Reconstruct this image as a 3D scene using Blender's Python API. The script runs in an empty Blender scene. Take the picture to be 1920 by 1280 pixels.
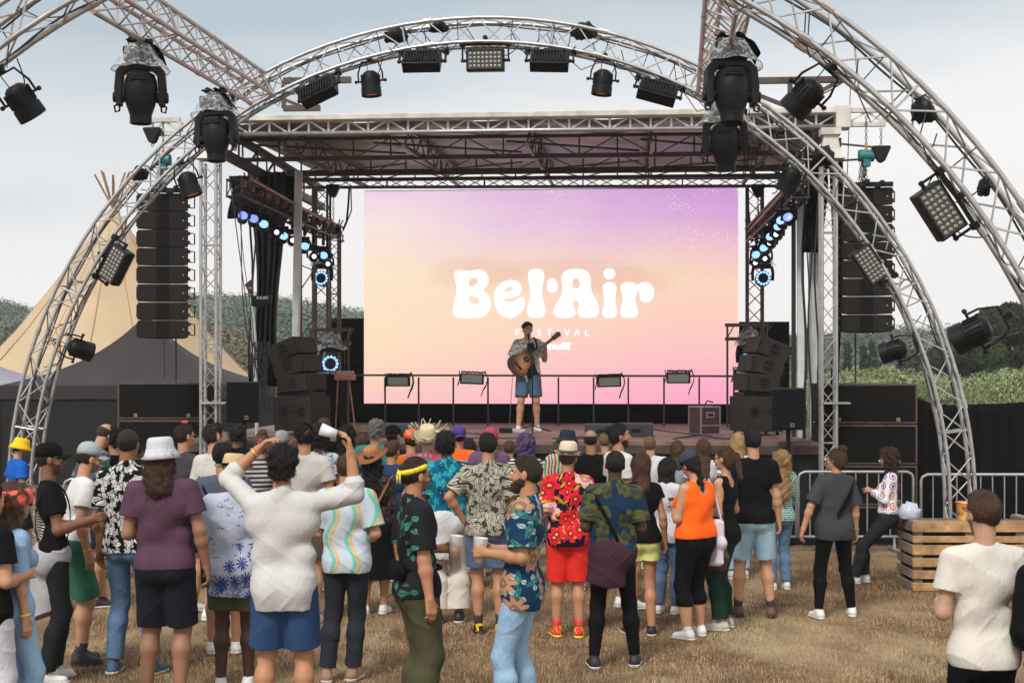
import bpy, math, random
import numpy as np
from mathutils import Vector, Matrix
R = math.radians
random.seed(7)
SC = bpy.context.scene
COL = SC.collection
FPX, CZ, HY = 2667.0, 2.4, 695.0      # focal length in photo pixels, eye height, horizon row

# ---------------- camera
cd = bpy.data.cameras.new("camera")
cam = bpy.data.objects.new("camera", cd); COL.objects.link(cam)
cam.location = (0, 0, CZ); cam.rotation_euler = (R(90), 0, 0)
cd.lens = 36 * FPX / 1920; cd.sensor_width = 36; cd.shift_y = (HY - 640) / 1920
cd.clip_start = .1; cd.clip_end = 3000
cd.dof.use_dof = True; cd.dof.focus_distance = 15.5; cd.dof.aperture_fstop = 5.6
SC.camera = cam

# ---------------- sky
W = bpy.data.worlds.new("World"); SC.world = W; W.use_nodes = True
nt = W.node_tree; nt.nodes.clear()
def wn(t, **k):
    n = nt.nodes.new(t)
    for a, b in k.items(): setattr(n, a, b)
    return n
SUN_EL, SUN_AZ = 48, 205
sky = wn('ShaderNodeTexSky', sky_type='NISHITA', sun_disc=False)
sky.sun_elevation = R(SUN_EL); sky.sun_rotation = R(SUN_AZ)
skb = wn('ShaderNodeBackground'); skb.inputs[1].default_value = .05
nt.links.new(sky.outputs[0], skb.inputs[0])
tc = wn('ShaderNodeTexCoord'); sp = wn('ShaderNodeSeparateXYZ'); nt.links.new(tc.outputs['Generated'], sp.inputs[0])
mp = wn('ShaderNodeMapping'); mp.inputs['Scale'].default_value = (1.3, 1.3, 6.5); nt.links.new(tc.outputs['Generated'], mp.inputs[0])
nz = wn('ShaderNodeTexNoise'); nz.inputs['Scale'].default_value = 1.5; nz.inputs['Detail'].default_value = 4; nz.inputs['Roughness'].default_value = .5
nt.links.new(mp.outputs[0], nz.inputs[0])
def wm(op, a, b):
    m = wn('ShaderNodeMath', operation=op)
    for i, v in enumerate((a, b)):
        if isinstance(v, (int, float)): m.inputs[i].default_value = v
        else: nt.links.new(v, m.inputs[i])
    return m.outputs[0]
# cloud deck thickens upwards and towards the left
el = wm('ADD', wm('MULTIPLY', sp.outputs[2], 7.0), wm('MULTIPLY', sp.outputs[0], -.9))
el = wm('ADD', wm('SUBTRACT', el, .74), wm('MULTIPLY', wm('SUBTRACT', nz.outputs[0], .5), 1.1))
cr = wn('ShaderNodeValToRGB'); nt.links.new(el, cr.inputs[0])
e = cr.color_ramp.elements
e[0].position = .0; e[0].color = (.70, .675, .66, 1)
e[1].position = 1.15 - .15; e[1].color = (.34, .395, .44, 1)
a = e.new(.36); a.color = (.655, .645, .64, 1)
a = e.new(.7); a.color = (.46, .50, .53, 1)
clb = wn('ShaderNodeBackground'); clb.inputs[1].default_value = 1.0; mxo = wn('ShaderNodeMix', data_type='RGBA'); hi_ = wn('ShaderNodeMapRange'); hi_.inputs[1].default_value = .32; hi_.inputs[2].default_value = .75; nt.links.new(sp.outputs[2], hi_.inputs[0])
nt.links.new(hi_.outputs[0], mxo.inputs[0]); nt.links.new(cr.outputs[0], mxo.inputs[6]); mxo.inputs[7].default_value = (.72, .72, .72, 1)   # thinner cloud overhead
mxg = wn('ShaderNodeMix', data_type='RGBA'); gb = wn('ShaderNodeMapRange'); gb.inputs[1].default_value = .15; gb.inputs[2].default_value = -.85; nt.links.new(sp.outputs[1], gb.inputs[0])
nt.links.new(gb.outputs[0], mxg.inputs[0]); nt.links.new(mxo.outputs[2], mxg.inputs[6]); mxg.inputs[7].default_value = (.80, .775, .745, 1)   # brightest cloud round the veiled sun
nt.links.new(mxg.outputs[2], clb.inputs[0])
mx = wn('ShaderNodeMixShader'); mx.inputs[0].default_value = .93
nt.links.new(skb.outputs[0], mx.inputs[1]); nt.links.new(clb.outputs[0], mx.inputs[2])
ow = wn('ShaderNodeOutputWorld'); nt.links.new(mx.outputs[0], ow.inputs[0])

# ---------------- sun behind thin cloud
sl = bpy.data.lights.new("sun", 'SUN'); sl.energy = 2.0; sl.angle = R(12); sl.color = (1, .95, .88)
so = bpy.data.objects.new("sun", sl); COL.objects.link(so)
d = Vector((math.sin(R(SUN_AZ)) * math.cos(R(SUN_EL)), math.cos(R(SUN_AZ)) * math.cos(R(SUN_EL)), math.sin(R(SUN_EL))))
so.rotation_euler = d.to_track_quat('Z', 'Y').to_euler()
SC.view_settings.view_transform = 'Standard'; SC.view_settings.look = 'None'
SC.view_settings.exposure = 0.64; SC.view_settings.gamma = 1
SC.cycles.max_bounces = 6; SC.cycles.transparent_max_bounces = 24
SC.cycles.diffuse_bounces = 3; SC.cycles.use_denoising = True

# ---------------- geometry helpers
def P(px, py, d):
    return Vector(((px - 960) / FPX * d, d, CZ + (HY - py) / FPX * d))
class Frame:
    def __init__(s, ox, oy, yaw):
        s.o = Vector((ox, oy, 0)); s.yaw = R(yaw)
        s.u = Vector((math.cos(s.yaw), -math.sin(s.yaw), 0)); s.v = Vector((math.sin(s.yaw), math.cos(s.yaw), 0))
    def at(s, u, v, z): return s.o + s.u * u + s.v * v + Vector((0, 0, z))
    def px(s, px, py, v=0.0):          # the point of the plane v=const seen at that place of the photo
        rx = (px - 960) / FPX
        t = (v + s.o.dot(s.v)) / (rx * s.v.x + s.v.y)
        return Vector((rx * t, t, CZ + (HY - py) / FPX * t))
    def uz(s, px, py, v=0.0):
        p = s.px(px, py, v); return (p - s.o).dot(s.u), p.z
ST = Frame(0, 19.9, 4.5)               # the stage
AR = Frame(-.42, 17.2, 5.0)              # the main arch
AN = Frame(-.98, 11.48, 5.0)             # the nearer arch

MATS = {}
def mat(name, col=(.5, .5, .5), rough=.6, metal=0.0, bump=0.0, bscale=60, var=.0, vscale=4, emit=None, estr=1, spec=.5, alpha=1, sheen=0):
    if name in MATS: return MATS[name]
    m = bpy.data.materials.new(name); m.use_nodes = True
    t = m.node_tree; b = t.nodes['Principled BSDF']
    b.inputs['Base Color'].default_value = (*col, 1); b.inputs['Roughness'].default_value = rough
    b.inputs['Metallic'].default_value = metal; b.inputs['Specular IOR Level'].default_value = spec
    if sheen: b.inputs['Sheen Weight'].default_value = sheen
    tcn = t.nodes.new('ShaderNodeTexCoord')
    if var:
        n = t.nodes.new('ShaderNodeTexNoise'); n.inputs['Scale'].default_value = vscale; n.inputs['Detail'].default_value = 6
        t.links.new(tcn.outputs['Object'], n.inputs[0])
        r = t.nodes.new('ShaderNodeValToRGB')
        r.color_ramp.elements[0].position = .3; r.color_ramp.elements[1].position = .7
        r.color_ramp.elements[0].color = (*[c * (1 - var) for c in col], 1)
        r.color_ramp.elements[1].color = (*[min(1, c * (1 + var)) for c in col], 1)
        t.links.new(n.outputs[0], r.inputs[0]); t.links.new(r.outputs[0], b.inputs['Base Color'])
        mr = t.nodes.new('ShaderNodeMath'); mr.operation = 'MULTIPLY_ADD'; mr.inputs[1].default_value = .3; mr.inputs[2].default_value = max(0, rough - .15)
        t.links.new(n.outputs[0], mr.inputs[0]); t.links.new(mr.outputs[0], b.inputs['Roughness'])
    if bump:
        n2 = t.nodes.new('ShaderNodeTexNoise'); n2.inputs['Scale'].default_value = bscale; n2.inputs['Detail'].default_value = 4
        t.links.new(tcn.outputs['Object'], n2.inputs[0])
        bp = t.nodes.new('ShaderNodeBump'); bp.inputs['Strength'].default_value = bump; bp.inputs['Distance'].default_value = .02
        t.links.new(n2.outputs[0], bp.inputs['Height']); t.links.new(bp.outputs[0], b.inputs['Normal'])
    if emit:
        b.inputs['Emission Color'].default_value = (*emit, 1); b.inputs['Emission Strength'].default_value = estr
    if alpha < 1: b.inputs['Alpha'].default_value = alpha
    MATS[name] = m
    return m

def tag(o, label=None, cat=None, group=None, kind=None):
    if label: o['label'] = label
    if cat: o['category'] = cat
    if group: o['group'] = group
    if kind: o['kind'] = kind
    return o
INV = {}
def empty(name, loc=(0, 0, 0), rz=0, label=None, cat=None, group=None):
    o = bpy.data.objects.new(name, None); COL.objects.link(o); o.empty_display_size = .1
    o.location = loc; o.rotation_euler = (0, 0, rz)
    INV[o.name] = (Matrix.Translation(Vector(loc)) @ Matrix.Rotation(rz, 4, 'Z')).inverted()
    return tag(o, label, cat, group)
def children(o): return [c for c in list(KIDS.get(o.name, []))]
KIDS = {}
def link(o, parent=None):
    COL.objects.link(o)
    if parent is not None:
        o.parent = parent; KIDS.setdefault(parent.name, []).append(o)
    return o
def dup(o, matrix=None, parent=None, label=None):
    c = o.copy(); link(c, parent)
    if matrix is not None: c.matrix_world = matrix; c.matrix_basis = matrix
    if label: c['label'] = label
    for ch in children(o): dup(ch, None, c)
    return c

def orth(d):
    d = Vector(d).normalized()
    a = Vector((0, 0, 1)) if abs(d.z) < .9 else Vector((1, 0, 0))
    u = d.cross(a).normalized(); return u, d.cross(u).normalized()
class MB:
    def __init__(s): s.v = []; s.f = []; s.mi = []; s.cm = 0; s.sm = False
    def _add(s, vs, fs):
        n = len(s.v); s.v += [tuple(p) for p in vs]
        s.f += [tuple(i + n for i in f) for f in fs]; s.mi += [s.cm] * len(fs)
    def box(s, c, size, M=None):
        c = Vector(c); hx, hy, hz = [a / 2 for a in size]
        vs = [Vector((x * hx, y * hy, z * hz)) for x in (-1, 1) for y in (-1, 1) for z in (-1, 1)]
        if M is not None: vs = [M @ v for v in vs]
        s._add([v + c for v in vs], [(0, 1, 3, 2), (4, 6, 7, 5), (0, 4, 5, 1), (2, 3, 7, 6), (0, 2, 6, 4), (1, 5, 7, 3)])
        return s
    def beam(s, a, b, w, h, up=(0, 0, 1)):
        a, b = Vector(a), Vector(b); d = (b - a); L = d.length; d.normalize(); up = Vector(up)
        x = d.cross(up)
        if x.length < 1e-4: x = d.cross(Vector((0, 1, 0)))
        x.normalize(); z = x.cross(d).normalized()
        M = Matrix((x, d, z)).transposed()
        return s.box((a + b) / 2, (w, L, h), M)
    def tube(s, pts, r, n=8, cap=True):
        pts = [Vector(p) for p in pts]; N = len(pts)
        rs = r if isinstance(r, (list, tuple)) else [r] * N
        u, w = orth(pts[1] - pts[0]); vs = []
        for i, p in enumerate(pts):
            d = (pts[min(i + 1, N - 1)] - pts[max(i - 1, 0)]).normalized()
            u = (u - d * u.dot(d)).normalized(); w = d.cross(u)
            for k in range(n):
                a = 2 * math.pi * k / n
                vs.append(p + (u * math.cos(a) + w * math.sin(a)) * rs[i])
        fs = [(i * n + k, i * n + (k + 1) % n, (i + 1) * n + (k + 1) % n, (i + 1) * n + k) for i in range(N - 1) for k in range(n)]
        if cap: fs += [tuple(range(n))[::-1], tuple((N - 1) * n + k for k in range(n))]
        s._add(vs, fs); return s
    def rod(s, a, b, r, n=6): return s.tube([a, b], r, n)
    def lathe(s, prof, M=None, n=24, sx=1, sy=1):       # profile of (radius, height) turned about Z
        vs = []; N = len(prof)
        for r, z in prof:
            for k in range(n):
                a = 2 * math.pi * k / n; v = Vector((r * math.cos(a) * sx, r * math.sin(a) * sy, z))
                vs.append(M @ v if M is not None else v)
        fs = [(i * n + k, i * n + (k + 1) % n, (i + 1) * n + (k + 1) % n, (i + 1) * n + k) for i in range(N - 1) for k in range(n)]
        if prof[0][0] > 1e-4: fs.append(tuple(range(n))[::-1])
        if prof[-1][0] > 1e-4: fs.append(tuple((N - 1) * n + k for k in range(n)))
        s._add(vs, fs); return s
    def ball(s, c, r, n=12, M=None, sc=(1, 1, 1)):
        c = Vector(c); m = n // 2; vs = []; 
        for i in range(m + 1):
            t = math.pi * i / m
            for k in range(n):
                a = 2 * math.pi * k / n
                v = Vector((math.sin(t) * math.cos(a) * sc[0], math.sin(t) * math.sin(a) * sc[1], math.cos(t) * sc[2])) * r
                if M is not None: v = M @ v
                vs.append(v + c)
        fs = [(i * n + k, (i + 1) * n + k, (i + 1) * n + (k + 1) % n, i * n + (k + 1) % n) for i in range(m) for k in range(n)]
        s._add(vs, fs); return s
    def prism(s, poly, M, depth):       # closed 2D outline in XZ of M, thickened along Y
        n = len(poly)
        vs = [M @ Vector((x, 0, z)) for x, z in poly] + [M @ Vector((x, depth, z)) for x, z in poly]
        s._add(vs, [tuple(range(n)), tuple(range(n, 2 * n))[::-1]] + [(i, i + n, (i + 1) % n + n, (i + 1) % n) for i in range(n)])
        return s
    def sheet(s, grid):                  # rows of points
        R_, C_ = len(grid), len(grid[0])
        s._add([p for row in grid for p in row], [(i * C_ + j, i * C_ + j + 1, (i + 1) * C_ + j + 1, (i + 1) * C_ + j) for i in range(R_ - 1) for j in range(C_ - 1)])
        return s
    def build(s, name, m, parent=None, local=False, smooth=False, bevel=0, solid=0):
        if smooth or s.sm: smooth = True
        vs = s.v
        if parent is not None and not local:
            I = INV.get(parent.name)
            if I is not None: vs = [tuple(I @ Vector(p)) for p in vs]
        me = bpy.data.meshes.new(name); me.from_pydata(vs, [], s.f)
        for mm in (m if isinstance(m, (list, tuple)) else [m]): me.materials.append(mm)
        if isinstance(m, (list, tuple)): me.polygons.foreach_set('material_index', s.mi)
        if smooth: me.polygons.foreach_set('use_smooth', [True] * len(me.polygons))
        me.update()
        o = bpy.data.objects.new(name, me); link(o, parent)
        if parent is not None: INV[o.name] = INV.get(parent.name, Matrix())
        if solid:
            md = o.modifiers.new('s', 'SOLIDIFY'); md.thickness = solid
        if bevel:
            md = o.modifiers.new('b', 'BEVEL'); md.width = bevel; md.segments = 2; md.limit_method = 'ANGLE'
        return o
def sag(a, b, drop, n=10):
    a, b = Vector(a), Vector(b)
    return [a.lerp(b, i / n) + Vector((0, 0, -drop * 4 * (i / n) * (1 - i / n))) for i in range(n + 1)]
def smooth_angle(o, deg=40):
    me = o.data; me.polygons.foreach_set('use_smooth', [True] * len(me.polygons))
    me.set_sharp_from_angle(angle=R(deg)); return o

# common materials
ALU = mat('aluminium truss', (.46, .46, .46), .38, .75, var=.16, vscale=9)
ALUR = mat('aluminium truss warm', (.50, .44, .42), .42, .6, var=.22, vscale=5)
BRN = mat('brown and shaded metal', (.075, .052, .043), .5, .4, var=.3, vscale=6)  # on roof girders this brown stands in for shade and screen tint
BLK = mat('black plastic', (.005, .005, .0055), .45, spec=.22, var=.25, vscale=8, bump=.15, bscale=200)
BLKM = mat('black metal', (.006, .006, .0065), .55, .0, var=.2, spec=.25)
CLOTH = mat('black molton', (.0035, .0035, .004), .95, spec=.1, bump=.25, bscale=14)
GRILLE = mat('speaker grille', (.0075, .0070, .0066), .85, spec=.12, bump=.5, bscale=260, var=.2, vscale=3)
CABB = mat('speaker cabinet brown', (.0125, .0098, .0088), .75, spec=.18, bump=.3, bscale=160, var=.25, vscale=3)
WORN = mat('worn cabinet edge', (.09, .06, .042), .75, var=.6, vscale=30)
CREAM = mat('cream painted steel', (.52, .50, .455), .55, var=.22, vscale=5, bump=.1, bscale=30)
WHITEM = mat('white painted mast', (.52, .55, .56), .5, var=.15, vscale=4)
CHAIN = mat('chain steel', (.10, .10, .11), .5, .6)
CABLE = mat('black cable', (.012, .012, .013), .55)
# ================= ground
def ground_mat():
    m = bpy.data.materials.new('dry trampled grass'); m.use_nodes = True; t = m.node_tree; b = t.nodes['Principled BSDF']
    b.inputs['Roughness'].default_value = .95; b.inputs['Specular IOR Level'].default_value = .15
    tc = t.nodes.new('ShaderNodeTexCoord')
    def noise(sc, det, ro=.55, dist=0, s3=None):
        n = t.nodes.new('ShaderNodeTexNoise'); n.inputs['Scale'].default_value = sc; n.inputs['Detail'].default_value = det
        n.inputs['Roughness'].default_value = ro; n.inputs['Distortion'].default_value = dist
        if s3:
            mp = t.nodes.new('ShaderNodeMapping'); mp.inputs['Scale'].default_value = s3
            t.links.new(tc.outputs['Object'], mp.inputs[0]); t.links.new(mp.outputs[0], n.inputs[0])
        else: t.links.new(tc.outputs['Object'], n.inputs[0])
        return n.outputs[0]
    def ramp(src, els):
        r = t.nodes.new('ShaderNodeValToRGB'); e = r.color_ramp.elements
        e[0].position, e[0].color = els[0][0], (*els[0][1], 1); e[1].position, e[1].color = els[-1][0], (*els[-1][1], 1)
        for p, c in els[1:-1]: q = e.new(p); q.color = (*c, 1)
        t.links.new(src, r.inputs[0]); return r.outputs[0]
    fine = ramp(noise(38, 8, .7, .6), [(.30, (.065, .040, .024)), (.48, (.195, .125, .075)), (.68, (.42, .31, .20))])
    big = ramp(noise(.9, 5), [(.38, (.66, .58, .54)), (.52, (1.0, .97, .94)), (.66, (1.45, 1.48, 1.35))])
    mx = t.nodes.new('ShaderNodeMix'); mx.data_type = 'RGBA'; mx.blend_type = 'MULTIPLY'; mx.inputs[0].default_value = 1
    t.links.new(fine, mx.inputs[6]); t.links.new(big, mx.inputs[7])
    m2 = t.nodes.new('ShaderNodeMix'); m2.data_type = 'RGBA'; pm = t.nodes.new('ShaderNodeMath'); pm.operation = 'MULTIPLY'
    t.links.new(ramp(noise(.55, 6, .62, .8, (1, .45, 1)), [(.54, (0, 0, 0)), (.66, (1, 1, 1))]), pm.inputs[0]); t.links.new(ramp(noise(26, 6, .7), [(.3, (.25, .25, .25)), (.6, (1, 1, 1))]), pm.inputs[1])
    t.links.new(pm.outputs[0], m2.inputs[0]); t.links.new(mx.outputs[2], m2.inputs[6]); m2.inputs[7].default_value = (.46, .37, .23, 1)
    m3 = t.nodes.new('ShaderNodeMix'); m3.data_type = 'RGBA'; t.links.new(ramp(noise(.8, 5, .6, .6), [(.60, (0, 0, 0)), (.70, (.75, .75, .75))]), m3.inputs[0]); t.links.new(m2.outputs[2], m3.inputs[6]); m3.inputs[7].default_value = (.12, .075, .048, 1)
    t.links.new(m3.outputs[2], b.inputs['Base Color'])
    bp = t.nodes.new('ShaderNodeBump'); bp.inputs['Strength'].default_value = .9; bp.inputs['Distance'].default_value = .03
    t.links.new(noise(55, 8, .7), bp.inputs['Height']); t.links.new(bp.outputs[0], b.inputs['Normal'])
    return m
g = MB(); g._add([(-340, -60, 0), (340, -60, 0), (340, 370, 0), (-340, 370, 0)], [(0, 1, 2, 3)])
tag(g.build('ground', ground_mat()), kind='structure')

def mesh_np(name, V, Fc, m, parent=None, smooth=False, mi=None):
    me = bpy.data.meshes.new(name); n = len(V); k = Fc.shape[1]
    me.vertices.add(n); me.vertices.foreach_set('co', np.ascontiguousarray(V, np.float32).ravel())
    me.loops.add(Fc.size); me.loops.foreach_set('vertex_index', np.ascontiguousarray(Fc, np.int32).ravel())
    me.polygons.add(len(Fc)); me.polygons.foreach_set('loop_start', np.arange(0, Fc.size, k, dtype=np.int32))
    try: me.polygons.foreach_set('loop_total', np.full(len(Fc), k, np.int32))
    except Exception: pass
    if smooth: me.polygons.foreach_set('use_smooth', np.ones(len(Fc), bool))
    for mm in (m if isinstance(m, (list, tuple)) else [m]): me.materials.append(mm)
    if mi is not None: me.polygons.foreach_set('material_index', np.ascontiguousarray(mi, np.int32))
    me.update(calc_edges=True)
    o = bpy.data.objects.new(name, me); link(o, parent); return o

rng = np.random.default_rng(5)
def blades(n, x0, x1, y0, y1, hmin, hmax, w, lie, clump=0.):
    y = y0 + (y1 - y0) * rng.random(n) ** 1.3; x = (x0 + (x1 - x0) * rng.random(n)) * (y / y1)
    if clump:
        f = np.sin(x * 1.9 + 2 * np.sin(y * .8)) + np.sin(y * 1.3 + 1.7 * np.sin(x * .9)) + .6 * np.sin(x * 7 + y * 5)
        k = (f + rng.normal(0, .9, n)) > clump; x, y = x[k], y[k]; n = len(x)
    a = rng.random(n) * 6.283; h = hmin + (hmax - hmin) * rng.random(n); le = lie * rng.random(n)
    ww = w * (.6 + .8 * rng.random(n))
    base = np.stack([x, y, np.full(n, -.002)], 1)
    side = np.stack([np.cos(a), np.sin(a), np.zeros(n)], 1) * ww[:, None]
    b = a + rng.normal(0, .6, n) + 1.57
    dirv = np.stack([np.cos(b) * le, np.sin(b) * le, np.sqrt(np.maximum(0.0, 1 - le ** 2)) + .03], 1) * h[:, None]
    V = np.stack([base - side, base + side, base + dirv + np.array([0, 0, .004])], 1).reshape(-1, 3)
    return V, np.arange(len(V)).reshape(-1, 3)
SG1 = mat('straw', (.42, .30, .17), .9, var=.45, vscale=3, spec=.1)
SG2 = mat('withered grass', (.15, .098, .048), .95, var=.5, vscale=2.2, spec=.1)
V, Fc = blades(150000, -5.6, 6.2, 6.2, 17.5, .015, .055, .0024, .99)
tag(mesh_np('straw_litter', V, Fc, SG1), 'pale dry straw lying over the brown festival ground', 'straw', kind='stuff')
V, Fc = blades(130000, -5.6, 6.2, 6.2, 17.5, .02, .075, .0028, .85, clump=.9)
tag(mesh_np('dry_grass', V, Fc, SG2), 'short withered grass tufts growing from the trampled ground', 'grass', kind='stuff')

# ================= foliage helpers
def leaf_cloud(centers, radii, n_per, size, seed, flat=1.0):
    r = np.random.default_rng(seed); Vs = []
    for c, rad in zip(centers, radii):
        n = int(n_per * (rad / np.mean(radii)) ** 2)
        dv = r.normal(size=(n, 3)); dv /= np.linalg.norm(dv, axis=1)[:, None]
        rr = rad * (.45 + .6 * r.random(n) ** .5)
        p = np.array(c) + dv * rr[:, None] * np.array([1, 1, flat])
        t1 = r.normal(size=(n, 3)); t1 /= np.linalg.norm(t1, axis=1)[:, None]
        nn = dv * .8 + r.normal(size=(n, 3)) * .5
        t1 -= nn * (np.sum(t1 * nn, 1) / np.sum(nn * nn, 1))[:, None]; t1 /= np.linalg.norm(t1, axis=1)[:, None]
        t2 = np.cross(nn / np.linalg.norm(nn, axis=1)[:, None], t1)
        s = size * (.6 + .9 * r.random(n))[:, None]
        Vs.append(np.stack([p - t1 * s, p + t2 * s * .6, p + t1 * s, p - t2 * s * .6], 1).reshape(-1, 3))
    V = np.concatenate(Vs); return V, np.arange(len(V)).reshape(-1, 4)
def foliage_mat(name, col, var=.5, sc=.6):
    m = mat(name, col, .85, var=var, vscale=sc, spec=.15); return m
FM = [foliage_mat('leaves dark', (.030, .042, .016), .5, .8), foliage_mat('leaves olive', (.060, .070, .030), .45, .5),
      foliage_mat('leaves pale willow', (.21, .25, .125), .45, .7), foliage_mat('leaves conifer', (.040, .062, .036), .4, .5)]
BARK = mat('bark', (.07, .05, .035), .9, bump=.6, bscale=12)
def tree(name, x, y, h, wd, m, label, seed, kind='round', group=None, n=700, leaf=.22):
    rr = random.Random(seed); root = empty(name, (x, y, 0), 0, label, 'tree', group)
    t = MB(); t.sm = True
    t.tube([(x, y, 0), (x + .1, y, h * .3), (x - .1, y, h * .6), (x, y, h * .85)], [wd * .05, wd * .04, wd * .025, wd * .01], 8)
    C, Rd = [], []
    if kind == 'cypress':
        for i in range(14):
            z = h * (.08 + .9 * i / 13); q = wd / 2 * (1 - abs(i / 13 - .25) ** 1.6) * (1 - (i / 13) ** 3 * .85)
            C.append((x + rr.uniform(-.1, .1) * wd, y + rr.uniform(-.1, .1) * wd, z)); Rd.append(max(.15, q * rr.uniform(.8, 1.1)))
    else:
        for i in range(26):
            a = rr.uniform(0, 6.28); q = wd / 2 * rr.random() ** .5 * .8; zf = rr.uniform(.28, .9)
            k = 1 - abs(zf - .5) * 1.1
            c = (x + q * k * math.cos(a), y + q * k * math.sin(a), h * zf); C.append(c); Rd.append(wd * rr.uniform(.11, .22))
            if i % 3 == 0: t.tube([(x, y, h * .3), tuple((c[j] + (x, y, h * .35)[j]) / 2 for j in range(3)), c], [wd * .02, wd * .014, wd * .006], 5)
    t.build('trunk', BARK, root)
    V, Fc = leaf_cloud(C, Rd, n, leaf, seed); V = V - np.array([x, y, 0])
    mesh_np('crown', V, Fc, m, root)
    return root

# ================= hills and far woods
def hill(name, prof, y0, y1, m, seed, rough=1.2):
    """prof: photo (x, y) ridge points seen at distance y1"""
    xs = [p[0] for p in prof]; r = random.Random(seed); rows = []
    NX, NY = 150, 22
    for j in range(NY):
        f = j / (NY - 1); y = y0 + (y1 - y0) * f; row = []
        for i in range(NX):
            px = xs[0] + (xs[-1] - xs[0]) * i / (NX - 1)
            zr = CZ + (HY - np.interp(px, xs, [p[1] for p in prof])) / FPX * y1
            X = (px - 960) / FPX * y1
            z = zr * (math.sin(f * math.pi / 2) ** 1.1) + rough * math.sin(X * .05 + f * 5) * math.sin(f * 3) 
            row.append((X, y, z - .5 * (1 - f)))
        rows.append(row)
    g = MB(); g.sheet(rows); o = g.build(name, m, smooth=True); tag(o, kind='structure'); return rows
def wood_blobs(rows, n, seed, size, m, name, label):
    r = np.random.default_rng(seed); A = np.array(rows); NY, NX, _ = A.shape
    X0, X1 = (np.array([0, 70]) - 960) / FPX, None
    okc = [q for q in range(NX) if any(a <= A[-1, q, 0] / A[-1, q, 1] * FPX + 960 <= b for a, b in ((-60, 110), (330, 740), (1360, 2020)))]; n = int(n * .55)
    i = np.array(okc)[r.integers(0, len(okc), n)]; j = (r.random(n) ** .8 * NY).astype(int).clip(0, NY - 1)
    C = A[j, i] + r.normal(0, 1.2, (n, 3)) * np.array([1, 1, 0.0]); C[:, 2] -= size * .15
    # crown: little lumpy leaf cluster
    k = 520; dv = r.normal(size=(n, k, 3)); dv /= np.linalg.norm(dv, axis=2)[..., None]
    S = size * (.6 + .8 * r.random(n))[:, None, None]
    p = C[:, None] + dv * S * np.array([1, 1, .85]) * (.7 + .35 * r.random((n, k, 1)))
    t1 = np.cross(dv, r.normal(size=(n, k, 3))); t1 /= np.linalg.norm(t1, axis=2)[..., None]; t2 = np.cross(dv, t1)
    q = S * (.026 + .045 * r.random((n, k, 1)))
    V = np.stack([p - t1 * q, p + t2 * q, p + t1 * q, p - t2 * q], 2).reshape(-1, 3)
    Fc = np.arange(len(V)).reshape(-1, 4)
    tag(mesh_np(name, V, Fc, m), label, 'wood', kind='stuff')
HG = mat('hillside scrub', (.045, .05, .024), .95, var=.5, vscale=.05, spec=.1)
WD = mat('far wood', (.095, .118, .085), .95, var=.55, vscale=.035, spec=.1)
WD2 = mat('near hillside scrub leaves', (.125, .115, .07), .95, var=.5, vscale=.08, spec=.1)
rows = hill('hills', [(-500, 580), (0, 586), (60, 596), (250, 600), (370, 600), (450, 600), (520, 596), (600, 602), (640, 610), (760, 625), (1000, 640), (1500, 656), (1570, 648), (1640, 649), (1700, 657), (1800, 652), (2400, 645)], 90, 260, HG, 3)
wood_blobs(rows, 3600, 4, 3.0, WD, 'hillside_wood', 'dark green wood covering the far hillside')
rows2 = hill('scrub_hill', [(-400, 650), (0, 660), (400, 640), (520, 650), (640, 665), (800, 690), (1300, 700), (2300, 700)], 60, 130, HG, 9, .6)
wood_blobs(rows2, 1400, 8, 1.5, WD2, 'hillside_scrub', 'olive brown scrub on the slope behind the stage')

# right-hand background: big trees, cypresses, willow thicket
spots = [(1905, 120, 0, 24, 0), ]
def ptree(px, ytop, d, wpx, kind, m, label, seed, group, n=600, leaf=.22, name='tree'):
    s = FPX / d; return tree(name, (px - 960) / s, d, CZ + (HY - ytop) / s, wpx / s, m, label, seed, kind, group, int(n * 2.2), leaf * .58)
G = 'trees on the right behind the willow thicket'
ptree(1925, 572, 62, 200, 'round', FM[0], 'tallest dark tree at the right edge of the picture', 11, G, 2200, .2, 'broadleaf_tree')
ptree(1835, 590, 68, 150, 'round', FM[0], 'dark broadleaf tree just left of the tallest one at the right edge', 12, G, 1900, .2, 'broadleaf_tree')
ptree(1780, 632, 74, 120, 'round', FM[1], 'low olive tree behind the foot of the arch leg', 13, G, 900, .22, 'broadleaf_tree')
ptree(1725, 655, 80, 90, 'round', FM[1], 'small rounded tree right of the pair of cypresses', 14, G, 800, .22, 'broadleaf_tree')
cl = [(1590, 645, 20), (1620, 652, 22), (1637, 640, 34), (1689, 660, 20), (1702, 664, 18), (1732, 672, 16)]
nm = ['first dark cypress right of the stage tower', 'slim cypress second from the stage tower', 'broad dark conifer behind the hanging speaker pole', 'left one of the cypress pair right of the speaker pole', 'right one of the cypress pair right of the speaker pole', 'shortest cypress near the arch leg']
for i, (px, yt, w) in enumerate(cl):
    ptree(px, yt, 88, w, 'cypress', FM[3], nm[i], 20 + i, 'cypresses below the hill', 260, .24, 'cypress_tree')
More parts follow.
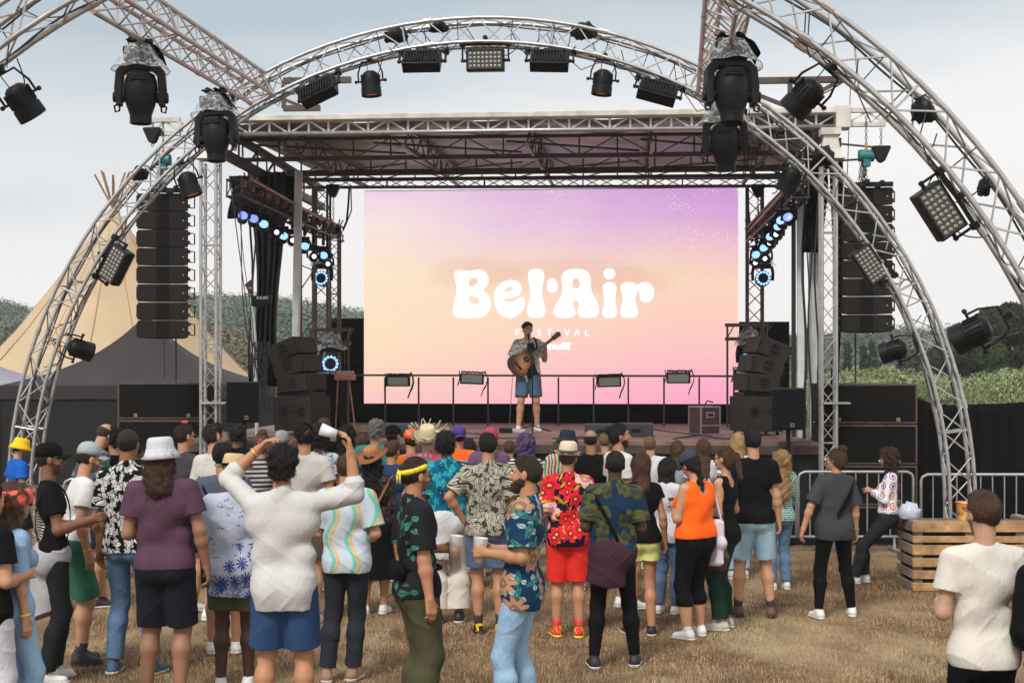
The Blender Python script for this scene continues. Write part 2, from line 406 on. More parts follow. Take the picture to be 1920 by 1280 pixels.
# willow thicket: one mass of pale shoots
C, Rd = [], []
rr = random.Random(2)
for i in range(260):
    d = rr.uniform(36, 48); px = rr.uniform(1490, 2080); top = 712 + 9 * math.sin(px * .018) + rr.uniform(-10, 22) - (10 if px > 1840 else 0)
    s = FPX / d; z = CZ + (HY - top) / s; rad = rr.uniform(.35, .7)
    for zz in (z - rad, z - rad * 2.4): C.append(((px - 960) / s, d, zz)); Rd.append(rad)
V, Fc = leaf_cloud(C, Rd, 900, .032, 5, 1.25)
V[0::4, 2] -= .015; V[2::4, 2] += .025; V[2::4, 0] += .01
tag(mesh_np('willow_thicket', V, Fc, FM[2]), 'pale green willow thicket beyond the black fence on the right', 'shrubs', kind='stuff')
bk = MB(); bk.box((19, 46, .8), (26, 10, 1.6)); 
sb = MB()
for i in range(3500):
    d = rr.uniform(35.5, 46); px = rr.uniform(1490, 2080); s = FPX / d; x = (px - 960) / s
    z1 = CZ + (HY - 712 - 9 * math.sin(px * .018) + rr.uniform(-18, 10)) / s
    a = Vector((x, d, .3)); b = Vector((x + rr.uniform(-.25, .25), d, z1)); w = .008
    sb._add([a - Vector((w, 0, 0)), a + Vector((w, 0, 0)), b], [(0, 1, 2)])
tag(sb.build('willow_shoots', FM[2]), 'thin upright shoots rising through the willow thicket', 'shrubs', kind='stuff')

# ================= tents
TIPI = mat('tan tent canvas', (.42, .315, .20), .85, var=.10, vscale=.5, bump=.12, bscale=3)
PURP = mat('plum gazebo cloth', (.022, .0145, .017), spec=.15, rough=.9) if False else mat('plum gazebo cloth', (.022, .0145, .017), .85, var=.12, vscale=1, bump=.2, bscale=2.5)
GREYT = mat('grey gazebo cloth', (.24, .24, .30), .8, var=.1, vscale=1)
WOODP = mat('tent pole wood', (.30, .17, .09), .7, var=.4, vscale=5)
dT = 44.; s = FPX / dT; ax = (212 - 960) / s; zt = CZ + (HY - 392) / s
tp = empty('tipi_tent', (ax, dT, 0), 0, 'large tan tipi tent with crossed wooden poles at its peak, behind the left arch leg', 'tent')
m = MB(); n = 40; prof = [(.10, 1.0), (.3, .955), (.62, .90), (1.2, .79), (2.0, .655), (3.0, .49), (4.1, .335), (5.2, .215), (6.6, .10), (7.6, .02)]
vs = []
for r_, z_ in prof:
    for k in range(n):
        a = 2 * math.pi * k / n; wv = 1 + .05 * (r_ / 7) * math.cos(8 * a)
        sx = 1.0 if math.cos(a) > 0 else 1.02
        vs.append((ax + r_ * wv * math.cos(a) * sx * .93, dT + r_ * wv * math.sin(a), z_ * zt))
m._add(vs, [(i * n + k, i * n + (k + 1) % n, (i + 1) * n + (k + 1) % n, (i + 1) * n + k) for i in range(len(prof) - 1) for k in range(n)])
m.build('canvas', TIPI, tp, smooth=True, solid=.02)
for k in range(16):
    a = 2 * math.pi * k / 16 + .1; mm_ = MB(); mm_.tube([(ax + r_ * (1 + .05 * (r_ / 7) * math.cos(8 * a)) * math.cos(a) * (.935 if math.cos(a) > 0 else .954), dT + r_ * (1.005 + .05 * (r_ / 7) * math.cos(8 * a)) * math.sin(a), z_ * zt + .005) for r_, z_ in prof], .018, 5); mm_.build('seam', mat('tent seam', (.30, .20, .11), .9), tp)
m = MB()
for k in range(8):
    a = 2 * math.pi * k / 8 + .3
    m.tube([(ax + 1.0 * math.cos(a), dT + 1.0 * math.sin(a), zt * .82), (ax, dT, zt + .02), (ax - .55 * math.cos(a) * (1 + .3 * math.sin(k * 5)), dT - .5 * math.sin(a), zt + 1.05 + .2 * math.sin(k * 3))], .035, 6)
m.build('poles', WOODP, tp)
for k, (gx, gy) in enumerate([(30, 640), (395, 660)]):
    mm_ = MB(); mm_.rod((ax + (-1 if k == 0 else 1) * 4.3, dT - 2.5, zt * .28), (ax + (-1 if k == 0 else 1) * 6.6, dT - 5, .0), .02); mm_.build('guy_rope', CABLE, tp)

def gazebo(name, cx, d, hw, hd, ze, zp, m, label, wall=True):
    t = empty(name, (cx, d, 0), 0, label, 'tent', None)
    g = MB(); N = 12; rows = []
    def H(f): return ze + (zp - ze) * (.45 * f + .55 * f ** 3)
    for j in range(N + 1):
        f = j / N; row = []
        for (a, b) in ((-1, -1), (0, -1), (1, -1), (1, 0), (1, 1), (0, 1), (-1, 1), (-1, 0), (-1, -1)):
            k = 1 - f; row.append((cx + a * hw * k, d + b * hd * k, H(f) - (0.05 * k * (1 - k) if a * b == 0 else 0)))
        rows.append(row)
    g.sheet(rows); o = g.build('roof', m, t, smooth=True, solid=.01); 
    g = MB(); pts = [(-1, -1), (1, -1), (1, 1), (-1, 1), (-1, -1)]; top, bot = [], []
    for (a, b), (a2, b2) in zip(pts, pts[1:]):
        for k in range(10):
            f = k / 10; x = cx + (a + (a2 - a) * f) * hw; y = d + (b + (b2 - b) * f) * hd
            top.append((x, y, ze + .002)); bot.append((x, y, ze - .28 + .012 * math.sin(k * 2.1)))
    top.append(top[0]); bot.append(bot[0])
    g.sheet([top, bot]); g.build('valance', m, t, solid=.01)
    if wall:
        g = MB()
        for (x0, y0, x1, y1) in ((cx - hw + .03, d - hd + .04, cx + hw - .03, d - hd + .04), (cx + hw - .04, d - hd + .05, cx + hw - .04, d + hd), (cx - hw + .04, d - hd + .05, cx - hw + .04, d + hd)):
            row0, row1 = [], []
            for k in range(41):
                f = k / 40; w = .02 * math.sin(k * 1.3) ; row0.append((x0 + (x1 - x0) * f, y0 + (y1 - y0) * f + w * .3, ze - .03)); row1.append((x0 + (x1 - x0) * f, y0 + (y1 - y0) * f + w, .01))
            g.sheet([row0, row1])
        g.build('side_wall', mat('dark gazebo wall', (.006, .0055, .006), .9, bump=.2, bscale=4), t, solid=.01)
    for a in (-1, 1):
        for b in (-1, 1): g = MB(); g.box((cx + a * (hw - .04), d + b * (hd - .04), ze / 2), (.05, .05, ze)); g.build('leg', BLKM, t)
    return t
s = FPX / 30
gazebo('gazebo_tent', (228 - 960) / (FPX / 30.), 32, 2.55, 2.2, CZ - 28 / s, CZ + 106 / (FPX / 32), PURP, 'plum coloured peaked gazebo with dark side walls behind the left speaker stack')
gazebo('gazebo_tent', (-150 - 960) / (FPX / 36), 38, 2.5, 2.5, 2.0, 3.3, GREYT, 'light grey gazebo cut by the left edge of the picture', False)
# ================= trusses
def box_truss(name, C, Nn, side, w, m, label=None, group=None, cr=.024, lr=.009, h=None, cat='truss', parent=None, rungs=True, plates=0, face=(1, 1, 1, 1)):
    h = h or w
    root = empty(name, C[0], 0, label, cat, group) if parent is None else parent
    off = [(.5, -.5), (.5, .5), (-.5, -.5), (-.5, .5)]       # (along normal, along side)
    ch = [[c + n * (a * h) + side * (b * w) for c, n in zip(C, Nn)] for a, b in off]
    for p in ch:
        g = MB(); g.tube(p, cr, 8); o = g.build('chord', m, root, smooth=True); smooth_angle(o, 50)
    g = MB()
    pairs = [(0, 1), (2, 3), (0, 2), (1, 3)]
    for q, (a, b) in enumerate(pairs):
        if not face[q]: continue
        A, B = ch[a], ch[b]
        for i in range(len(C) - 1):
            if (i + q) % 2: g.rod(A[i], B[i + 1], lr, 5)
            else: g.rod(B[i], A[i + 1], lr, 5)
            if rungs and i % 6 == 0: g.rod(A[i], B[i], lr * 1.2, 5)
    g.build('bracing', m, root)
    if plates:
        for i in range(0, len(C), plates):
            for p in ch:
                j = min(i, len(C) - 2); d = (p[j + 1] - p[j]).normalized(); g = MB()
                g.rod(p[i] - d * .05, p[i] + d * .05, cr * 1.35, 8); g.build('coupler', m, root)
    return root
def straight(name, a, b, up, w, m, seg=.3, **k):
    a, b = Vector(a), Vector(b); d = (b - a).normalized(); n = max(2, int((b - a).length / seg)); up = Vector(up)
    nn = (up - d * up.dot(d)).normalized(); side = d.cross(nn).normalized()
    return box_truss(name, [a.lerp(b, i / n) for i in range(n + 1)], [nn] * (n + 1), side, w, m, **k)

def arch(F, v, Rr, zc, a0, a1, label, group, step=.3):
    rc = Rr - .145; n = int(rc * abs(a1 - a0) / step)
    C, N = [], []
    zb = 0
    if a0 < 0:                                              # straight foot
        pass
    for i in range(n + 1):
        a = a0 + (a1 - a0) * i / n
        nrm = (F.u * math.cos(a) + Vector((0, 0, math.sin(a)))).normalized()
        C.append(F.at(rc * math.cos(a), v, zc + rc * math.sin(a))); N.append(nrm)
    foot = lambda a: ([F.at(rc * math.cos(a), v, zc * k / 3) for k in (0, 1, 2)], [F.u * (1 if math.cos(a) > 0 else -1)] * 3)
    f0, n0 = foot(a0); f1, n1 = foot(a1)
    C = f0 + C + f1[::-1]; N = n0 + N + n1
    r = box_truss('arch_truss', C, N, F.v, .29, ALU, label, group, plates=7)
    for a in (a0, a1): g = MB(); g.box(F.at(rc * math.cos(a), v, .012), (.6, .6, .02), Matrix.Rotation(-F.yaw, 3, 'Z')); g.build('base_plate', ALU, r)
    return r
ARH = 5.88
arch(AR, .145, ARH, .79, 0, math.pi, 'main aluminium arch truss spanning in front of the stage roof', 'arch trusses')
arch(AN, .0, ARH, .46, 0, math.pi, 'nearer aluminium arch truss leaving the picture at the top and right', 'arch trusses')
def archpt(F, v, zc, deg, r=ARH - .145): return F.at(r * math.cos(R(deg)), v, zc + r * math.sin(R(deg)))
# purlins between the two arches
pl0, pl1 = archpt(AR, .0, .79, 118), archpt(AN, .15, .46, 116.0)
pr0, pr1 = archpt(AR, .0, .79, 60.2), archpt(AN, .15, .46, 61.5)
for a, b, lb in ((pl0, pl1, 'straight truss running from upper left of the picture down to the main arch'), (pr0, pr1, 'straight truss dropping from the top of the picture above the two right moving heads')):
    d = (b - a).normalized()
    C = [a + d * .15 + (b - a - d * .3) * (i / 17) for i in range(18)]
    ctr = AR.at(-.3, -3, .6); nrm = (a - Vector((ctr.x, a.y, ctr.z))); nrm = (nrm - d * nrm.dot(d)).normalized()
    box_truss('straight_truss', C, [nrm] * 18, d.cross(nrm).normalized(), .29, ALUR, lb, 'straight trusses joining the arches', plates=7)

# ================= stage deck
DZ = 1.42
deckM = mat('stage plywood', (.17, .095, .08), .55, var=.35, vscale=4)
def SB(g, u0, u1, v0, v1, z0, z1):   # box in stage frame
    g.box(ST.at((u0 + u1) / 2, (v0 + v1) / 2, (z0 + z1) / 2), (abs(u1 - u0), abs(v1 - v0), abs(z1 - z0)), Matrix.Rotation(-ST.yaw, 3, 'Z')); return g
uL = ST.uz(400, 800, 0)[0]; uR = ST.uz(1537, 800, 0)[0]
stg = empty('stage', ST.at(0, 0, 0), -ST.yaw, 'festival stage platform with reddish deck and black cloth skirt', 'stage')
g = MB(); SB(g, uL - .5, uR, 0, 8, DZ - .05, DZ); g.build('deck', deckM, stg)
g = MB(); SB(g, uL - .5, uR, -.03, .03, DZ - .17, DZ - .052); g.build('edge_beam', BRN, stg)
g = MB(); rows = [[], []]
for i in range(240):
    u = uL - .5 + (uR - uL + .5) * i / 239; w = .03 * math.sin(i * .9) + .02 * math.sin(i * .37)
    rows[0].append(ST.at(u, .03 + w * .2, DZ - .17)); rows[1].append(ST.at(u, .03 + w, .0))
g.sheet(rows); g.build('skirt', mat('black skirt cloth', (.006, .006, .0065), .9, bump=.4, bscale=5), stg, smooth=True)
# ================= roof
u0, zt0 = ST.uz(335, 219); u1, _ = ST.uz(1590, 213)
ZB = CZ + (HY - 244) / 134.3; ZT = CZ + (HY - 218) / 134.3
roof = empty('stage_roof', ST.at(0, 0, ZT), -ST.yaw, 'flat metal stage roof of trusses under a pale canopy', 'roof')
g = MB(); SB(g, u0 + .7, u1 - .1, -.12, .12, ZT - .025, ZT + .055); g.build('front_beam', CREAM, roof, bevel=.01)
g = MB(); g.rod(ST.at(u0 + .7, 0, ZB), ST.at(u1 - .1, 0, ZB), .032, 10); g.build('lower_chord', ALU, roof, smooth=True)
g = MB(); n = 30; us = [u0 + .75 + (u1 - u0 - .9) * i / n for i in range(n + 1)]
for i in range(n):
    g.beam(ST.at(us[i], 0, ZB), ST.at(us[i], 0, ZT - .02), .03, .03)
    if i % 2: g.beam(ST.at(us[i], .002, ZB), ST.at(us[i + 1], .002, ZT - .02), .028, .022)
    else: g.beam(ST.at(us[i], .002, ZT - .02), ST.at(us[i + 1], .002, ZB), .028, .022)
g.build('web', WHITEM, roof)
# outriggers that carry the speaker columns
for (pa, pb) in ((283, 338), (1590, 1660)):
    ua, ub = ST.uz(pa, 225)[0], ST.uz(pb, 225)[0]; g = MB()
    for zz in (ZT + .02, ZB + .02): SB(g, ua, ub, -.04, .04, zz - .03, zz + .03)
    for k in (0, 1): SB(g, (ua, ub)[k] - .03, (ua, ub)[k] + .03, -.042, .042, ZB + .052, ZT - .012)
    mid = (ua + ub) / 2
    g.beam(ST.at(ua, 0, ZB + .04), ST.at(mid, 0, ZT), .03, .03); g.beam(ST.at(mid, .003, ZT), ST.at(ub, .003, ZB + .04), .03, .03)
    g.build('outrigger', CREAM, roof)
g = MB(); SB(g, u1 - .18, u1 + .02, -.15, .15, ZB - .04, ZT + .075); g.build('corner_block', CREAM, roof, bevel=.01)
g = MB(); SB(g, u0 + .5, u0 + .72, -.15, .15, ZB - .04, ZT + .07); g.build('corner_block', CREAM, roof, bevel=.01)
# cross girders under the canopy
def girder(v, pxa, pxb, yt, yb, m, n, w=.05, dbl=False):
    ua, ub = ST.uz(pxa, yt, v)[0], ST.uz(pxb, yt, v)[0]; zt_ = (ST.uz(960, yt, v)[1]); zb_ = ST.uz(960, yb, v)[1]
    g = MB(); SB(g, ua, ub, v - w / 2, v + w / 2, zt_ - .025, zt_ + .025); SB(g, ua, ub, v - w / 2, v + w / 2, zb_ - .03, zb_ + .03)
    for i in range(n + 1):
        u = ua + (ub - ua) * i / n; g.beam(ST.at(u, v, zb_ + .03), ST.at(u, v, zt_ - .025), .025, .025)
        if i < n:
            u2 = ua + (ub - ua) * (i + 1) / n
            a, b = (zb_, zt_) if i % 2 else (zt_, zb_); g.beam(ST.at(u, v + .002, a), ST.at(u2, v + .002, b), .022, .018)
    return g.build('girder', m, roof)
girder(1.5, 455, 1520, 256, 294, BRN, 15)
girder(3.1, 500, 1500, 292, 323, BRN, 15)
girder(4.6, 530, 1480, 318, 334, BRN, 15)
# lengthwise girders
for k in range(5):
    ua = -3.3 + 1.75 * k; g = MB()
    for dz in (-.02, .36):
        g.beam(ST.at(ua, .1, 5.60 + dz * .8), ST.at(ua + .05, 6.6, 5.86 + dz * .8), .045, .045)
    for j in range(11): 
        v = .2 + j * .55; g.beam(ST.at(ua, v, 5.60 + .04 * v + (.28 if j % 2 else 0)), ST.at(ua, v + .55, 5.62 + .04 * v + (0 if j % 2 else .28)), .02, .02)
    g.build('purlin', mat('roof steel rosy', (.10, .06, .053), .5, .3, var=.2), roof)
g = MB()
for i in range(5):
    ua = -3.9 + i * 1.9; g.rod(ST.at(ua, .3, 5.66), ST.at(ua + 1.9, 3.2, 5.95), .018, 5); g.rod(ST.at(ua + 1.9, 3.3, 5.80), ST.at(ua, 6.2, 6.08), .018, 5)
g.build('wind_brace', BRN, roof)
CAN = mat('canopy skin', (.27, .23, .235), .35, .35, var=.10, vscale=1, spec=.6)
g = MB(); rows = []
for j in range(10):
    v = .13 + 7.0 * j / 9; rows.append([ST.at(ua, v, 5.95 + .26 * j / 9 + .035 * math.sin(ua * 3.6)) for ua in np.linspace(-4.2, 4.5, 60)])
g.sheet(rows); g.build('canopy', CAN, roof, smooth=True, solid=.02)
# side beams along the roof edge
for ua in (-4.25, 4.5):
    g = MB(); SB(g, ua - .06, ua + .06, .13, 7.3, 5.5, 5.62); SB(g, ua - .05, ua + .05, .13, 7.3, 5.86, 5.96)
    for j in range(13):
        v = .2 + j * .55; g.beam(ST.at(ua, v, 5.6), ST.at(ua, v + .55 * (1 if j % 2 else 0), 5.88), .03, .03)
    g.build('side_beam', BRN, roof)
# high frame ends above the roof
for (pa, pb) in ((532, 658), (1408, 1592)):
    v = 3; ua, ub = ST.uz(pa, 152, v)[0], ST.uz(pb, 152, v)[0]; z1 = ST.uz(pa, 152, v)[1]; z0 = ST.uz(pa, 203, v)[1]
    g = MB(); SB(g, ua, ub, v - .06, v + .06, z1 - .045, z1 + .045)
    q = ua if pa < 900 else ua + (ub - ua) * .4
    g.beam(ST.at(q, v, z0), ST.at(q, v, z1), .07, .07); 
    if pa < 900: g.beam(ST.at(ua + .35, v, z0 + .0), ST.at(ua, v, z1 - .3), .05, .05); SB(g, ua, ua + .6, v - .05, v + .05, z0 - .05, z0 + .04)
    else:
        g.beam(ST.at(ua, v, z1 - .18), ST.at(q, v, z0), .06, .06); g.beam(ST.at(q, v, z0), ST.at(ub - .1, v, z1), .06, .06)
    g.build('ridge_frame', BRN, roof)
# rear truss above the screen
a = ST.px(545, 344, 6.3); b = ST.px(1500, 341, 6.3)
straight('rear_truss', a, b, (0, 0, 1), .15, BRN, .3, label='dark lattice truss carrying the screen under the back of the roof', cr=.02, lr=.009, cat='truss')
# screen
scr = empty('led_screen', ST.px(1032, 757, 6.8), -ST.yaw, 'large LED screen glowing violet, peach and pink behind the singer', 'screen')
def screen_mat():
    m = bpy.data.materials.new('screen picture'); m.use_nodes = True; t = m.node_tree; b = t.nodes['Principled BSDF']
    b.inputs['Base Color'].default_value = (.02, .02, .02, 1); b.inputs['Roughness'].default_value = .6
    tc = t.nodes.new('ShaderNodeTexCoord'); sx = t.nodes.new('ShaderNodeSeparateXYZ'); t.links.new(tc.outputs['Generated'], sx.inputs[0])
    def M(op, a, b_=0.0, c=None):
        n = t.nodes.new('ShaderNodeMath'); n.operation = op
        for i, v in enumerate((a, b_) if c is None else (a, b_, c)):
            if isinstance(v, (int, float)): n.inputs[i].default_value = v
            else: t.links.new(v, n.inputs[i])
        return n.outputs[0]
    U, V = sx.outputs[0], sx.outputs[2]
    nz = t.nodes.new('ShaderNodeTexNoise'); nz.inputs['Scale'].default_value = 1.6; nz.inputs['Detail'].default_value = 3; t.links.new(tc.outputs['Generated'], nz.inputs[0])
    wob = M('MULTIPLY', M('SUBTRACT', nz.outputs[0], .5), .28)
    def ramp(src, els):
        r = t.nodes.new('ShaderNodeValToRGB'); e = r.color_ramp.elements
        e[0].position, e[0].color = els[0][0], (*els[0][1], 1); e[1].position, e[1].color = els[-1][0], (*els[-1][1], 1)
        for p, c in els[1:-1]: q = e.new(p); q.color = (*c, 1)
        t.links.new(src, r.inputs[0]); return r.outputs[0]
    vv = M('ADD', V, wob)
    left = ramp(vv, [(0, (.97, .56, .56)), (.1, (.97, .65, .52)), (.3, (.97, .74, .52)), (.62, (.97, .78, .58)), (.82, (.93, .76, .74)), (1, (.86, .62, .80))])
    right = ramp(vv, [(0, (.95, .36, .56)), (.16, (.97, .44, .58)), (.34, (.97, .57, .52)), (.56, (.95, .66, .50)), (.72, (.84, .50, .60)), (.86, (.68, .36, .70)), (1, (.56, .25, .66))])
    mx = t.nodes.new('ShaderNodeMix'); mx.data_type = 'RGBA'; t.links.new(ramp(M('ADD', U, wob), [(.05, (0, 0, 0)), (.95, (1, 1, 1))]), mx.inputs[0])
    t.links.new(left, mx.inputs[6]); t.links.new(right, mx.inputs[7])
    # warm glow behind the lettering
    def blob(cx, cy, rx, ry):
        dx = M('DIVIDE', M('SUBTRACT', U, cx), rx); dy = M('DIVIDE', M('SUBTRACT', V, cy), ry)
        return M('MAXIMUM', M('SUBTRACT', 1.0, M('ADD', M('MULTIPLY', dx, dx), M('MULTIPLY', dy, dy))), 0.0)
    gl = M('MINIMUM', M('ADD', M('ADD', blob(.30, .61, .14, .10), blob(.55, .60, .22, .10)), blob(.72, .56, .12, .09)), 1.0)
    m2 = t.nodes.new('ShaderNodeMix'); m2.data_type = 'RGBA'; t.links.new(M('MULTIPLY', gl, .24), m2.inputs[0]); t.links.new(mx.outputs[2], m2.inputs[6]); m2.inputs[7].default_value = (.66, .26, .17, 1)
    # speckle
    vo = t.nodes.new('ShaderNodeTexVoronoi'); vo.inputs['Scale'].default_value = 130; t.links.new(tc.outputs['Generated'], vo.inputs[0])
    n3 = t.nodes.new('ShaderNodeTexNoise'); n3.inputs['Scale'].default_value = 5; n3.inputs['Detail'].default_value = 5; t.links.new(tc.outputs['Generated'], n3.inputs[0])
    spk = M('MULTIPLY', M('LESS_THAN', vo.outputs[0], .24), M('MULTIPLY', M('GREATER_THAN', n3.outputs[0], .5), M('MULTIPLY', M('POWER', V, 2.2), M('ADD', .25, U))))
    m3 = t.nodes.new('ShaderNodeMix'); m3.data_type = 'RGBA'; t.links.new(M('MINIMUM', M('MULTIPLY', spk, .9), 1.0), m3.inputs[0]); t.links.new(m2.outputs[2], m3.inputs[6]); m3.inputs[7].default_value = (1, .93, .97, 1)
    # scan lines of the modules
    ln = M('MULTIPLY_ADD', M('SINE', M('MULTIPLY', V, 2 * math.pi * 72)), .022, .978)
    ln2 = M('MULTIPLY_ADD', M('SINE', M('MULTIPLY', V, 2 * math.pi * 36)), .012, 1.0)
    t.links.new(m3.outputs[2], b.inputs['Emission Color']); t.links.new(M('MULTIPLY', M('MULTIPLY', ln, ln2), .665), b.inputs['Emission Strength'])
    return m
pa, pb = ST.px(682.5, 756, 6.8), ST.px(1384, 352, 6.8)
ua, ub = (pa - ST.o).dot(ST.u), (pb - ST.o).dot(ST.u); za, zb = pa.z, pb.z
g = MB(); rot = Matrix.Rotation(-ST.yaw, 3, 'Z')
g = MB(); SB(g, ua, ub, 6.8, 6.86, za, zb); g.build('display', screen_mat(), scr)
g = MB(); SB(g, ua - .0, ub + .0, 6.863, 7.0, za - .02, zb + .02); g.build('back_panel', BLKM, scr)
# lettering: outlines in photo pixels, laid on the screen
LT = bpy.data.materials.new('white lit pixels'); LT.use_nodes = True
LT.node_tree.nodes['Principled BSDF'].inputs['Emission Color'].default_value = (1, .93, .93, 1); LT.node_tree.nodes['Principled BSDF'].inputs['Emission Strength'].default_value = .61
def cat_spline(pts, n=6):
    out = []; N = len(pts)
    for i in range(N):
        p0, p1, p2, p3 = [np.array(pts[(i + k - 1) % N], float) for k in range(4)]
        for j in range(n):
            t_ = j / n; out.append(tuple(.5 * ((2 * p1) + (-p0 + p2) * t_ + (2 * p0 - 5 * p1 + 4 * p2 - p3) * t_ ** 2 + (-p0 + 3 * p1 - 3 * p2 + p3) * t_ ** 3)))
    return out
def letter(name, loops, vpl=6.78, smooth=True):
    cu = bpy.data.curves.new(name, 'CURVE'); cu.dimensions = '2D'; cu.fill_mode = 'BOTH'; cu.extrude = .006
    o0 = scr.location; 
    for lp in loops:
        pts = cat_spline(lp) if smooth else lp
        s_ = cu.splines.new('POLY'); s_.points.add(len(pts) - 1); s_.use_cyclic_u = True
        for q, (x, y) in zip(s_.points, pts):
            px, py = 820 + x / 4.364, 480 + y / 4.364
            uu, zz = ST.uz(px, py, vpl); q.co = (uu, zz, 0, 1)
    o = bpy.data.objects.new(name, cu); COL.objects.link(o)
    bpy.context.view_layer.update()
    me = bpy.data.meshes.new_from_object(o.evaluated_get(bpy.context.evaluated_depsgraph_get()))
    bpy.data.objects.remove(o); bpy.data.curves.remove(cu)
    V = [ST.at(v.co.x, vpl - v.co.z, v.co.y) for v in me.vertices]; Fs = [tuple(p.vertices) for p in me.polygons]; bpy.data.meshes.remove(me)
    g = MB(); g._add(V, Fs); return g.build('lettering', LT, scr)
B_ = [[(135, 160), (150, 122), (195, 112), (265, 122), (340, 110), (395, 130), (418, 185), (408, 240), (375, 278), (410, 310), (438, 375), (425, 445), (385, 492), (320, 508), (215, 508), (160, 500), (128, 460), (130, 405), (150, 330), (155, 260), (148, 205)],
      [(253, 225), (270, 190), (305, 177), (328, 193), (322, 225), (295, 245), (265, 247)],
      [(255, 345), (275, 330), (315, 338), (342, 362), (338, 388), (310, 393), (270, 377)]]
e_ = [[(462, 350), (475, 280), (515, 225), (570, 200), (630, 198), (675, 222), (687, 265), (675, 310), (635, 335), (585, 347), (548, 350), (560, 372), (600, 375), (650, 355), (685, 335), (712, 345), (716, 390), (695, 445), (650, 490), (595, 508), (535, 492), (485, 440)],
      [(548, 285), (560, 265), (590, 254), (615, 260), (617, 275), (590, 288), (560, 293)]]
l_ = [[(742, 150), (760, 115), (805, 103), (855, 112), (873, 150), (870, 205), (858, 265), (860, 335), (875, 395), (883, 455), (862, 497), (810, 508), (755, 497), (734, 455), (742, 395), (758, 330), (758, 260), (745, 200)]]
ap_ = [[(898, 245), (905, 200), (930, 180), (960, 185), (982, 220), (984, 265), (965, 293), (930, 298), (905, 280)]]
A_ = [[(1015, 190), (1025, 145), (1060, 115), (1130, 105), (1200, 112), (1242, 145), (1256, 195), (1255, 250), (1270, 305), (1300, 360), (1322, 415), (1320, 465), (1295, 498), (1235, 506), (1175, 497), (1150, 470), (1148, 430), (1160, 395), (1150, 370), (1130, 362), (1112, 380), (1115, 415), (1130, 455), (1122, 488), (1080, 504), (1010, 506), (965, 488), (950, 455), (965, 405), (1000, 350), (1020, 300), (1022, 245)],
      [(1105, 225), (1112, 193), (1135, 182), (1158, 195), (1167, 228), (1157, 257), (1135, 268), (1113, 255)]]
i1 = [[(1358, 145), (1370, 112), (1408, 100), (1445, 112), (1457, 147), (1442, 178), (1408, 191), (1373, 180)]]
i2 = [[(1354, 265), (1365, 228), (1410, 213), (1455, 226), (1466, 265), (1460, 320), (1455, 375), (1465, 430), (1468, 475), (1450, 502), (1410, 508), (1368, 502), (1350, 475), (1353, 430), (1365, 375), (1360, 320)]]
r_ = [[(1500, 270), (1512, 230), (1555, 213), (1605, 220), (1635, 238), (1665, 218), (1710, 213), (1752, 235), (1774, 285), (1768, 335), (1740, 370), (1700, 381), (1665, 362), (1653, 320), (1650, 285), (1630, 310), (1620, 360), (1632, 410), (1644, 460), (1630, 495), (1575, 506), (1520, 500), (1498, 475), (1502, 425), (1518, 370), (1512, 315)]]
for L in (B_, e_, l_, ap_, A_, i1, i2, r_): letter('lettering', L)
def strokes(segs, w):
    for poly in segs:
        g = MB()
        for (x0, y0), (x1, y1) in zip(poly, poly[1:]):
            a, b = [ST.px(820 + x / 4.364, 480 + y / 4.364, 6.785) for x, y in ((x0, y0), (x1, y1))]
            g.beam(a, b, w * (1 + .02 * len(g.v) / 8), .006, up=ST.v)
        g.build('lettering', LT, scr)
y0, y1 = 602, 648; ym = 625
strokes([[(642, y1), (642, y0), (676, y0)], [(642, ym), (670, ym)],
         [(760, y0), (728, y0), (728, y1), (760, y1)], [(728, ym), (754, ym)],
         [(843, y0 + 5), (832, y0), (820, y0 + 6), (822, y0 + 18), (840, ym + 4), (845, y1 - 8), (832, y1), (818, y1 - 5)],
         [(898, y0), (934, y0)], [(916, y0), (916, y1)], [(987, y0), (987, y1)], [(1043, y0), (1062, y1), (1081, y0)],
         [(1124, y1), (1142, y0), (1161, y1)], [(1215, y0), (1215, y1), (1246, y1)]], .028)
strokes([[(856, 742), (880, 742), (876, 725), (862, 724), (854, 742), (860, 760), (878, 758)], [(905, 742), (929, 738), (924, 724), (911, 724), (905, 742), (912, 760), (930, 757)], [(938, 724), (962, 762)], [(964, 722), (940, 764)], [(974, 724), (974, 756), (990, 760), (998, 750), (998, 724)],
         [(998, 748), (1004, 764)], [(1012, 728), (1012, 764)], [(1026, 706), (1026, 764)], [(1042, 706), (1042, 764)], [(1060, 706), (1060, 764)], [(1076, 706), (1076, 756), (1084, 764)], [(1050, 722), (1092, 716)]], .036)
# black boards left and right of the screen and below it
for (pa_, pb_, v, yt) in ((618, 682, 6.9, 597), (1386, 1480, 7.05, 603)):
    a, b = ST.uz(pa_, yt, v), ST.uz(pb_, yt, v); g = MB(); SB(g, a[0], b[0], v, v + .06, DZ, a[1])
    tag(g.build('backdrop_board', CLOTH), 'tall black board standing ' + ('left' if pa_ < 900 else 'right') + ' of the screen', 'backdrop', 'black boards beside the screen')
a, b = ST.uz(655, 757, 6.7), ST.uz(1480, 757, 6.7); g = MB()
rows = [[ST.at(u, 6.72, za - .01) for u in np.linspace(a[0], b[0], 80)], [ST.at(u, 6.70 + .03 * math.sin(u * 9), DZ + .002) for u in np.linspace(a[0], b[0], 80)]]
g.sheet(rows); tag(g.build('black_drape', CLOTH, smooth=True, solid=.01), 'black cloth hung along the foot of the screen', 'drape')

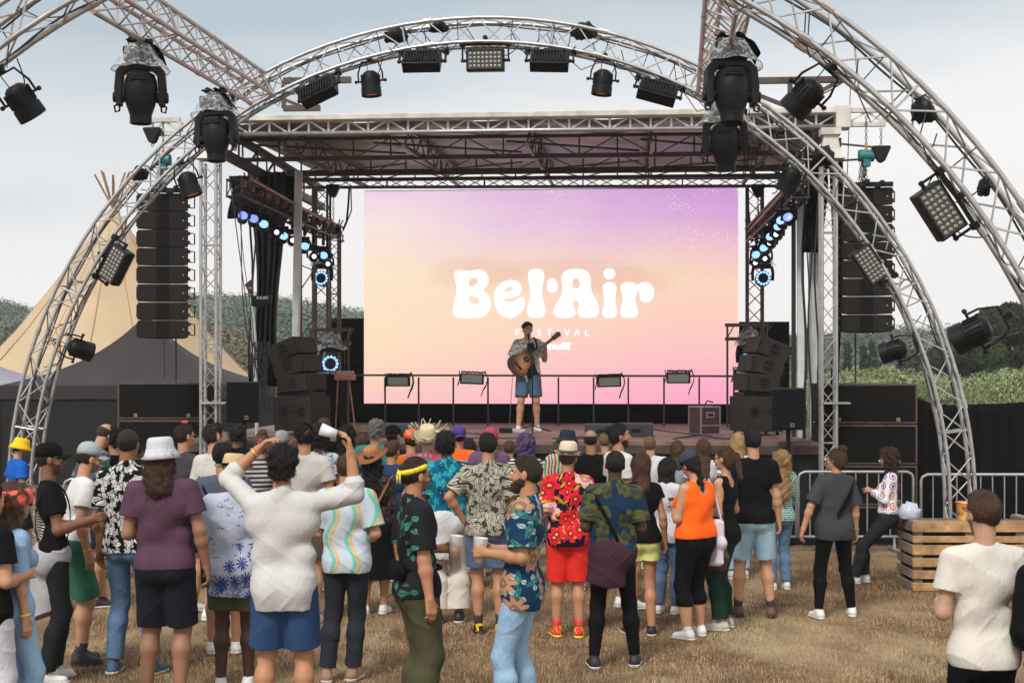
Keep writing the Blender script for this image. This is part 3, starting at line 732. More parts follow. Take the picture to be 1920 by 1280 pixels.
# ================= towers
def tower(px, y1, v, w, m, label, group, z0=0, name='truss_tower', seg=.23):
    p = ST.px(px, y1, v); return straight(name, Vector((p.x, p.y, z0)), Vector((p.x, p.y, p.z)), ST.v, w, m, seg, label=label, group=group, cr=.024, lr=.0075, cat='tower')
tl = tower(395, 305, -.25, .215, ALU, 'silver lattice tower at the left front corner of the stage', 'front stage towers')
tr = tower(1553, 305, -.25, .19, ALU, 'silver lattice tower at the right front corner of the stage', 'front stage towers')
for t_, px in ((tl, 395), (tr, 1556)):
    p = ST.px(px, 300, -.25); g = MB()
    g.lathe([(.26, 0), (.17, .14), (.13, .32), (.19, .33), (.19, .42)], Matrix.Translation(p) @ Matrix.Rotation(R(45) - ST.yaw, 4, 'Z'), 4)
    g.build('tower_head', CREAM, t_)
    g = MB(); q = ST.px(px + 8, 755, -.25); g.box((q.x, q.y, q.z), (.36, .36, .025)); g.build('collar_plate', ALU, t_)
# pale masts behind the corners
for px, yt, yb, w, lb in ((560, 350, 700, .11, 'pale square mast left of the stage behind the black drape'), (1500, 380, 815, .10, 'pale square mast leaning behind the right side speakers'), (1526, 380, 820, .15, 'broad pale mast beside the right front tower')):
    v = 2.6 if px < 900 else 1.3; a, b = ST.px(px, yt, v), ST.px(px - (8 if px < 900 else -2), yb, v); a2 = Vector((a.x, a.y, 5.6))
    g = MB(); g.beam(Vector((b.x, b.y, DZ)), a2, w, w); o = g.build('mast', WHITEM, bevel=.008)
    tag(o, lb, 'mast', 'pale roof masts')
# dark rear lattice towers
for px, v, lb in ((603, 5.5, 'dark lattice tower behind the left wash lights'), (1415, 5.3, 'dark lattice tower behind the right wash lights')):
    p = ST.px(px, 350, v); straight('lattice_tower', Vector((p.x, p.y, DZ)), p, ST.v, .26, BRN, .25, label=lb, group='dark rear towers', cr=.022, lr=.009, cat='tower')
for px, v, lb in ((626, 6.2, 'dark slim lattice mast at the left edge of the screen'),):
    p = ST.px(px, 430, v); straight('lattice_tower', Vector((p.x, p.y, DZ)), p, ST.v, .2, BRN, .2, label=lb, group='dark rear towers', cr=.02, lr=.008, cat='tower')
p = ST.px(577, 350, 4.6); g = MB()
for du in (-.12, .12): g.rod(ST.at((p - ST.o).dot(ST.u) + du, 4.6, DZ), ST.at((p - ST.o).dot(ST.u) + du, 4.6, p.z), .022)
for j in range(9):
    z = DZ + .3 + j * .42; c_ = (p - ST.o).dot(ST.u); g.rod(ST.at(c_ - .12, 4.6, z), ST.at(c_ + .12, 4.6, z + (.35 if j % 2 else -.1)), .012)
tag(g.build('support_frame', BRN), 'narrow dark tube frame behind the left mast', 'frame')

# black drapes at the corners
def drape(us, v, zt_, zb_, label, amp=.05, taper=0, cat='drape', m=CLOTH):
    g = MB(); rows = []
    for j in range(14):
        f = j / 13; z = zt_ + (zb_ - zt_) * f; row = []
        for i in range(50):
            q = i / 49; w = 1 - taper * math.sin(f * math.pi * .8) ** 2
            uu = us[0] + (us[1] - us[0]) * (.5 + (q - .5) * w) + .04 * math.sin(f * 5)
            row.append(ST.at(uu, v + amp * math.sin(q * 30 + math.sin(f * 3)) * (.4 + .6 * f) + .02 * math.sin(q * 71), z))
        rows.append(row)
    g.sheet(rows); return tag(g.build('drape', m, smooth=True, solid=.008), label, cat, 'black corner drapes')
TARP = mat('black tarpaulin', (.006, .0055, .0055), .5, spec=.3, bump=.5, bscale=7)
drape((ST.uz(470, 500, 2.9)[0], ST.uz(540, 500, 2.9)[0]), 2.7, 5.6, 2.15, 'long gathered black drape hanging at the left front corner of the stage', .08, .42, m=TARP)
drape((ST.uz(430, 400, 3.1)[0], ST.uz(560, 400, 3.1)[0]), 3.1, 5.6, 4.9, 'short black drape bunched under the left end of the roof', .06)
drape((ST.uz(1508, 420, 1.0)[0], ST.uz(1545, 420, 1.0)[0]), .9, 5.5, 4.1, 'black cloth strip hanging beside the right front tower', .05)
drape((ST.uz(1555, 500, .3)[0], ST.uz(1580, 500, .3)[0]), .35, 5.4, .8, 'long narrow black strip blowing behind the right front tower', .05, .5)
# guy cables
for a, b, lb in ((ST.px(430, 330, .3), ST.px(478, 690, .3), 'thin guy wire slanting down beside the left front tower'), (ST.px(1572, 690, .5), ST.px(1592, 735, .5), 'short pale guy wire right of the right front tower'), (ST.px(1595, 150, 3), ST.px(1588, 345, 3), 'hanging chain from the end of the roof frame')):
    g = MB(); g.rod(a, b, .008, 5); tag(g.build('guy_wire', CHAIN), lb, 'cable')

# ================= rail in front of the screen
rl = empty('stage_rail', ST.px(1030, 800, 5.4), -ST.yaw, 'dark handrail with upright posts across the back of the stage', 'railing')
v = 5.4; g = MB(); g.beam(ST.px(640, 703, v), ST.px(1392, 705, v), .035, .035); g.build('top_rail', BRN, rl)
g = MB()
for px in (722, 785, 850, 915, 980, 1047, 1113, 1178, 1245, 1311, 1376):
    p = ST.px(px, 705, v); g = MB(); g.beam(Vector((p.x, p.y, DZ)), p - Vector((0, 0, .02)), .03, .03, up=ST.v); g.build('post', BRN, rl)
def RotM(F_yaw=0, yaw=0, pitch=0, roll=0):
    return (Matrix.Rotation(R(yaw) - F_yaw, 4, 'Z') @ Matrix.Rotation(R(roll), 4, 'Y') @ Matrix.Rotation(R(pitch), 4, 'X'))
def put(o, p, M=None, sc=1): return Matrix.Translation(p) @ (M if M is not None else Matrix()) @ Matrix.Diagonal((sc, sc, sc, 1))
first = {}
def place(kind, make, p, M, label, cat, group, sc=1):
    if kind not in first:
        o = make(); first[kind] = o; o.matrix_basis = put(o, p, M, sc); o.matrix_world = o.matrix_basis; o['label'] = label
    else:
        o = dup(first[kind], put(None, p, M, sc), None, label)
    o['category'] = cat; o['group'] = group
    return o
def text_mesh(txt, size, M, m, parent, name='lettering', depth=.003, local=True):
    cu = bpy.data.curves.new('t', 'FONT'); cu.body = txt; cu.size = size; cu.align_x = 'CENTER'; cu.align_y = 'CENTER'; cu.extrude = depth
    o = bpy.data.objects.new('t', cu); COL.objects.link(o); bpy.context.view_layer.update()
    me = bpy.data.meshes.new_from_object(o.evaluated_get(bpy.context.evaluated_depsgraph_get()))
    bpy.data.objects.remove(o); bpy.data.curves.remove(cu)
    g = MB(); g._add([M @ v.co for v in me.vertices], [tuple(p.vertices) for p in me.polygons]); bpy.data.meshes.remove(me)
    return g.build(name, m, parent, local=local)
XZ = Matrix.Rotation(R(90), 4, 'X')       # text upright, facing -Y

# ---- can light: hangs from z=0, beam towards -Z when unrotated
ORG = mat('warm lens rim', (.5, .13, .05), .3, emit=(1, .25, .1), estr=.18)
def mk_can():
    r = empty('can_light'); g = MB(); g.sm = True
    z = -.17
    g.lathe([(.0, z), (.055, z), (.085, z - .02), (.105, z - .06), (.112, z - .10), (.112, z - .19), (.122, z - .195), (.125, z - .30), (.118, z - .305), (.112, z - .27)], None, 24)
    smooth_angle(g.build('housing', BLK, r, True), 35)
    g = MB()
    for k in range(20):
        a = 2 * math.pi * k / 20; g.box((.114 * math.cos(a), .114 * math.sin(a), z - .11), (.012, .006, .13), Matrix.Rotation(a, 3, 'Z'))
    g.build('cooling_fins', BLKM, r, True)
    g = MB(); g.lathe([(0, z - .268), (.108, z - .272)], None, 24); g.build('lens', ORG, r, True)
    g = MB(); g.tube([(-.15, 0, z - .12), (-.15, 0, z - .02), (-.10, 0, -.05), (.10, 0, -.05), (.15, 0, z - .02), (.15, 0, z - .12)], .011, 6)
    for sx in (-1, 1): g.rod((sx * .11, 0, z - .12), (sx * .175, 0, z - .12), .013); g.ball((sx * .18, 0, z - .12), .022, 8)
    g.build('yoke', BLKM, r, True)
    g = MB(); g.box((0, 0, -.025), (.045, .06, .06)); g.rod((0, -.04, .0), (0, .04, .0), .032, 8); g.build('clamp', BLKM, r, True)
    g = MB(); g.tube(sag((.03, 0, z), (.16, .02, .0), .12, 8), .006, 5); g.build('cable', CABLE, r, True); g = MB(); g.tube(sag((-.03, 0, z), (-.05, .02, .02), -.05, 6), .005, 5); g.build('cable', CABLE, r, True)
    return r
GC = 'black can lights on the arches'
def arc_at(px, py, v=.0): return AR.px(px, py, v) if v > -1 else AN.px(px, py, .1)
cans = [(692, 108, .05, 0, 0, -4, 'black can light second from the left on the main arch top'),
        (1135, 105, .05, 0, 0, 6, 'black can light with orange lens right of the arch peak'),
        (1562, 125, -5.6, 20, 34, 36, 'black can light with glowing orange lens under the nearer arch'),
        (338, 300, .05, 0, 0, -20, 'black can light beside the hanging left speaker column'),
        (105, 640, .05, 0, 40, -68, 'black can light sticking out low on the left arch leg'),
        (0, 128, -5.6, 0, 26, -28, 'black can light cut by the left edge of the picture'),
        (1500, 290, .05, 0, 10, 22, 'black can light in front of the right end of the roof'),
        (1725, 642, .05, 0, 20, 72, 'black can light low on the right arch leg'),
        (1893, 590, -5.6, 0, 20, 62, 'black can light at the right edge in front of the dark trees')]
for (px, py, v, yaw, pitch, roll, lb) in cans:
    k = 1.0
    place('can', mk_can, arc_at(px, py, v), RotM(AR.yaw, yaw, pitch, roll), lb, 'stage light', GC, k)

# ---- LED panel light: hangs from z=0, face -Y
LENS = mat('pale lens', (.24, .24, .205), .15, spec=.8)
def mk_panel():
    r = empty('panel_light'); W_, H_, D_, z = .46, .27, .15, -.24
    g = MB(); g.box((0, 0, z), (W_, D_, H_)); g.build('housing', BLK, r, True, bevel=.012)
    g = MB(); g.box((0, -D_ / 2 - .004, z), (W_ - .04, .008, H_ - .06)); g.build('face_plate', mat('lens tray', (.05, .05, .05), .4), r, True)
    g = MB(); g.sm = True
    for i in range(8):
        for j in range(4):
            g.ball((-W_ / 2 + .055 + i * .05, -D_ / 2 - .010, z - H_ / 2 + .06 + j * .05), .021, 8, sc=(1, .4, 1))
    g.build('lenses', LENS, r, True)
    g = MB()
    for i in range(12): g.box((-W_ / 2 + .04 + i * .035, D_ / 2 + .018, z - .03), (.010, .036, H_ - .09))
    g.box((0, D_ / 2 + .02, z + .09), (W_ - .08, .02, .05))
    g.build('heat_sink', BLKM, r, True)
    g = MB(); g.box((.1, D_ / 2 + .035, z + .09), (.05, .008, .02)); g.build('rating_plate', mat('pale sticker', (.5, .5, .4), .6), r, True)
    g = MB(); zb = -.045
    g.beam((-W_ / 2 - .05, 0, zb), (W_ / 2 + .05, 0, zb), .03, .03)
    for sx in (-1, 1):
        g.box((sx * (W_ / 2 + .05), 0, zb - .1), (.02, .035, .23)); g.box((sx * (W_ / 2 + .05), 0, zb), (.06, .07, .06)); g.rod((sx * (W_ / 2), 0, z), (sx * (W_ / 2 + .07), 0, z), .02, 8)
    g.build('yoke', BLKM, r, True)
    g = MB(); g.box((0, 0, -.01), (.05, .05, .07)); g.rod((0, -.04, .03), (0, .04, .03), .03, 8); g.build('clamp', BLKM, r, True)
    g = MB(); g.tube(sag((.12, .08, z + .12), (.42, .05, -.02), .1, 8), .006, 5); g.build('cable', CABLE, r, True); g = MB(); g.tube(sag((-.1, .09, z + .12), (-.3, .05, .0), .14, 8), .006, 5); g.build('cable', CABLE, r, True)
    return r
GP = 'black LED panel lights on the arches'
pans = [(597, 150, .05, 170, 38, 22, 'black LED panel light tilted, third from the left on the main arch'),
        (795, 93, .05, 180, 42, 0, 'black LED panel light just left of the arch peak seen from behind'),
        (910, 76, .05, 0, 6, 0, 'LED panel light at the arch peak with its pale lens face towards us'),
        (1033, 92, .05, 180, 42, -2, 'black LED panel light just right of the arch peak seen from behind'),
        (1240, 152, .05, 180, 44, -16, 'black LED panel light tilted, under the right shoulder of the main arch'),
        (193, 478, .05, -18, 0, -58, 'LED panel light on the left arch leg in front of the tan tent'),
        (1660, 475, .05, 14, 8, 55, 'LED panel light in front of the hanging right speaker column'),
        (1803, 366, -5.6, 16, 8, 55, 'large LED panel light on the nearer arch against the white sky')]
for (px, py, v, yaw, pitch, roll, lb) in pans:
    place('pan', mk_panel, arc_at(px, py, v), RotM(AR.yaw, yaw, pitch, roll), lb, 'stage light', GP, 1.0 if v > -1 else .92)

# ---- moving heads in rain covers
def clear_mat():
    m = bpy.data.materials.new('clear rain cover'); m.use_nodes = True; t = m.node_tree; b = t.nodes['Principled BSDF']
    b.inputs['Base Color'].default_value = (.62, .66, .68, 1); b.inputs['Roughness'].default_value = .12; b.inputs['Specular IOR Level'].default_value = .9
    tc = t.nodes.new('ShaderNodeTexCoord'); n = t.nodes.new('ShaderNodeTexNoise'); n.inputs['Scale'].default_value = 14; n.inputs['Detail'].default_value = 5; n.inputs['Distortion'].default_value = 1.5
    t.links.new(tc.outputs['Object'], n.inputs[0])
    r = t.nodes.new('ShaderNodeValToRGB'); r.color_ramp.elements[0].position = .44; r.color_ramp.elements[0].color = (.12,) * 3 + (1,); r.color_ramp.elements[1].position = .62; r.color_ramp.elements[1].color = (.62,) * 3 + (1,)
    t.links.new(n.outputs[0], r.inputs[0]); t.links.new(r.outputs[0], b.inputs['Alpha'])
    bp = t.nodes.new('ShaderNodeBump'); bp.inputs['Strength'].default_value = 1; bp.inputs['Distance'].default_value = .03; t.links.new(n.outputs[0], bp.inputs['Height']); t.links.new(bp.outputs[0], b.inputs['Normal'])
    return m
CLEAR = clear_mat()
GLASS = mat('lens glass', (.10, .11, .12), .05, spec=1.0)
LIT = mat('lit lens', (.8, .8, .8), .2, emit=(1, .98, .95), estr=1.2)
def mk_head():
    r = empty('moving_head'); g = MB()
    g.box((0, 0, -.13), (.30, .24, .13)); g.build('base', BLK, r, True, bevel=.02)
    g = MB(); g.box((-.08, 0, -.035), (.04, .06, .08)); g.box((.08, 0, -.035), (.04, .06, .08)); g.rod((-.08, -.05, .01), (-.08, .05, .01), .032, 8); g.rod((.08, -.05, .01), (.08, .05, .01), .032, 8); g.build('clamp', BLKM, r, True)
    g = MB(); outer = [(-.215, -.60), (-.235, -.45), (-.22, -.28), (-.16, -.215), (.16, -.215), (.22, -.28), (.235, -.45), (.215, -.60)]; inner = [(.165, -.60), (.16, -.44), (.15, -.31), (.10, -.27), (-.10, -.27), (-.15, -.31), (-.16, -.44), (-.165, -.60)]
    g.prism(outer + inner, Matrix.Translation((0, -.06, 0)), .12); 
    for sx in (-1, 1): g.rod((sx * .14, 0, -.52), (sx * .25, 0, -.52), .05, 12)
    g.build('yoke', BLK, r, True, bevel=.01)
    for sx in (-1, 1): g = MB(); g.tube([(sx * .20, -.02, -.58), (sx * .235, -.02, -.61), (sx * .225, -.02, -.66), (sx * .19, -.02, -.65), (sx * .185, -.02, -.59)], .010, 6); g.build('handle', BLKM, r, True)
    g = MB(); g.sm = True; g.lathe([(0, -.275), (.07, -.28), (.12, -.305), (.145, -.36), (.155, -.44), (.15, -.52), (.13, -.60), (.105, -.67), (.10, -.685), (.10, -.76), (.088, -.765), (.08, -.74)], None, 20, 1, .95)
    o = g.build('head', BLK, r, True); smooth_angle(o, 30)
    g = MB(); g.box((0, -.13, -.345), (.16, .035, .07)); g.box((0, -.150, -.345), (.09, .006, .03)); g.build('vent_panel', BLKM, r, True, bevel=.006)
    g = MB(); g.sm = True; g.lathe([(0, -.735), (.05, -.738), (.082, -.742)], None, 20); g.build('lens', GLASS, r, True)
    rr = random.Random(3); g = MB(); g.sm = True; prof = [(.10, -.02), (.15, -.05), (.18, -.12), (.205, -.19), (.262, -.255), (.268, -.27)]
    vs = []
    for (q, z) in prof:
        for k in range(40):
            a = 2 * math.pi * k / 40; qq = q * (1 + .05 * math.sin(a * 9 + z * 30) + .03 * math.sin(a * 17 + z * 11)) if q < .26 else q
            vs.append((qq * math.cos(a), qq * math.sin(a), z + .008 * math.sin(a * 7)))
    g._add(vs, [(i * 40 + k, i * 40 + (k + 1) % 40, (i + 1) * 40 + (k + 1) % 40, (i + 1) * 40 + k) for i in range(5) for k in range(40)])
    g.build('rain_cover', CLEAR, r, True)
    g = MB(); g.tube([(.268 * math.cos(2 * math.pi * k / 40), .268 * math.sin(2 * math.pi * k / 40), -.268 + .008 * math.sin(2 * math.pi * k / 40 * 7)) for k in range(41)], .004, 5, False); g.build('cover_rim', mat('rim wire', (.2, .2, .2), .4), r, True)
    g = MB(); g.sm = True; rows = [[(.02 + .20 * i / 8, -.14 + .18 * j / 5, -.01 - .010 * i * i / 4 + .012 * math.sin(i * 1.3 + j) - .01 * j) for j in range(6)] for i in range(9)]; g.sheet(rows)
    rows = [[(-.12 + .18 * i / 8, -.12 + .2 * j / 5, -.02 + .012 * math.sin(i * 1.7 + j * .8)) for j in range(6)] for i in range(9)]; g.sheet(rows)
    g.build('cover_cloth', CLOTH, r, True, solid=.01)
    return r
for (px, py, f, yaw, pitch, roll, sc, lb) in [(264, 78, .72, 8, 0, 0, 1.02, 'leftmost and nearest moving head light in its clear rain cover'),
        (405, 172, .24, -10, -4, -2, 1.05, 'moving head light hanging in front of the left stage tower'),
        (1369, 72, .72, 5, -9, 1, 1.06, 'upper of the two right moving head lights'),
        (1357, 180, .25, -8, 6, -2, 1.08, 'lower of the two right moving head lights, partly behind the other')]:
    A, B = (pl0, pl1) if px < 900 else (pr0, pr1); d_ = A.lerp(B, f).y
    p = P(px, py, d_); o = place('mh', mk_head, p, RotM(0, yaw, pitch, roll), lb, 'stage light', 'moving head lights in clear rain covers', sc)
# lit lens for the two that shine
# ---- line arrays
def cab(g1, g2, g3, M, w=.73, h=.24, dpt=.45):
    back = .55
    vs = [M @ Vector(v) for v in ((-w / 2, 0, 0), (w / 2, 0, 0), (w / 2, 0, h), (-w / 2, 0, h), (-w / 2 * back, dpt, .03), (w / 2 * back, dpt, .03), (w / 2 * back, dpt, h - .03), (-w / 2 * back, dpt, h - .03))]
    g1._add(vs, [(0, 1, 2, 3), (5, 4, 7, 6), (4, 0, 3, 7), (1, 5, 6, 2), (3, 2, 6, 7), (4, 5, 1, 0)])
    g2._add([M @ Vector(v) for v in ((-.09, -.004, .006), (.09, -.004, .006), (.09, -.004, h - .006), (-.09, -.004, h - .006))], [(0, 1, 2, 3)])
def line_array(px, ytop, v, label, width, yaw):
    p = ST.px(px, ytop, v); base = empty('line_array', p, 0, label, 'speaker array', 'hanging speaker columns')
    s_ = FPX / p.y; W_ = width / s_; h = 272 / 8 / s_; n = 8
    Rz = Matrix.Rotation(R(yaw) - ST.yaw, 4, 'Z'); z = p.z
    for i in range(n):
        tilt = -[0, .3, .6, 1, 1.5, 2.2, 3.2, 4.5][i]
        zz = p.z - (i + 1) * h
        M = Matrix.Translation((p.x, p.y, zz)) @ Rz @ Matrix.Rotation(R(tilt), 4, 'X')
        g1, g2, g3 = MB(), MB(), MB(); cab(g1, g2, g3, M, W_, h - .012)
        c_ = g1.build('cabinet', CABB, base, bevel=.006)
        g2.build('centre_grille', GRILLE, c_)
        g = MB()
        for sx in (-1, 1):
            for zf in (.25, .75): g.box(M @ Vector((sx * (W_ / 2 + .004), .035, h * zf)), (.022, .05, .05), Rz.to_3x3())
            g.tube([M @ Vector((sx * (W_ / 2 + .0), .12, h * .2)), M @ Vector((sx * (W_ / 2 + .05), .17, h * .2)), M @ Vector((sx * (W_ / 2 + .05), .17, h * .8)), M @ Vector((sx * (W_ / 2), .12, h * .8))], .010, 5)
        g.build('rigging', BLKM, c_)
        g = MB(); g.box(M @ Vector((W_ / 2 - .07, -.003, h * .45)), (.02, .004, .02), Rz.to_3x3()); g.build('badge', mat('badge', (.25, .25, .22), .5), c_)
    g = MB(); T = lambda x, y, zz: Matrix.Translation(p) @ Rz @ Vector((x, y, zz))
    g.beam(T(-.2, 0, .03), T(.35, 0, .03), .08, .06); g.beam(T(.0, -.1, .06), T(.0, .5, .06), .06, .06); g.beam(T(.2, -.1, .05), T(.2, .5, .05), .05, .05); g.build('flying_frame', BLKM, base)
    q = ST.px(px, 690 if px < 900 else 680, v); g = MB(); return base
line_array(305, 361, -.1, 'tall hanging column of eight brown speakers left of the stage', 96, 4)
line_array(1625, 350, -.1, 'tall hanging column of eight brown speakers right of the stage', 95, -2)
for px, y0, y1, v, lb in ((330, 630, 716, 0.3, 'thin tie cable below the left hanging speakers'), (1604, 626, 728, .3, 'thin tie cable below the right hanging speakers'), (308, 630, 716, .3, 'second thin tie cable below the left hanging speakers')):
    g = MB(); g.rod(ST.px(px, y0, v), ST.px(px, y1, v), .012 if px != 308 else .005, 6); tag(g.build('tie_cable', CABLE), lb, 'cable')
# chain hoists
TEAL = mat('teal hoist paint', (.015, .16, .18), .4, var=.2)
def chain(g, a, b, r=.009, step=.045):
    a, b = Vector(a), Vector(b); n = max(2, int((b - a).length / step)); d = (b - a).normalized(); u, w = orth(d)
    for i in range(n):
        c = a.lerp(b, (i + .5) / n); x = u if i % 2 else w
        g.tube([c - d * step * .6, c - d * step * .3 + x * .014, c + d * step * .3 + x * .014, c + d * step * .6, c + d * step * .3 - x * .014, c - d * step * .3 - x * .014, c - d * step * .6], r * .6, 4, False)
def hoist(px, ytop, ybody, yend, v, body, label):
    r_ = empty('chain_hoist', ST.px(px, ytop, v), 0, label, 'hoist', 'chain hoists'); a, b, c = ST.px(px, ytop, v), ST.px(px, ybody, v), ST.px(px, yend, v)
    g = MB(); chain(g, a, b); chain(g, b, c); g.build('chain', CHAIN, r_)
    g = MB(); g.sm = True
    if body == 'teal':
        g.tube([b + ST.u * -.10 + Vector((0, 0, 0)), b + ST.u * .10], .085, 12); g.box(b + Vector((0, 0, -.09)), (.10, .12, .12)); 
        o = g.build('motor', TEAL, r_); smooth_angle(o, 40)
        g = MB(); 
        for k in range(5): chain(g, b + ST.u * (-.07 + .02 * k) + Vector((0, 0, -.1)), b + ST.u * (-.10 + .018 * k) + Vector((0, 0, -.42 + .04 * abs(k - 2))), .008)
        g.build('chain_bundle', CHAIN, r_)
        g = MB(); g.box(b + Vector((0, 0, .13)), (.035, .02, .10)); g.build('hook', mat('yellow hook', (.5, .28, .03), .5), r_)
    else:
        g.sm = False; M = Matrix.Translation(b) @ Matrix.Rotation(-ST.yaw, 4, 'Z')
        g.prism([(-.13, .09), (-.11, .11), (.11, .11), (.13, .09), (.045, -.10), (.0, -.12), (-.045, -.10)], M @ Matrix.Translation((0, -.06, 0)), .12); g.build('motor', BLK, r_, bevel=.012)
    return r_
hoist(1624, 217, 292, 348, -.05, 'teal', 'teal chain hoist above the right hanging speakers')
hoist(1652, 240, 289, 291, -.12, 'blk', 'black triangular hoist right of the teal one')
hoist(306, 228, 300, 358, -.05, 'teal', 'teal chain hoist above the left hanging speakers')
hoist(286, 250, 254, 276, -.12, 'blk2' if False else 'blk', 'black hook block left of the left teal hoist')
hoist(625, 352, 358, 425, 4.9, 'blk', 'black hoist holding the far end of the left lighting truss')
hoist(1421, 350, 358, 425, 4.9, 'blk', 'black hoist holding the far end of the right lighting truss')
for px, lb in ((655, 'long looped strap left of the screen'), (1400, 'long looped strap right of the screen')):
    g = MB(); sgn = -1 if px < 900 else 1
    g.tube([ST.px(px, 352, 5), ST.px(px - 2 * sgn * -1, 385, 5), ST.px(px + sgn * 5, 415, 5), ST.px(px + sgn * 12, 432, 5)], .02, 6); g.tube([ST.px(px + 3, 352, 5.05), ST.px(px + 4, 395, 5.05), ST.px(px + sgn * 8, 425, 5.05)], .012, 6)
    tag(g.build('strap', CABLE), lb, 'strap', 'black straps')

# ---- subwoofers
def mk_sub():
    r = empty('subwoofer'); W_, H_, D_ = 1.34, .545, .70
    g = MB(); g.box((0, D_ / 2, H_ / 2), (W_, D_, H_)); g.build('cabinet', mat('sub cabinet', (.026, .013, .015), .7, spec=.2, var=.3, vscale=3), r, True, bevel=.012)
    g = MB(); g.box((0, -.006, H_ / 2), (W_ - .07, .02, H_ - .06)); g.build('grille', GRILLE, r, True, bevel=.004)
    g = MB()
    for z in (.014, H_ - .014): g.box((0, .002, z), (W_ - .005, .012, .024))
    for x in (-W_ / 2 + .014, W_ / 2 - .014): g.box((x, .0025, H_ / 2), (.022, .012, H_ - .055))
    g.build('worn_edge', WORN, r, True)
    g = MB(); 
    for x in (-.39, .41):
        for (a, b, c_, d_) in ((0, .02, .045, .006), (0, -.02, .045, .006), (-.02, 0, .006, .035), (.02, 0, .006, .035)): g.box((x + a, -.020, .055 + b), (c_, .008, d_))
        g.box((x, -.020, .055), (.014, .008, .014))
    g.build('logo', mat('brass logo', (.55, .42, .2), .4, .3), r, True)
    for sx in (-1, 1): g = MB(); g.box((sx * (W_ / 2 + .003), .3, H_ / 2), (.01, .22, .12)); g.build('side_handle', BLKM, r, True)
    return r
def sub_stack(px, y0, v, n, yaw, where):
    nm = ['bottom', 'second from the ground', 'third from the ground', 'topmost', 'fifth']
    for i in range(n):
        p = ST.px(px, 1000, v); p.z = i * .56
        o = place('sub', mk_sub, p, RotM(ST.yaw, yaw, 0, 0), f'wide dark subwoofer, {nm[i] if i < n - 1 else "topmost"} of the stack {where}', 'subwoofer', 'stacked subwoofers')
        o.scale = (1, 1, 1)
sub_stack(303, 0, 1.0, 4, 2, 'left of the stage')
sub_stack(1627, 0, .0, 4, 0, 'right of the stage')

# ---- monitor speakers on poles
def top_speaker(px, ytop, ybot, v, wpx, label, yaw, pole=True, mm=None):
    a, b = ST.px(px, ytop, v), ST.px(px, ybot, v); s_ = FPX / a.y; w = wpx / s_; h = a.z - b.z
    r = empty('loudspeaker', (a.x, a.y, b.z), R(yaw) - ST.yaw, label, 'loudspeaker', 'black speakers beside the stage')
    g = MB(); pr = [(-w / 2, 0), (w / 2, 0), (w / 2 * .7, .38), (-w / 2 * .7, .38)]
    vs = [(x, y, z) for z in (0, h) for x, y in pr]; g._add(vs, [(3, 2, 1, 0), (4, 5, 6, 7), (0, 1, 5, 4), (1, 2, 6, 5), (2, 3, 7, 6), (3, 0, 4, 7)]); g.build('cabinet', mm or BLK, r, True, bevel=.015)
    g = MB(); g.box((0, -.004, h / 2), (w - .04, .012, h - .04)); g.build('grille', mat('fine black grille', (.005, .0055, .0085), .8, spec=.15, bump=.4, bscale=250), r, True)
    g = MB(); 
    for (x, z, c_, d_) in ((0, .02, .045, .006), (0, -.02, .045, .006), (-.02, 0, .006, .04), (.02, 0, .006, .04)): g.box((w * .12 + x, -.013, .07 + z), (c_, .006, d_))
    g.build('logo', mat('brass logo', (.55, .42, .2)), r, True)
    if pole:
        g = MB(); g.rod((0, .15, -b.z + .01), (0, .15, 0), .03, 8)
        for k in range(3): a_ = 2.1 * k; g.rod((0, .15, -b.z + .5), (.45 * math.cos(a_), .15 + .45 * math.sin(a_), -b.z + .02), .015)
        g.build('pole_stand', BLKM, r, True)
    return r
top_speaker(455, 715, 792, -.35, 62, 'black speaker standing on a pole at the left front corner of the stage', 6)
top_speaker(1478, 727, 806, -.35, 62, 'black speaker standing on a pole at the right front corner of the stage', -6)
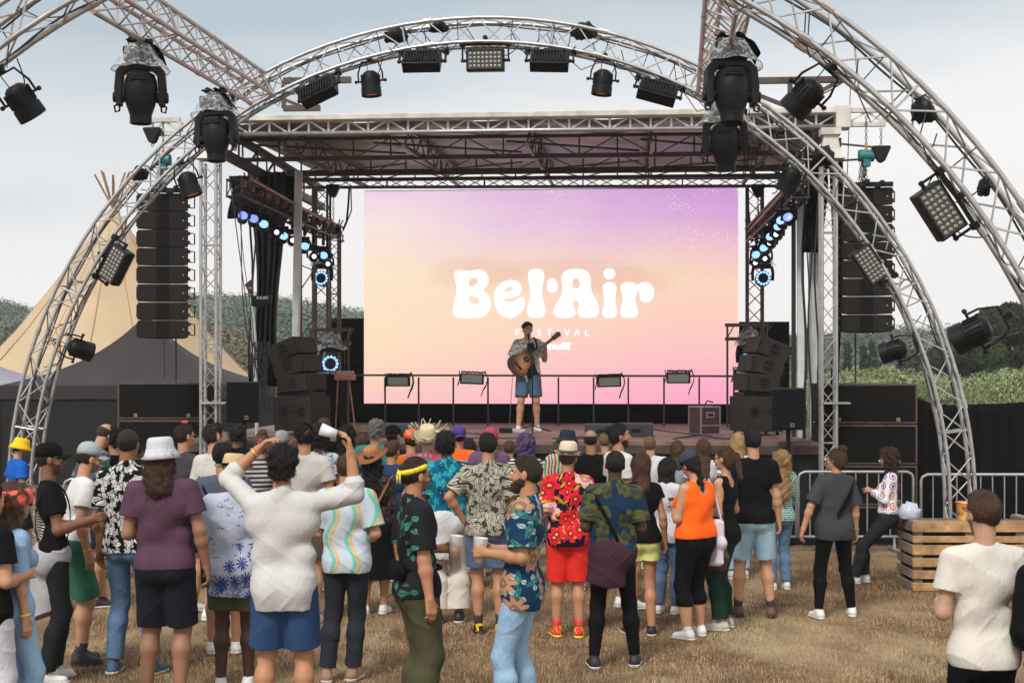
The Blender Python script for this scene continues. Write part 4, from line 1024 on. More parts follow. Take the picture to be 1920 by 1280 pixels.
# side fills: three angled cabinets over a subwoofer, seen from the side
BRC = mat('side fill brown', (.030, .023, .020), .7, spec=.2, bump=.3, bscale=150, var=.2, vscale=4)
def side_fill(px, v, sgn, label, sub_rows=2):
    def lab(nm): return nm
    s_ = FPX / ST.px(px, 700, v).y; base = ST.px(px, 700, v); base.z = DZ + .06
    r = empty('side_fill', base, 0, label, 'speaker stack', 'side fill speaker stacks')
    Rz = Matrix.Rotation(-ST.yaw + (R(-14) if sgn > 0 else R(14)), 4, 'Z')
    T = lambda x, y, z: Matrix.Translation(base) @ Rz @ Matrix.Translation((x * sgn, y, z))
    W_, D_ = .62, .70
    def hole(M, x, z, rad, gm):
        for q in (0, 1):
            pts = [(x + rad * math.cos(a), z + (.012 if q == 0 else -.012) + (1 if q == 0 else -1) * rad * math.sin(a)) for a in np.linspace(0, math.pi, 14)]
            gm.prism(pts if q == 1 else pts[::-1], M @ Matrix.Translation((0, -.006, 0)), .01)
    for k in range(sub_rows):
        c_h = .50; M = T(0, 0, k * .0)
    g = MB(); g.box(T(0, D_ / 2, .265) @ Vector((0, 0, 0)), (W_, D_, .53), Rz.to_3x3()); sb_ = g.build('subwoofer_box', BRC, r, bevel=.012)
    g = MB(); hole(T(-.0, 0, 0), -.16, .30, .07, g); hole(T(0, 0, 0), .16, .30, .07, g); g.box(T(0, -.004, .30) @ Vector(), (.36, .008, .014), Rz.to_3x3()); g.build('handle', BLKM, sb_)
    g = MB(); g.box(T(0, .3, .565) @ Vector(), (W_ * .95, .5, .06), Rz.to_3x3()); g.build('amp_tray', BLKM, r)
    z = .60; x = -.02; M = T(0, 0, 0); ang = 0
    cur = Matrix.Translation(base) @ Rz @ Matrix.Translation((0, 0, .60))
    for k, tl in enumerate((4, 7, 9)):
        cur = cur @ Matrix.Rotation(R(-tl) * sgn, 4, 'Y'); g = MB()
        c2 = cur @ Vector((-.02 * sgn * k, .35, .135)); g.box(c2, (.50, .70, .262), cur.to_3x3()); cb = g.build('array_box', BRC, r, bevel=.01)
        g = MB(); hole(cur, -.02 * sgn * k, .135, .075, g); g.build('handle', BLKM, cb)
        g = MB()
        for i in range(4):
            for sx in (-1, 1): g.box(cur @ Vector((sx * .25 - .02 * sgn * k, .02, .04 + i * .06)), (.035, .05, .03), cur.to_3x3())
        g.build('rigging', BLKM, cb)
        cur = cur @ Matrix.Translation((-.012 * sgn, 0, .27))
    for x_ in (-.25, .25):
        for y_ in (.1, .6): g = MB(); g.ball(T(x_, y_, -.03) @ Vector(), .03, 8); g.build('caster', BLKM, r)
side_fill(548, 1.6, 1, 'three angled brown speakers on a subwoofer at the left of the stage')
side_fill(1432, 1.9, -1, 'three angled brown speakers on a subwoofer at the right of the stage')

# ---- side lighting trusses
ROSY = mat('rosy steel tube', (.30, .15, .10), .45, .4, var=.25)
def lit(name, col, e_): return mat(name, (.05, .05, .05), .3, emit=col, estr=e_)
BLUE = lit('blue beam', (.22, .30, 1.0), .95); CYAN = lit('cyan beam', (.30, .58, 1.0), 1.0); WHT = lit('white beam', (.85, .92, 1.0), 2.2)
def wash(p, kind, tilt, label, sc=1.0, yaw=0):
    def mk(kind=kind):
        r = empty('wash_light'); g = MB(); g.box((0, .02, .19), (.22, .16, .09)); g.build('base', BLK, r, True, bevel=.01)
        g = MB(); g.sm = True
        g.tube([(-.115, 0, .16), (-.13, 0, .08), (-.125, 0, -.02)], .022, 6); g.tube([(.115, 0, .16), (.13, 0, .08), (.125, 0, -.02)], .022, 6); g.build('yoke', BLK, r, True)
        g = MB(); g.lathe([(0, -.13), (.06, -.125), (.095, -.08), (.10, .0), (.10, .07), (.09, .075)], Matrix.Rotation(R(90), 4, 'X'), 16)
        o = g.build('head', BLK, r, True); smooth_angle(o, 40)
        g = MB(); rad = .085 if kind in ('blue', 'cyan') else .045
        if kind == 'ring':
            for k in range(13):
                a = 2 * math.pi * k / 13; g.ball((.078 * math.cos(a), -.078, .078 * math.sin(a)), .0175, 8, sc=(1, .5, 1))
        else: g.lathe([(rad, .076), (rad * .75, .086), (0, .090)], Matrix.Rotation(R(90), 4, 'X'), 16)
        g.build('lens', {'blue': BLUE, 'cyan': CYAN, 'white': WHT, 'ring': CYAN}[kind], r, True)
        return r
    return place('wash' + kind, mk, p, RotM(ST.yaw, yaw, tilt, 0), label, 'stage light', 'small lit lights on the side trusses', sc)
ordn = ['nearest', 'second', 'third', 'fourth', 'fifth', 'sixth', 'seventh', 'eighth', 'ninth', 'farthest']
def side_truss(pts, p0, p1, side):
    a, b = p0, p1
    ltr = straight('lighting_truss', a, b, (0, 0, 1), .24, BRN, .2, label=f'dark truss slanting back along the {side} side of the stage roof', group='side lighting trusses', cr=.02, lr=.010)
    g = MB(); off = ST.u * (.32 if side == 'left' else -.32) + Vector((0, 0, .30))
    pa_, pb_ = (ST.px(473, 337, .6), ST.px(636, 430, 5.1)) if side == 'left' else (ST.px(1468, 362, .9), ST.px(1404, 434, 5.1)); g.rod(pa_, pb_, .026, 8)
    for k in range(14):
        q = a.lerp(b, k / 13); q2 = pa_.lerp(pb_, k / 13); g.rod(q, q2, .010); g.box(q.lerp(q2, .5), (.07, .07, .10))
    g.build('rosy_pipe', ROSY, ltr)
    rc_ = random.Random(8 if side == 'left' else 9); g = MB()
    for k in range(46):
        f0 = rc_.random(); f1 = min(1, f0 + rc_.uniform(.03, .16)); o_ = lambda: Vector((rc_.uniform(-.16, .16), rc_.uniform(-.1, .1), rc_.uniform(-.14, .30)))
        g.tube(sag(a.lerp(b, f0) + o_(), a.lerp(b, f1) + o_(), rc_.uniform(.04, .24), 7), rc_.choice([.006, .009, .012]), 5)
    g.build('cable_loops', CABLE, ltr)
    for k in range(9):
        q_ = a.lerp(b, (k + .4) / 9) + Vector((rc_.uniform(-.1, .1), 0, rc_.uniform(-.05, .12))); g = MB(); g.box(q_, (.13, .16, .10), Matrix.Rotation(rc_.uniform(-.5, .5), 3, 'Z')); g.build('driver_box', BLKM, ltr, bevel=.01)
    n = len(pts)
    for i, (px, py, kind) in enumerate(pts):
        f = (i + .5) / n; v = .5 + f * 4.6; p = ST.px(px, py, v)
        wash(p, kind, -24 if kind in ('blue', 'cyan') else -6, f'{ordn[min(i, 9)]} small light of the {side} row, shining {dict(blue="deep blue", cyan="pale blue", white="white", ring="as a ring")[kind]}', .82, (20 if side == 'left' else -20))
        g = MB(); q = a.lerp(b, f); g.rod(p + Vector((0, 0, .2)), Vector((p.x, p.y, max(p.z + .22, q.z))), .02); g.box(p + Vector((0, .02, .26)), (.05, .05, .10)); g.build('hanging_clamp', BLKM, ltr)
side_truss([(455, 408, 'blue'), (475, 414, 'blue'), (494, 424, 'cyan'), (518, 437, 'white'), (531, 446, 'cyan'), (548, 452, 'white'), (571, 465, 'cyan'), (588, 482, 'white'), (606, 482, 'cyan'), (614, 496, 'white')],
           ST.px(440, 352, .45), ST.px(632, 440, 5.2), 'left')
side_truss([(1479, 411, 'blue'), (1466, 417, 'cyan'), (1461, 428, 'cyan'), (1457, 441, 'white'), (1446, 447, 'cyan'), (1445, 457, 'white'), (1434, 468, 'cyan'), (1419, 481, 'cyan'), (1436, 486, 'white'), (1418, 494, 'white')],
           ST.px(1500, 355, .45), ST.px(1413, 440, 5.2), 'right')
def dome(p, sc, label):
    def mk():
        g = MB(); prof = [(.06, .2), (.10, .16), (.13, .08), (.19, .0)]; vs = []
        for q, z in prof:
            for k in range(26):
                a = 2 * math.pi * k / 26; vs.append((q * (1 + .10 * math.sin(a * 6 + z * 40)) * math.cos(a), q * math.sin(a), z + .02 * math.sin(a * 3)))
        g._add(vs, [(i * 26 + k, i * 26 + (k + 1) % 26, (i + 1) * 26 + (k + 1) % 26, (i + 1) * 26 + k) for i in range(3) for k in range(26)]); return g.build('rain_dome', CLEAR, smooth=True)
    return place('dome', mk, p, None, label, 'rain cover', 'small clear rain covers', sc)
for (px, py, v, sc, w) in [(604, 523, 5.0, 1.35, 'lower left of the roof, under the left row'), (622, 683, 5.2, 1.6, 'standing low beside the left edge of the screen'), (1430, 523, 5.0, 1.35, 'under the right row of lights'), (1405, 676, 5.2, 1.6, 'half hidden behind the right side speakers')]:
    p = ST.px(px, py, v); wash(p, 'ring', -5, 'black ring light ' + w, sc)
    dome(p + Vector((0, 0, .17 * sc)), sc * .9, 'clear plastic cover over the ring light ' + w)
    if py > 600:
        uu = (p - ST.o).dot(ST.u); g = MB()
        for zz in (p.z + .62, p.z + .38): SB(g, uu - .42, uu + .34, v - .03, v + .03, zz - .03, zz + .03)
        for k in range(4): g.beam(ST.at(uu - .4 + k * .2, v, p.z + .36), ST.at(uu - .2 + k * .2 if k % 2 else uu - .4 + k * .2 + .15, v, p.z + .64), .02, .02)
        for q in (-.38, .3): g.rod(ST.at(uu + q, v, DZ), ST.at(uu + q, v, p.z + .6), .02)
        tag(g.build('cross_truss', BRN), 'short dark cross frame above the low ring light ' + ('left' if px < 900 else 'right') + ' of the screen', 'frame', 'cross frames beside the screen')

# ---- panels on the rail
def mk_rail():
    r = empty('rail_light'); g = MB(); g.box((0, 0, 0), (.42, .10, .19)); g.build('housing', BLK, r, True, bevel=.01)
    g = MB(); g.box((0, -.054, 0), (.36, .01, .14)); g.build('face', mat('pale diffuser', (.36, .40, .33), .3), r, True)
    g = MB(); g.sm = True
    g.sheet([[(-.24 + .02 * math.sin(i), -.06 + .12 * j / 4, .12 - .06 * i + .02 * math.sin(j * 2 + i)) for j in range(5)] for i in range(5)])
    g.sheet([[(.22 + .05 * math.sin(i * .9), -.06 + .12 * j / 4, .14 - .085 * i + .02 * math.sin(j * 2 + i)) for j in range(5)] for i in range(6)])
    g.sheet([[(-.2 + .44 * i / 8, -.04 + .1 * j / 4, .115 + .015 * math.sin(j * 2 + i * 1.5)) for j in range(5)] for i in range(9)])
    g.build('cover_cloth', TARP, r, True, solid=.008)
    return r
for i, (px, py) in enumerate(((747, 714), (885, 710), (1142, 715), (1272, 708), (1399, 703))):
    place('rail', mk_rail, ST.px(px, py, 5.25), RotM(ST.yaw, (-4, 3, 5, -3, 6)[i], (4, -2, 3, 5, 0)[i], (0, 2, -2, 0, 3)[i]), f'{("leftmost", "second from left", "third from left", "fourth from left", "rightmost")[i]} of the pale panel lights wrapped in black cloth on the rail', 'stage light', 'panel lights on the rail')

# ---- floor items on the stage
def wedge(px, py, v, w, lb):
    p = ST.px(px, py, v); p.z = DZ; r = empty('floor_monitor', p, -ST.yaw, lb, 'stage monitor', 'wedge monitors'); 
    g = MB(); g.prism([(-.0, 0), (.42, 0), (.30, .20), (.02, .18)], Matrix.Translation((-w / 2, 0, 0)) @ Matrix.Rotation(R(90), 4, 'Z') @ Matrix.Rotation(0, 4, 'X'), -w); o = g.build('cabinet', mat('monitor box', (.022, .022, .028), .6, bump=.2, bscale=120), r, True, bevel=.012)
    g = MB(); g.box((0, -.003, .09), (.14, .006, .05)); g.build('connector_plate', BLKM, r, True); return r
wedge(745, 822, 1.0, .62, 'low black wedge monitor behind the front row heads on the left'); wedge(1128, 818, 1.2, .50, 'low black wedge monitor right of the singer'); wedge(1192, 815, 1.5, .52, 'lighter wedge monitor second to the right of the singer')
p = ST.px(1332, 815, 2.0); p.z = DZ; fc = empty('flight_case', p, R(24) - ST.yaw, 'open maroon flight case with silver edges on the right of the stage', 'flight case')
g = MB(); g.box((0, .2, .22), (.32, .4, .42)); g.build('case_body', mat('maroon laminate', (.06, .02, .022), .5), fc, True)
g = MB()
for x in (-.16, .16):
    for z in (.012, .43): g.box((x, .2, z), (.022, .42, .022))
    for y in (0, .4): g.box((x, y, .22), (.021, .021, .42))
for y in (0, .4):
    for z in (.012, .43): g.box((0, y, z), (.34, .0215, .0215))
g.box((0, -.002, .15), (.34, .01, .02)); g.build('metal_edge', ALU, fc, True)
g = MB(); g.box((0, -.006, .31), (.14, .012, .09)); g.build('handle_plate', mat('handle plate', (.35, .35, .36), .4, .6), fc, True); g = MB(); g.box((0, -.014, .31), (.09, .012, .04)); g.build('handle', BLKM, fc, True)
g = MB(); g.tube([(0, .2, .44), (.02, .15, .52), (.1, .1, .5)], .012, 5); g.build('cable', CABLE, fc, True)
# DJ table + keyboard on trestle
p = ST.px(612, 700, 3.2); q0 = ST.uz(588, 700, 3.2); q1 = ST.uz(636, 700, 3.2)
dj = empty('dj_table', ST.at(q0[0], 3.2, DZ), -ST.yaw, 'black draped table with a dark player on top left of the screen', 'table')
g = MB(); SB(g, q0[0], q1[0], 3.2, 3.9, DZ, q0[1] - .02); g.build('cloth_front', CLOTH, dj); g = MB(); SB(g, q0[0] - .02, q1[0], 3.18, 3.9, q0[1] - .018, q0[1] + .05); g.build('player', BLKM, dj)
text_mesh('Pioneer DJ', .07, Matrix.Translation(ST.at((q0[0] + q1[0]) / 2, 3.17, q0[1] + .015)) @ Matrix.Rotation(-ST.yaw, 4, 'Z') @ XZ, mat('white print', (.7, .7, .7)), dj, local=False)
p = ST.px(645, 700, 3.0); ks = empty('keyboard', p, -ST.yaw, 'reddish wooden keyboard on thin trestle legs left of the screen', 'keyboard')
RW = mat('reddish wood', (.30, .12, .07), .5, var=.3, vscale=8)
g = MB(); g.box((0, .1, -.06), (.28, .4, .10)); g.build('body', RW, ks, True, bevel=.01); g = MB(); g.box((0, .1, .02), (.24, .3, .05)); g.build('top_box', mat('grey box', (.25, .22, .21), .5), ks, True)
for x in (-.10, .08): g = MB(); g.rod((x, 0, -.1), (x + (.12 if x > 0 else -.03), -.05, p.z * -1 + DZ), .012); g.build('leg', RW, ks, True)
for px, w, z0, z1, lb in ((600, .5, .0, .55, 'black draped box behind the left side speakers'),):
    pass
# antennas
p = ST.px(492, 563, .9); an = empty('antenna', p, -ST.yaw, 'black paddle antenna with white lettering beside the left drape', 'antenna', 'paddle antennas')
g = MB(); g.prism([(-.17, .06), (.12, .09), (.14, .06), (.14, -.02), (-.04, -.12), (-.17, -.08)], Matrix(), .03); g.build('paddle', BLK, an, True)
text_mesh('SHURE', .06, Matrix.Translation((0, -.006, .035)) @ XZ, mat('white print', (.7, .7, .7)), an)
p = ST.px(467, 540, .9); an = empty('antenna', p, -ST.yaw, 'small maroon paddle antenna left of the drape', 'antenna', 'paddle antennas')
g = MB(); g.prism([(-.07, .05), (.03, .13), (.06, -.0), (.06, -.13), (.0, -.08)], Matrix(), .03); g.build('paddle', mat('maroon plastic', (.05, .02, .02), .5), an, True); text_mesh('SHURE', .03, Matrix.Translation((0, -.006, .0)) @ XZ, mat('white print', (.7, .7, .7)), an)
p = ST.px(480, 600, .9); g = MB(); g.tube([ST.px(472, 560, 1), ST.px(478, 640, 1), Vector((ST.px(482, 700, 1).x, ST.px(482, 700, 1).y, DZ))], .03, 8); tag(g.build('antenna_pole', WHITEM), 'pale pole wrapped in cables beside the left drape', 'pole')
# cables and clutter
rr = random.Random(4)
g = MB()
for k in range(16):
    v = rr.uniform(.2, 1.2); x0 = rr.uniform(478, 500); pts = [ST.px(x0 + rr.uniform(-8, 8) + 6 * math.sin(j * .8 + k), 640 + j * 22, v) for j in range(7)]; g.tube(pts, .008, 5)
tag(g.build('cable_bundle', CABLE), 'tangle of black cables at the left front tower behind the speakers', 'cables')
g = MB(); rr = random.Random(6)
for k, x0 in enumerate((1488, 1508, 1513, 1519, 1531, 1536)):
    v = (1.6, 1.0, 1.1, .9, .8, .6)[k]; pts = [ST.px(x0 + (4 * math.sin(j * 1.1 + k * 2) if k else 0), 350 + j * 58, v) for j in range(8)]; pts.append(Vector((pts[-1].x, pts[-1].y, DZ))); g.tube(pts, .035 if k == 0 else rr.choice([.010, .014, .02]), 6)
tag(g.build('mast_cables', CABLE), 'black pole and cables running down beside the right pale masts', 'cables')
g = MB()
for k, x0 in enumerate((440, 447, 470, 476)):
    v = (.2, .3, 1.2, 1.3)[k]; pts = [ST.px(x0 + (4 * math.sin(j * 1.1 + k * 2)) + (j * 4.5 if k < 2 else 0), 330 + j * 54, v) for j in range(8)]; g.tube(pts, (.008, .006, .018, .012)[k], 6)
tag(g.build('drape_cables', CABLE), 'thin black cables hanging left of the long gathered drape', 'cables')
# ties and cables on the arches
def loops(F, v, Rr, zc, a0, a1, n, label, seed):
    g = MB(); r_ = random.Random(seed)
    for i in range(n):
        a = R(a0 + (a1 - a0) * (i + r_.random()) / n); b = a + R(r_.uniform(1.5, 6)); 
        def pt(q, rad, dv=0): return F.at(rad * math.cos(q), v + dv, zc + rad * math.sin(q))
        dp = r_.uniform(.02, .22); mid = (pt(a, Rr - .29) + pt(b, Rr - .29)) / 2 - Vector((0, 0, dp)) 
        dv = r_.choice([-.14, .14]); g.tube([pt(a, Rr - .02, dv), pt(a, Rr - .29, dv), mid, pt(b, Rr - .28, dv), pt(b + .02, Rr - .1, dv)], .006, 5)
    # runs tied along the chords
    for rad, dv in ((Rr - .04, .14), (Rr - .27, .12)):
        pts = [F.at((rad + .01 * math.sin(k * 1.1)) * math.cos(q), v + dv + .012 * math.sin(k * .7), zc + (rad + .012 * math.cos(k)) * math.sin(q)) for k, q in enumerate(np.linspace(R(a0), R(a1), 90))]
        g.tube(pts, .010, 5)
    tag(g.build('arch_cables', CABLE), label, 'cables', 'cables tied to the arches')
loops(AR, .145, ARH, .79, 12, 168, 34, 'black cables looping along the main arch', 1)
loops(AN, .0, ARH, .46, 15, 150, 26, 'black cables looping along the nearer arch', 2)
# dark cloth bags tied on the arch
def bag(px, py, v, sx, sz, label, seed):
    r_ = np.random.default_rng(seed); p = arc_at(px, py, v); g = MB(); g.ball((0, 0, 0), 1, 18)
    V_ = []
    for x, y, z in g.v:
        q = 1 + .22 * math.sin(x * 7 + seed) * math.sin(z * 6 + y * 5) + .12 * math.sin(y * 13 + x * 9)
        V_.append(tuple(p + Vector((x * sx * q, y * .10 * q, z * sz * q - .04 * x * x))))
    g.v = V_; tag(g.build('cable_bag', TARP, smooth=True), label, 'bag', 'black bags tied on the arches')
for i, (px, py, v, sx, sz, lb) in enumerate([(742, 66, .15, .14, .09, 'black bag inside the arch top, left one of the pair'), (822, 50, .15, .11, .07, 'black bag inside the arch top, right one of the pair'), (1095, 58, .15, .15, .10, 'black bag right of the arch peak'),
        (1545, 292, .15, .13, .11, 'black bag on the main arch at the right roof corner'), (1732, 205, -5.72, .09, .10, 'black bag on the nearer arch at the upper right'), (1845, 350, -5.72, .04, .07, 'small black bag lower on the nearer arch'), (262, 325, .15, .10, .08, 'black bag on the left shoulder of the main arch'), (430, 178, .15, .06, .06, 'small black bag near the lower end of the left straight truss')]):
    bag(px, py, v, sx, sz, lb, i)

rr = random.Random(12)
for k in range(9):
    u0_ = -3.6 + k * .85 + rr.uniform(-.2, .2); pts = [ST.at(u0_ + j * rr.uniform(.12, .28) * (1 if k % 2 else -1), .5 + .55 * j * rr.uniform(.6, 1.2) if k % 3 else .35 + .05 * j, DZ + .012) for j in range(6)]
    g = MB(); g.tube(pts, .009, 5); tag(g.build('floor_cable', CABLE), f'{("first", "second", "third", "fourth", "fifth", "sixth", "seventh", "eighth", "last")[k]} black cable from the left on the reddish stage deck', 'cable', 'cables lying on the stage deck')
# ================= right side: fence cloth, barriers, crates
g = MB(); rows = [[], []]
xs = [1700, 1725, 1750, 1790, 1840, 1900, 1960, 2060]; ys = [738, 748, 757, 759, 757, 755, 750, 745]
a = []
for px in np.linspace(1700, 2080, 120):
    y = np.interp(px, xs, ys); p = P(px, y, 21.2 + .02 * math.sin(px * .3)); rows[0].append(p); rows[1].append(Vector((p.x, p.y + .05 * math.sin(px * .21), 0)))
N_ = 10
grid = [[rows[0][i].lerp(rows[1][i], k / N_) for i in range(120)] for k in range(N_ + 1)]
g.sheet(grid); tag(g.build('fence_cloth', CLOTH, smooth=True, solid=.01), 'black cloth covered fence right of the speaker stack', 'fence')
GALV = mat('galvanised steel', (.42, .44, .45), .42, .6, var=.15, vscale=6)
def barrier(px0, px1, d, label, n=16, top=None):
    s_ = FPX / d; x0, x1 = (px0 - 960) / s_, (px1 - 960) / s_; r = empty('crowd_barrier', ((x0 + x1) / 2, d, 0), 0, label, 'barrier', 'steel crowd barriers')
    zt_, zb_ = 1.06, .20; g = MB(); g.sm = True; q = .08
    g.tube([(x0, d, .18), (x0, d, zt_ - q), (x0 + .02, d, zt_ - .03), (x0 + q, d, zt_), (x1 - q, d, zt_), (x1 - .02, d, zt_ - .03), (x1, d, zt_ - q), (x1, d, .18)], .019, 8); g.rod((x0, d, zb_), (x1, d, zb_), .018, 8); g.build('frame', GALV, r)
    g = MB(); m_ = int((x1 - x0) / .145)
    for i in range(1, m_): x = x0 + (x1 - x0) * i / m_; g.rod((x, d, zb_), (x, d, zt_), .0085, 6)
    g.build('bars', GALV, r)
    for x in (x0 + .25, x1 - .25):
        g = MB(); g.beam((x, d - .28, .03), (x, d + .28, .03), .03, .03); g.beam((x, d, .03), (x, d, .2), .03, .02); g.build('foot', GALV, r)
    return r
barrier(1310, 1493, 18.9, 'steel crowd barrier mostly hidden behind the people right of centre')
barrier(1497, 1712, 18.9, 'steel crowd barrier in front of the right speaker stack')
barrier(1727, 1995, 18.4, 'steel crowd barrier behind the right arch foot')
barrier(120, 330, 17.6, 'steel crowd barrier behind the people at the left')
PALW = mat('pallet wood', (.40, .235, .105), .8, var=.45, vscale=6, bump=.5, bscale=25)
PALD = mat('weathered pallet wood', (.22, .17, .13), .85, var=.35, vscale=6, bump=.5, bscale=25)
SOIL = mat('dark soil', (.03, .022, .017), .95, bump=.8, bscale=20)
def crate(x0, x1, d, dep, h, label, seed):
    r_ = random.Random(seed); r = empty('pallet_box', ((x0 + x1) / 2, d, 0), 0, label, 'wooden box', 'planter boxes made of pallet boards')
    hs = [(.0, .10), (.15, .105), (.30, .11), (.45, .12), (.60, .08), (.73, .13)]
    for (z, hh) in hs:
        z *= h / .86; hh *= h / .86
        g = MB(); g.box(((x0 + x1) / 2, d - .012 + r_.uniform(-.003, .003), z + hh / 2 + .005), (x1 - x0 + .04, .022, hh), Matrix.Rotation(r_.uniform(-.004, .004), 3, 'Y')); g.build('front_board', PALW, r, bevel=.004)
        g = MB(); g.box((x0 - .012 + r_.uniform(-.003, .003), d + dep / 2 + .02, z + hh / 2 + .005), (.022, dep, hh), Matrix.Rotation(r_.uniform(-.006, .006), 3, 'X')); g.build('side_board', PALD, r, bevel=.004)
    g = MB()
    for x in (x0 + .05, (x0 + x1) / 2, x1 - .05): g = MB(); g.box((x, d + .045, h / 2), (.09, .08, h - .01)); g.build('corner_post', PALD, r)
    y = d + dep - .06; g = MB(); g.box((x0 + .05, y, h / 2), (.08, .09, h - .01)); g.build('corner_post', PALD, r)
    g = MB(); g.box(((x0 + x1) / 2, d + dep - .02, h * .5), (x1 - x0 - .1, .02, h - .04)); g.box((x1 - .02, d + dep / 2, h * .5), (.02, dep - .1, h - .04)); g.build('back_panel', PALD, r)
    g = MB(); g.box(((x0 + x1) / 2, d + dep / 2, h * .44), (x1 - x0 - .08, dep - .1, h * .86)); g.build('soil', SOIL, r)
    g = MB(); g.box(((x0 + x1) / 2, d + .03, h + .002), (x1 - x0, .09, .02)); g.box((x0 + .03, d + dep / 2 + .04, h + .003), (.09, dep - .06, .02)); g.build('top_rim', PALD, r, bevel=.003)
cd_ = FPX / 172.; cx0, cx1 = (1714 - 960) / 172., (1870 - 960) / 172.
crate(cx0, cx1 + .30, cd_, .60, .755, 'light wooden pallet box at the foot of the right arch', 1)
crate(cx1 + .42, cx1 + 1.6, cd_ + .12, .6, .755, 'second pallet box cut by the right edge of the picture', 2)
# white bag + tub on the box
def lump(name, p, sx, sy, sz, m, label, cat, seed):
    g = MB(); g.ball((0, 0, 0), 1, 20); V_ = []
    for x, y, z in g.v:
        q = 1 + .16 * math.sin(x * 6 + seed) * math.sin(z * 7 + y * 5) + .08 * math.sin(y * 13 + x * 9); z2 = z if z > -.4 else -.4
        V_.append(tuple(Vector(p) + Vector((x * sx * q, y * sy * q, (z2 + .4) * sz * (q if z > -.4 else 1)))))
    g.v = V_; return tag(g.build(name, m, smooth=True), label, cat)
lump('plastic_bag', (cx0 + .02, cd_ + .25, .765), .12, .10, .12, mat('white plastic bag', (.42, .45, .55), .35, bump=.8, bscale=14), 'crumpled white plastic bag on the corner of the pallet box', 'bag', 2)
tubm = bpy.data.materials.new('printed tub'); tubm.use_nodes = True
def paint_tub(m):
    t = m.node_tree; b = t.nodes['Principled BSDF']; tc = t.nodes.new('ShaderNodeTexCoord'); vo = t.nodes.new('ShaderNodeTexVoronoi'); vo.inputs['Scale'].default_value = 4
    t.links.new(tc.outputs['Generated'], vo.inputs[0]); r = t.nodes.new('ShaderNodeValToRGB'); r.color_ramp.interpolation = 'CONSTANT'; e = r.color_ramp.elements
    e[0].color = (.75, .22, .05, 1); e[1].position = .75; e[1].color = (.75, .6, .55, 1); q = e.new(.3); q.color = (.8, .5, .12, 1); q = e.new(.5); q.color = (.6, .12, .12, 1)
    t.links.new(vo.outputs['Color'], r.inputs[0]); t.links.new(r.outputs[0], b.inputs['Base Color'])
paint_tub(tubm)
pt = P(1820, 958, cd_ + .15); g = MB(); g.sm = True; g.lathe([(.0, .765), (.14, .765), (.16, .95), (.165, .955), (.155, .96), (.14, .79)], Matrix.Translation((pt.x, pt.y, .0)), 24); tag(smooth_angle(g.build('ice_tub', tubm), 40), 'orange and red printed tub standing on the pallet box', 'tub')
# deck chair at the left
DC = empty('deck_chair', P(175, 1110, 16.2), 0, 'wooden deck chair on the grass behind the jeans man at the left', 'deck chair'); DC.location.z = 0
dcw = mat('beech wood', (.55, .33, .14), .6, var=.2); x = P(178, 1110, 16.2).x; y = 16.2; INV[DC.name] = Matrix.Translation((x, y, 0)).inverted(); DC.location = (x, y, 0)
for dy in (0, .5):
    g = MB(); g.beam((x - .35, y + dy, .62), (x + .28, y + dy, .02), .03, .045); g.build('leg', dcw, DC); g = MB(); g.beam((x - .3, y + dy + .04, .02), (x + .32, y + dy + .04, .5), .03, .045); g.build('leg', dcw, DC)
g = MB(); g.rod((x - .35, y, .62), (x - .35, y + .5, .62), .02); g.rod((x + .32, y, .5), (x + .32, y + .54, .5), .02); g.build('crossbar', dcw, DC)
g = MB(); g.sheet([[(x - .34 + .66 * i / 10, y + .03 + .46 * j, .60 - .1 * i / 10 - .34 * math.sin(math.pi * i / 10) ** 1.2) for j in (0, 1)] for i in range(11)]); g.build('seat_cloth', mat('green canvas', (.04, .10, .08), .8), DC, smooth=True)
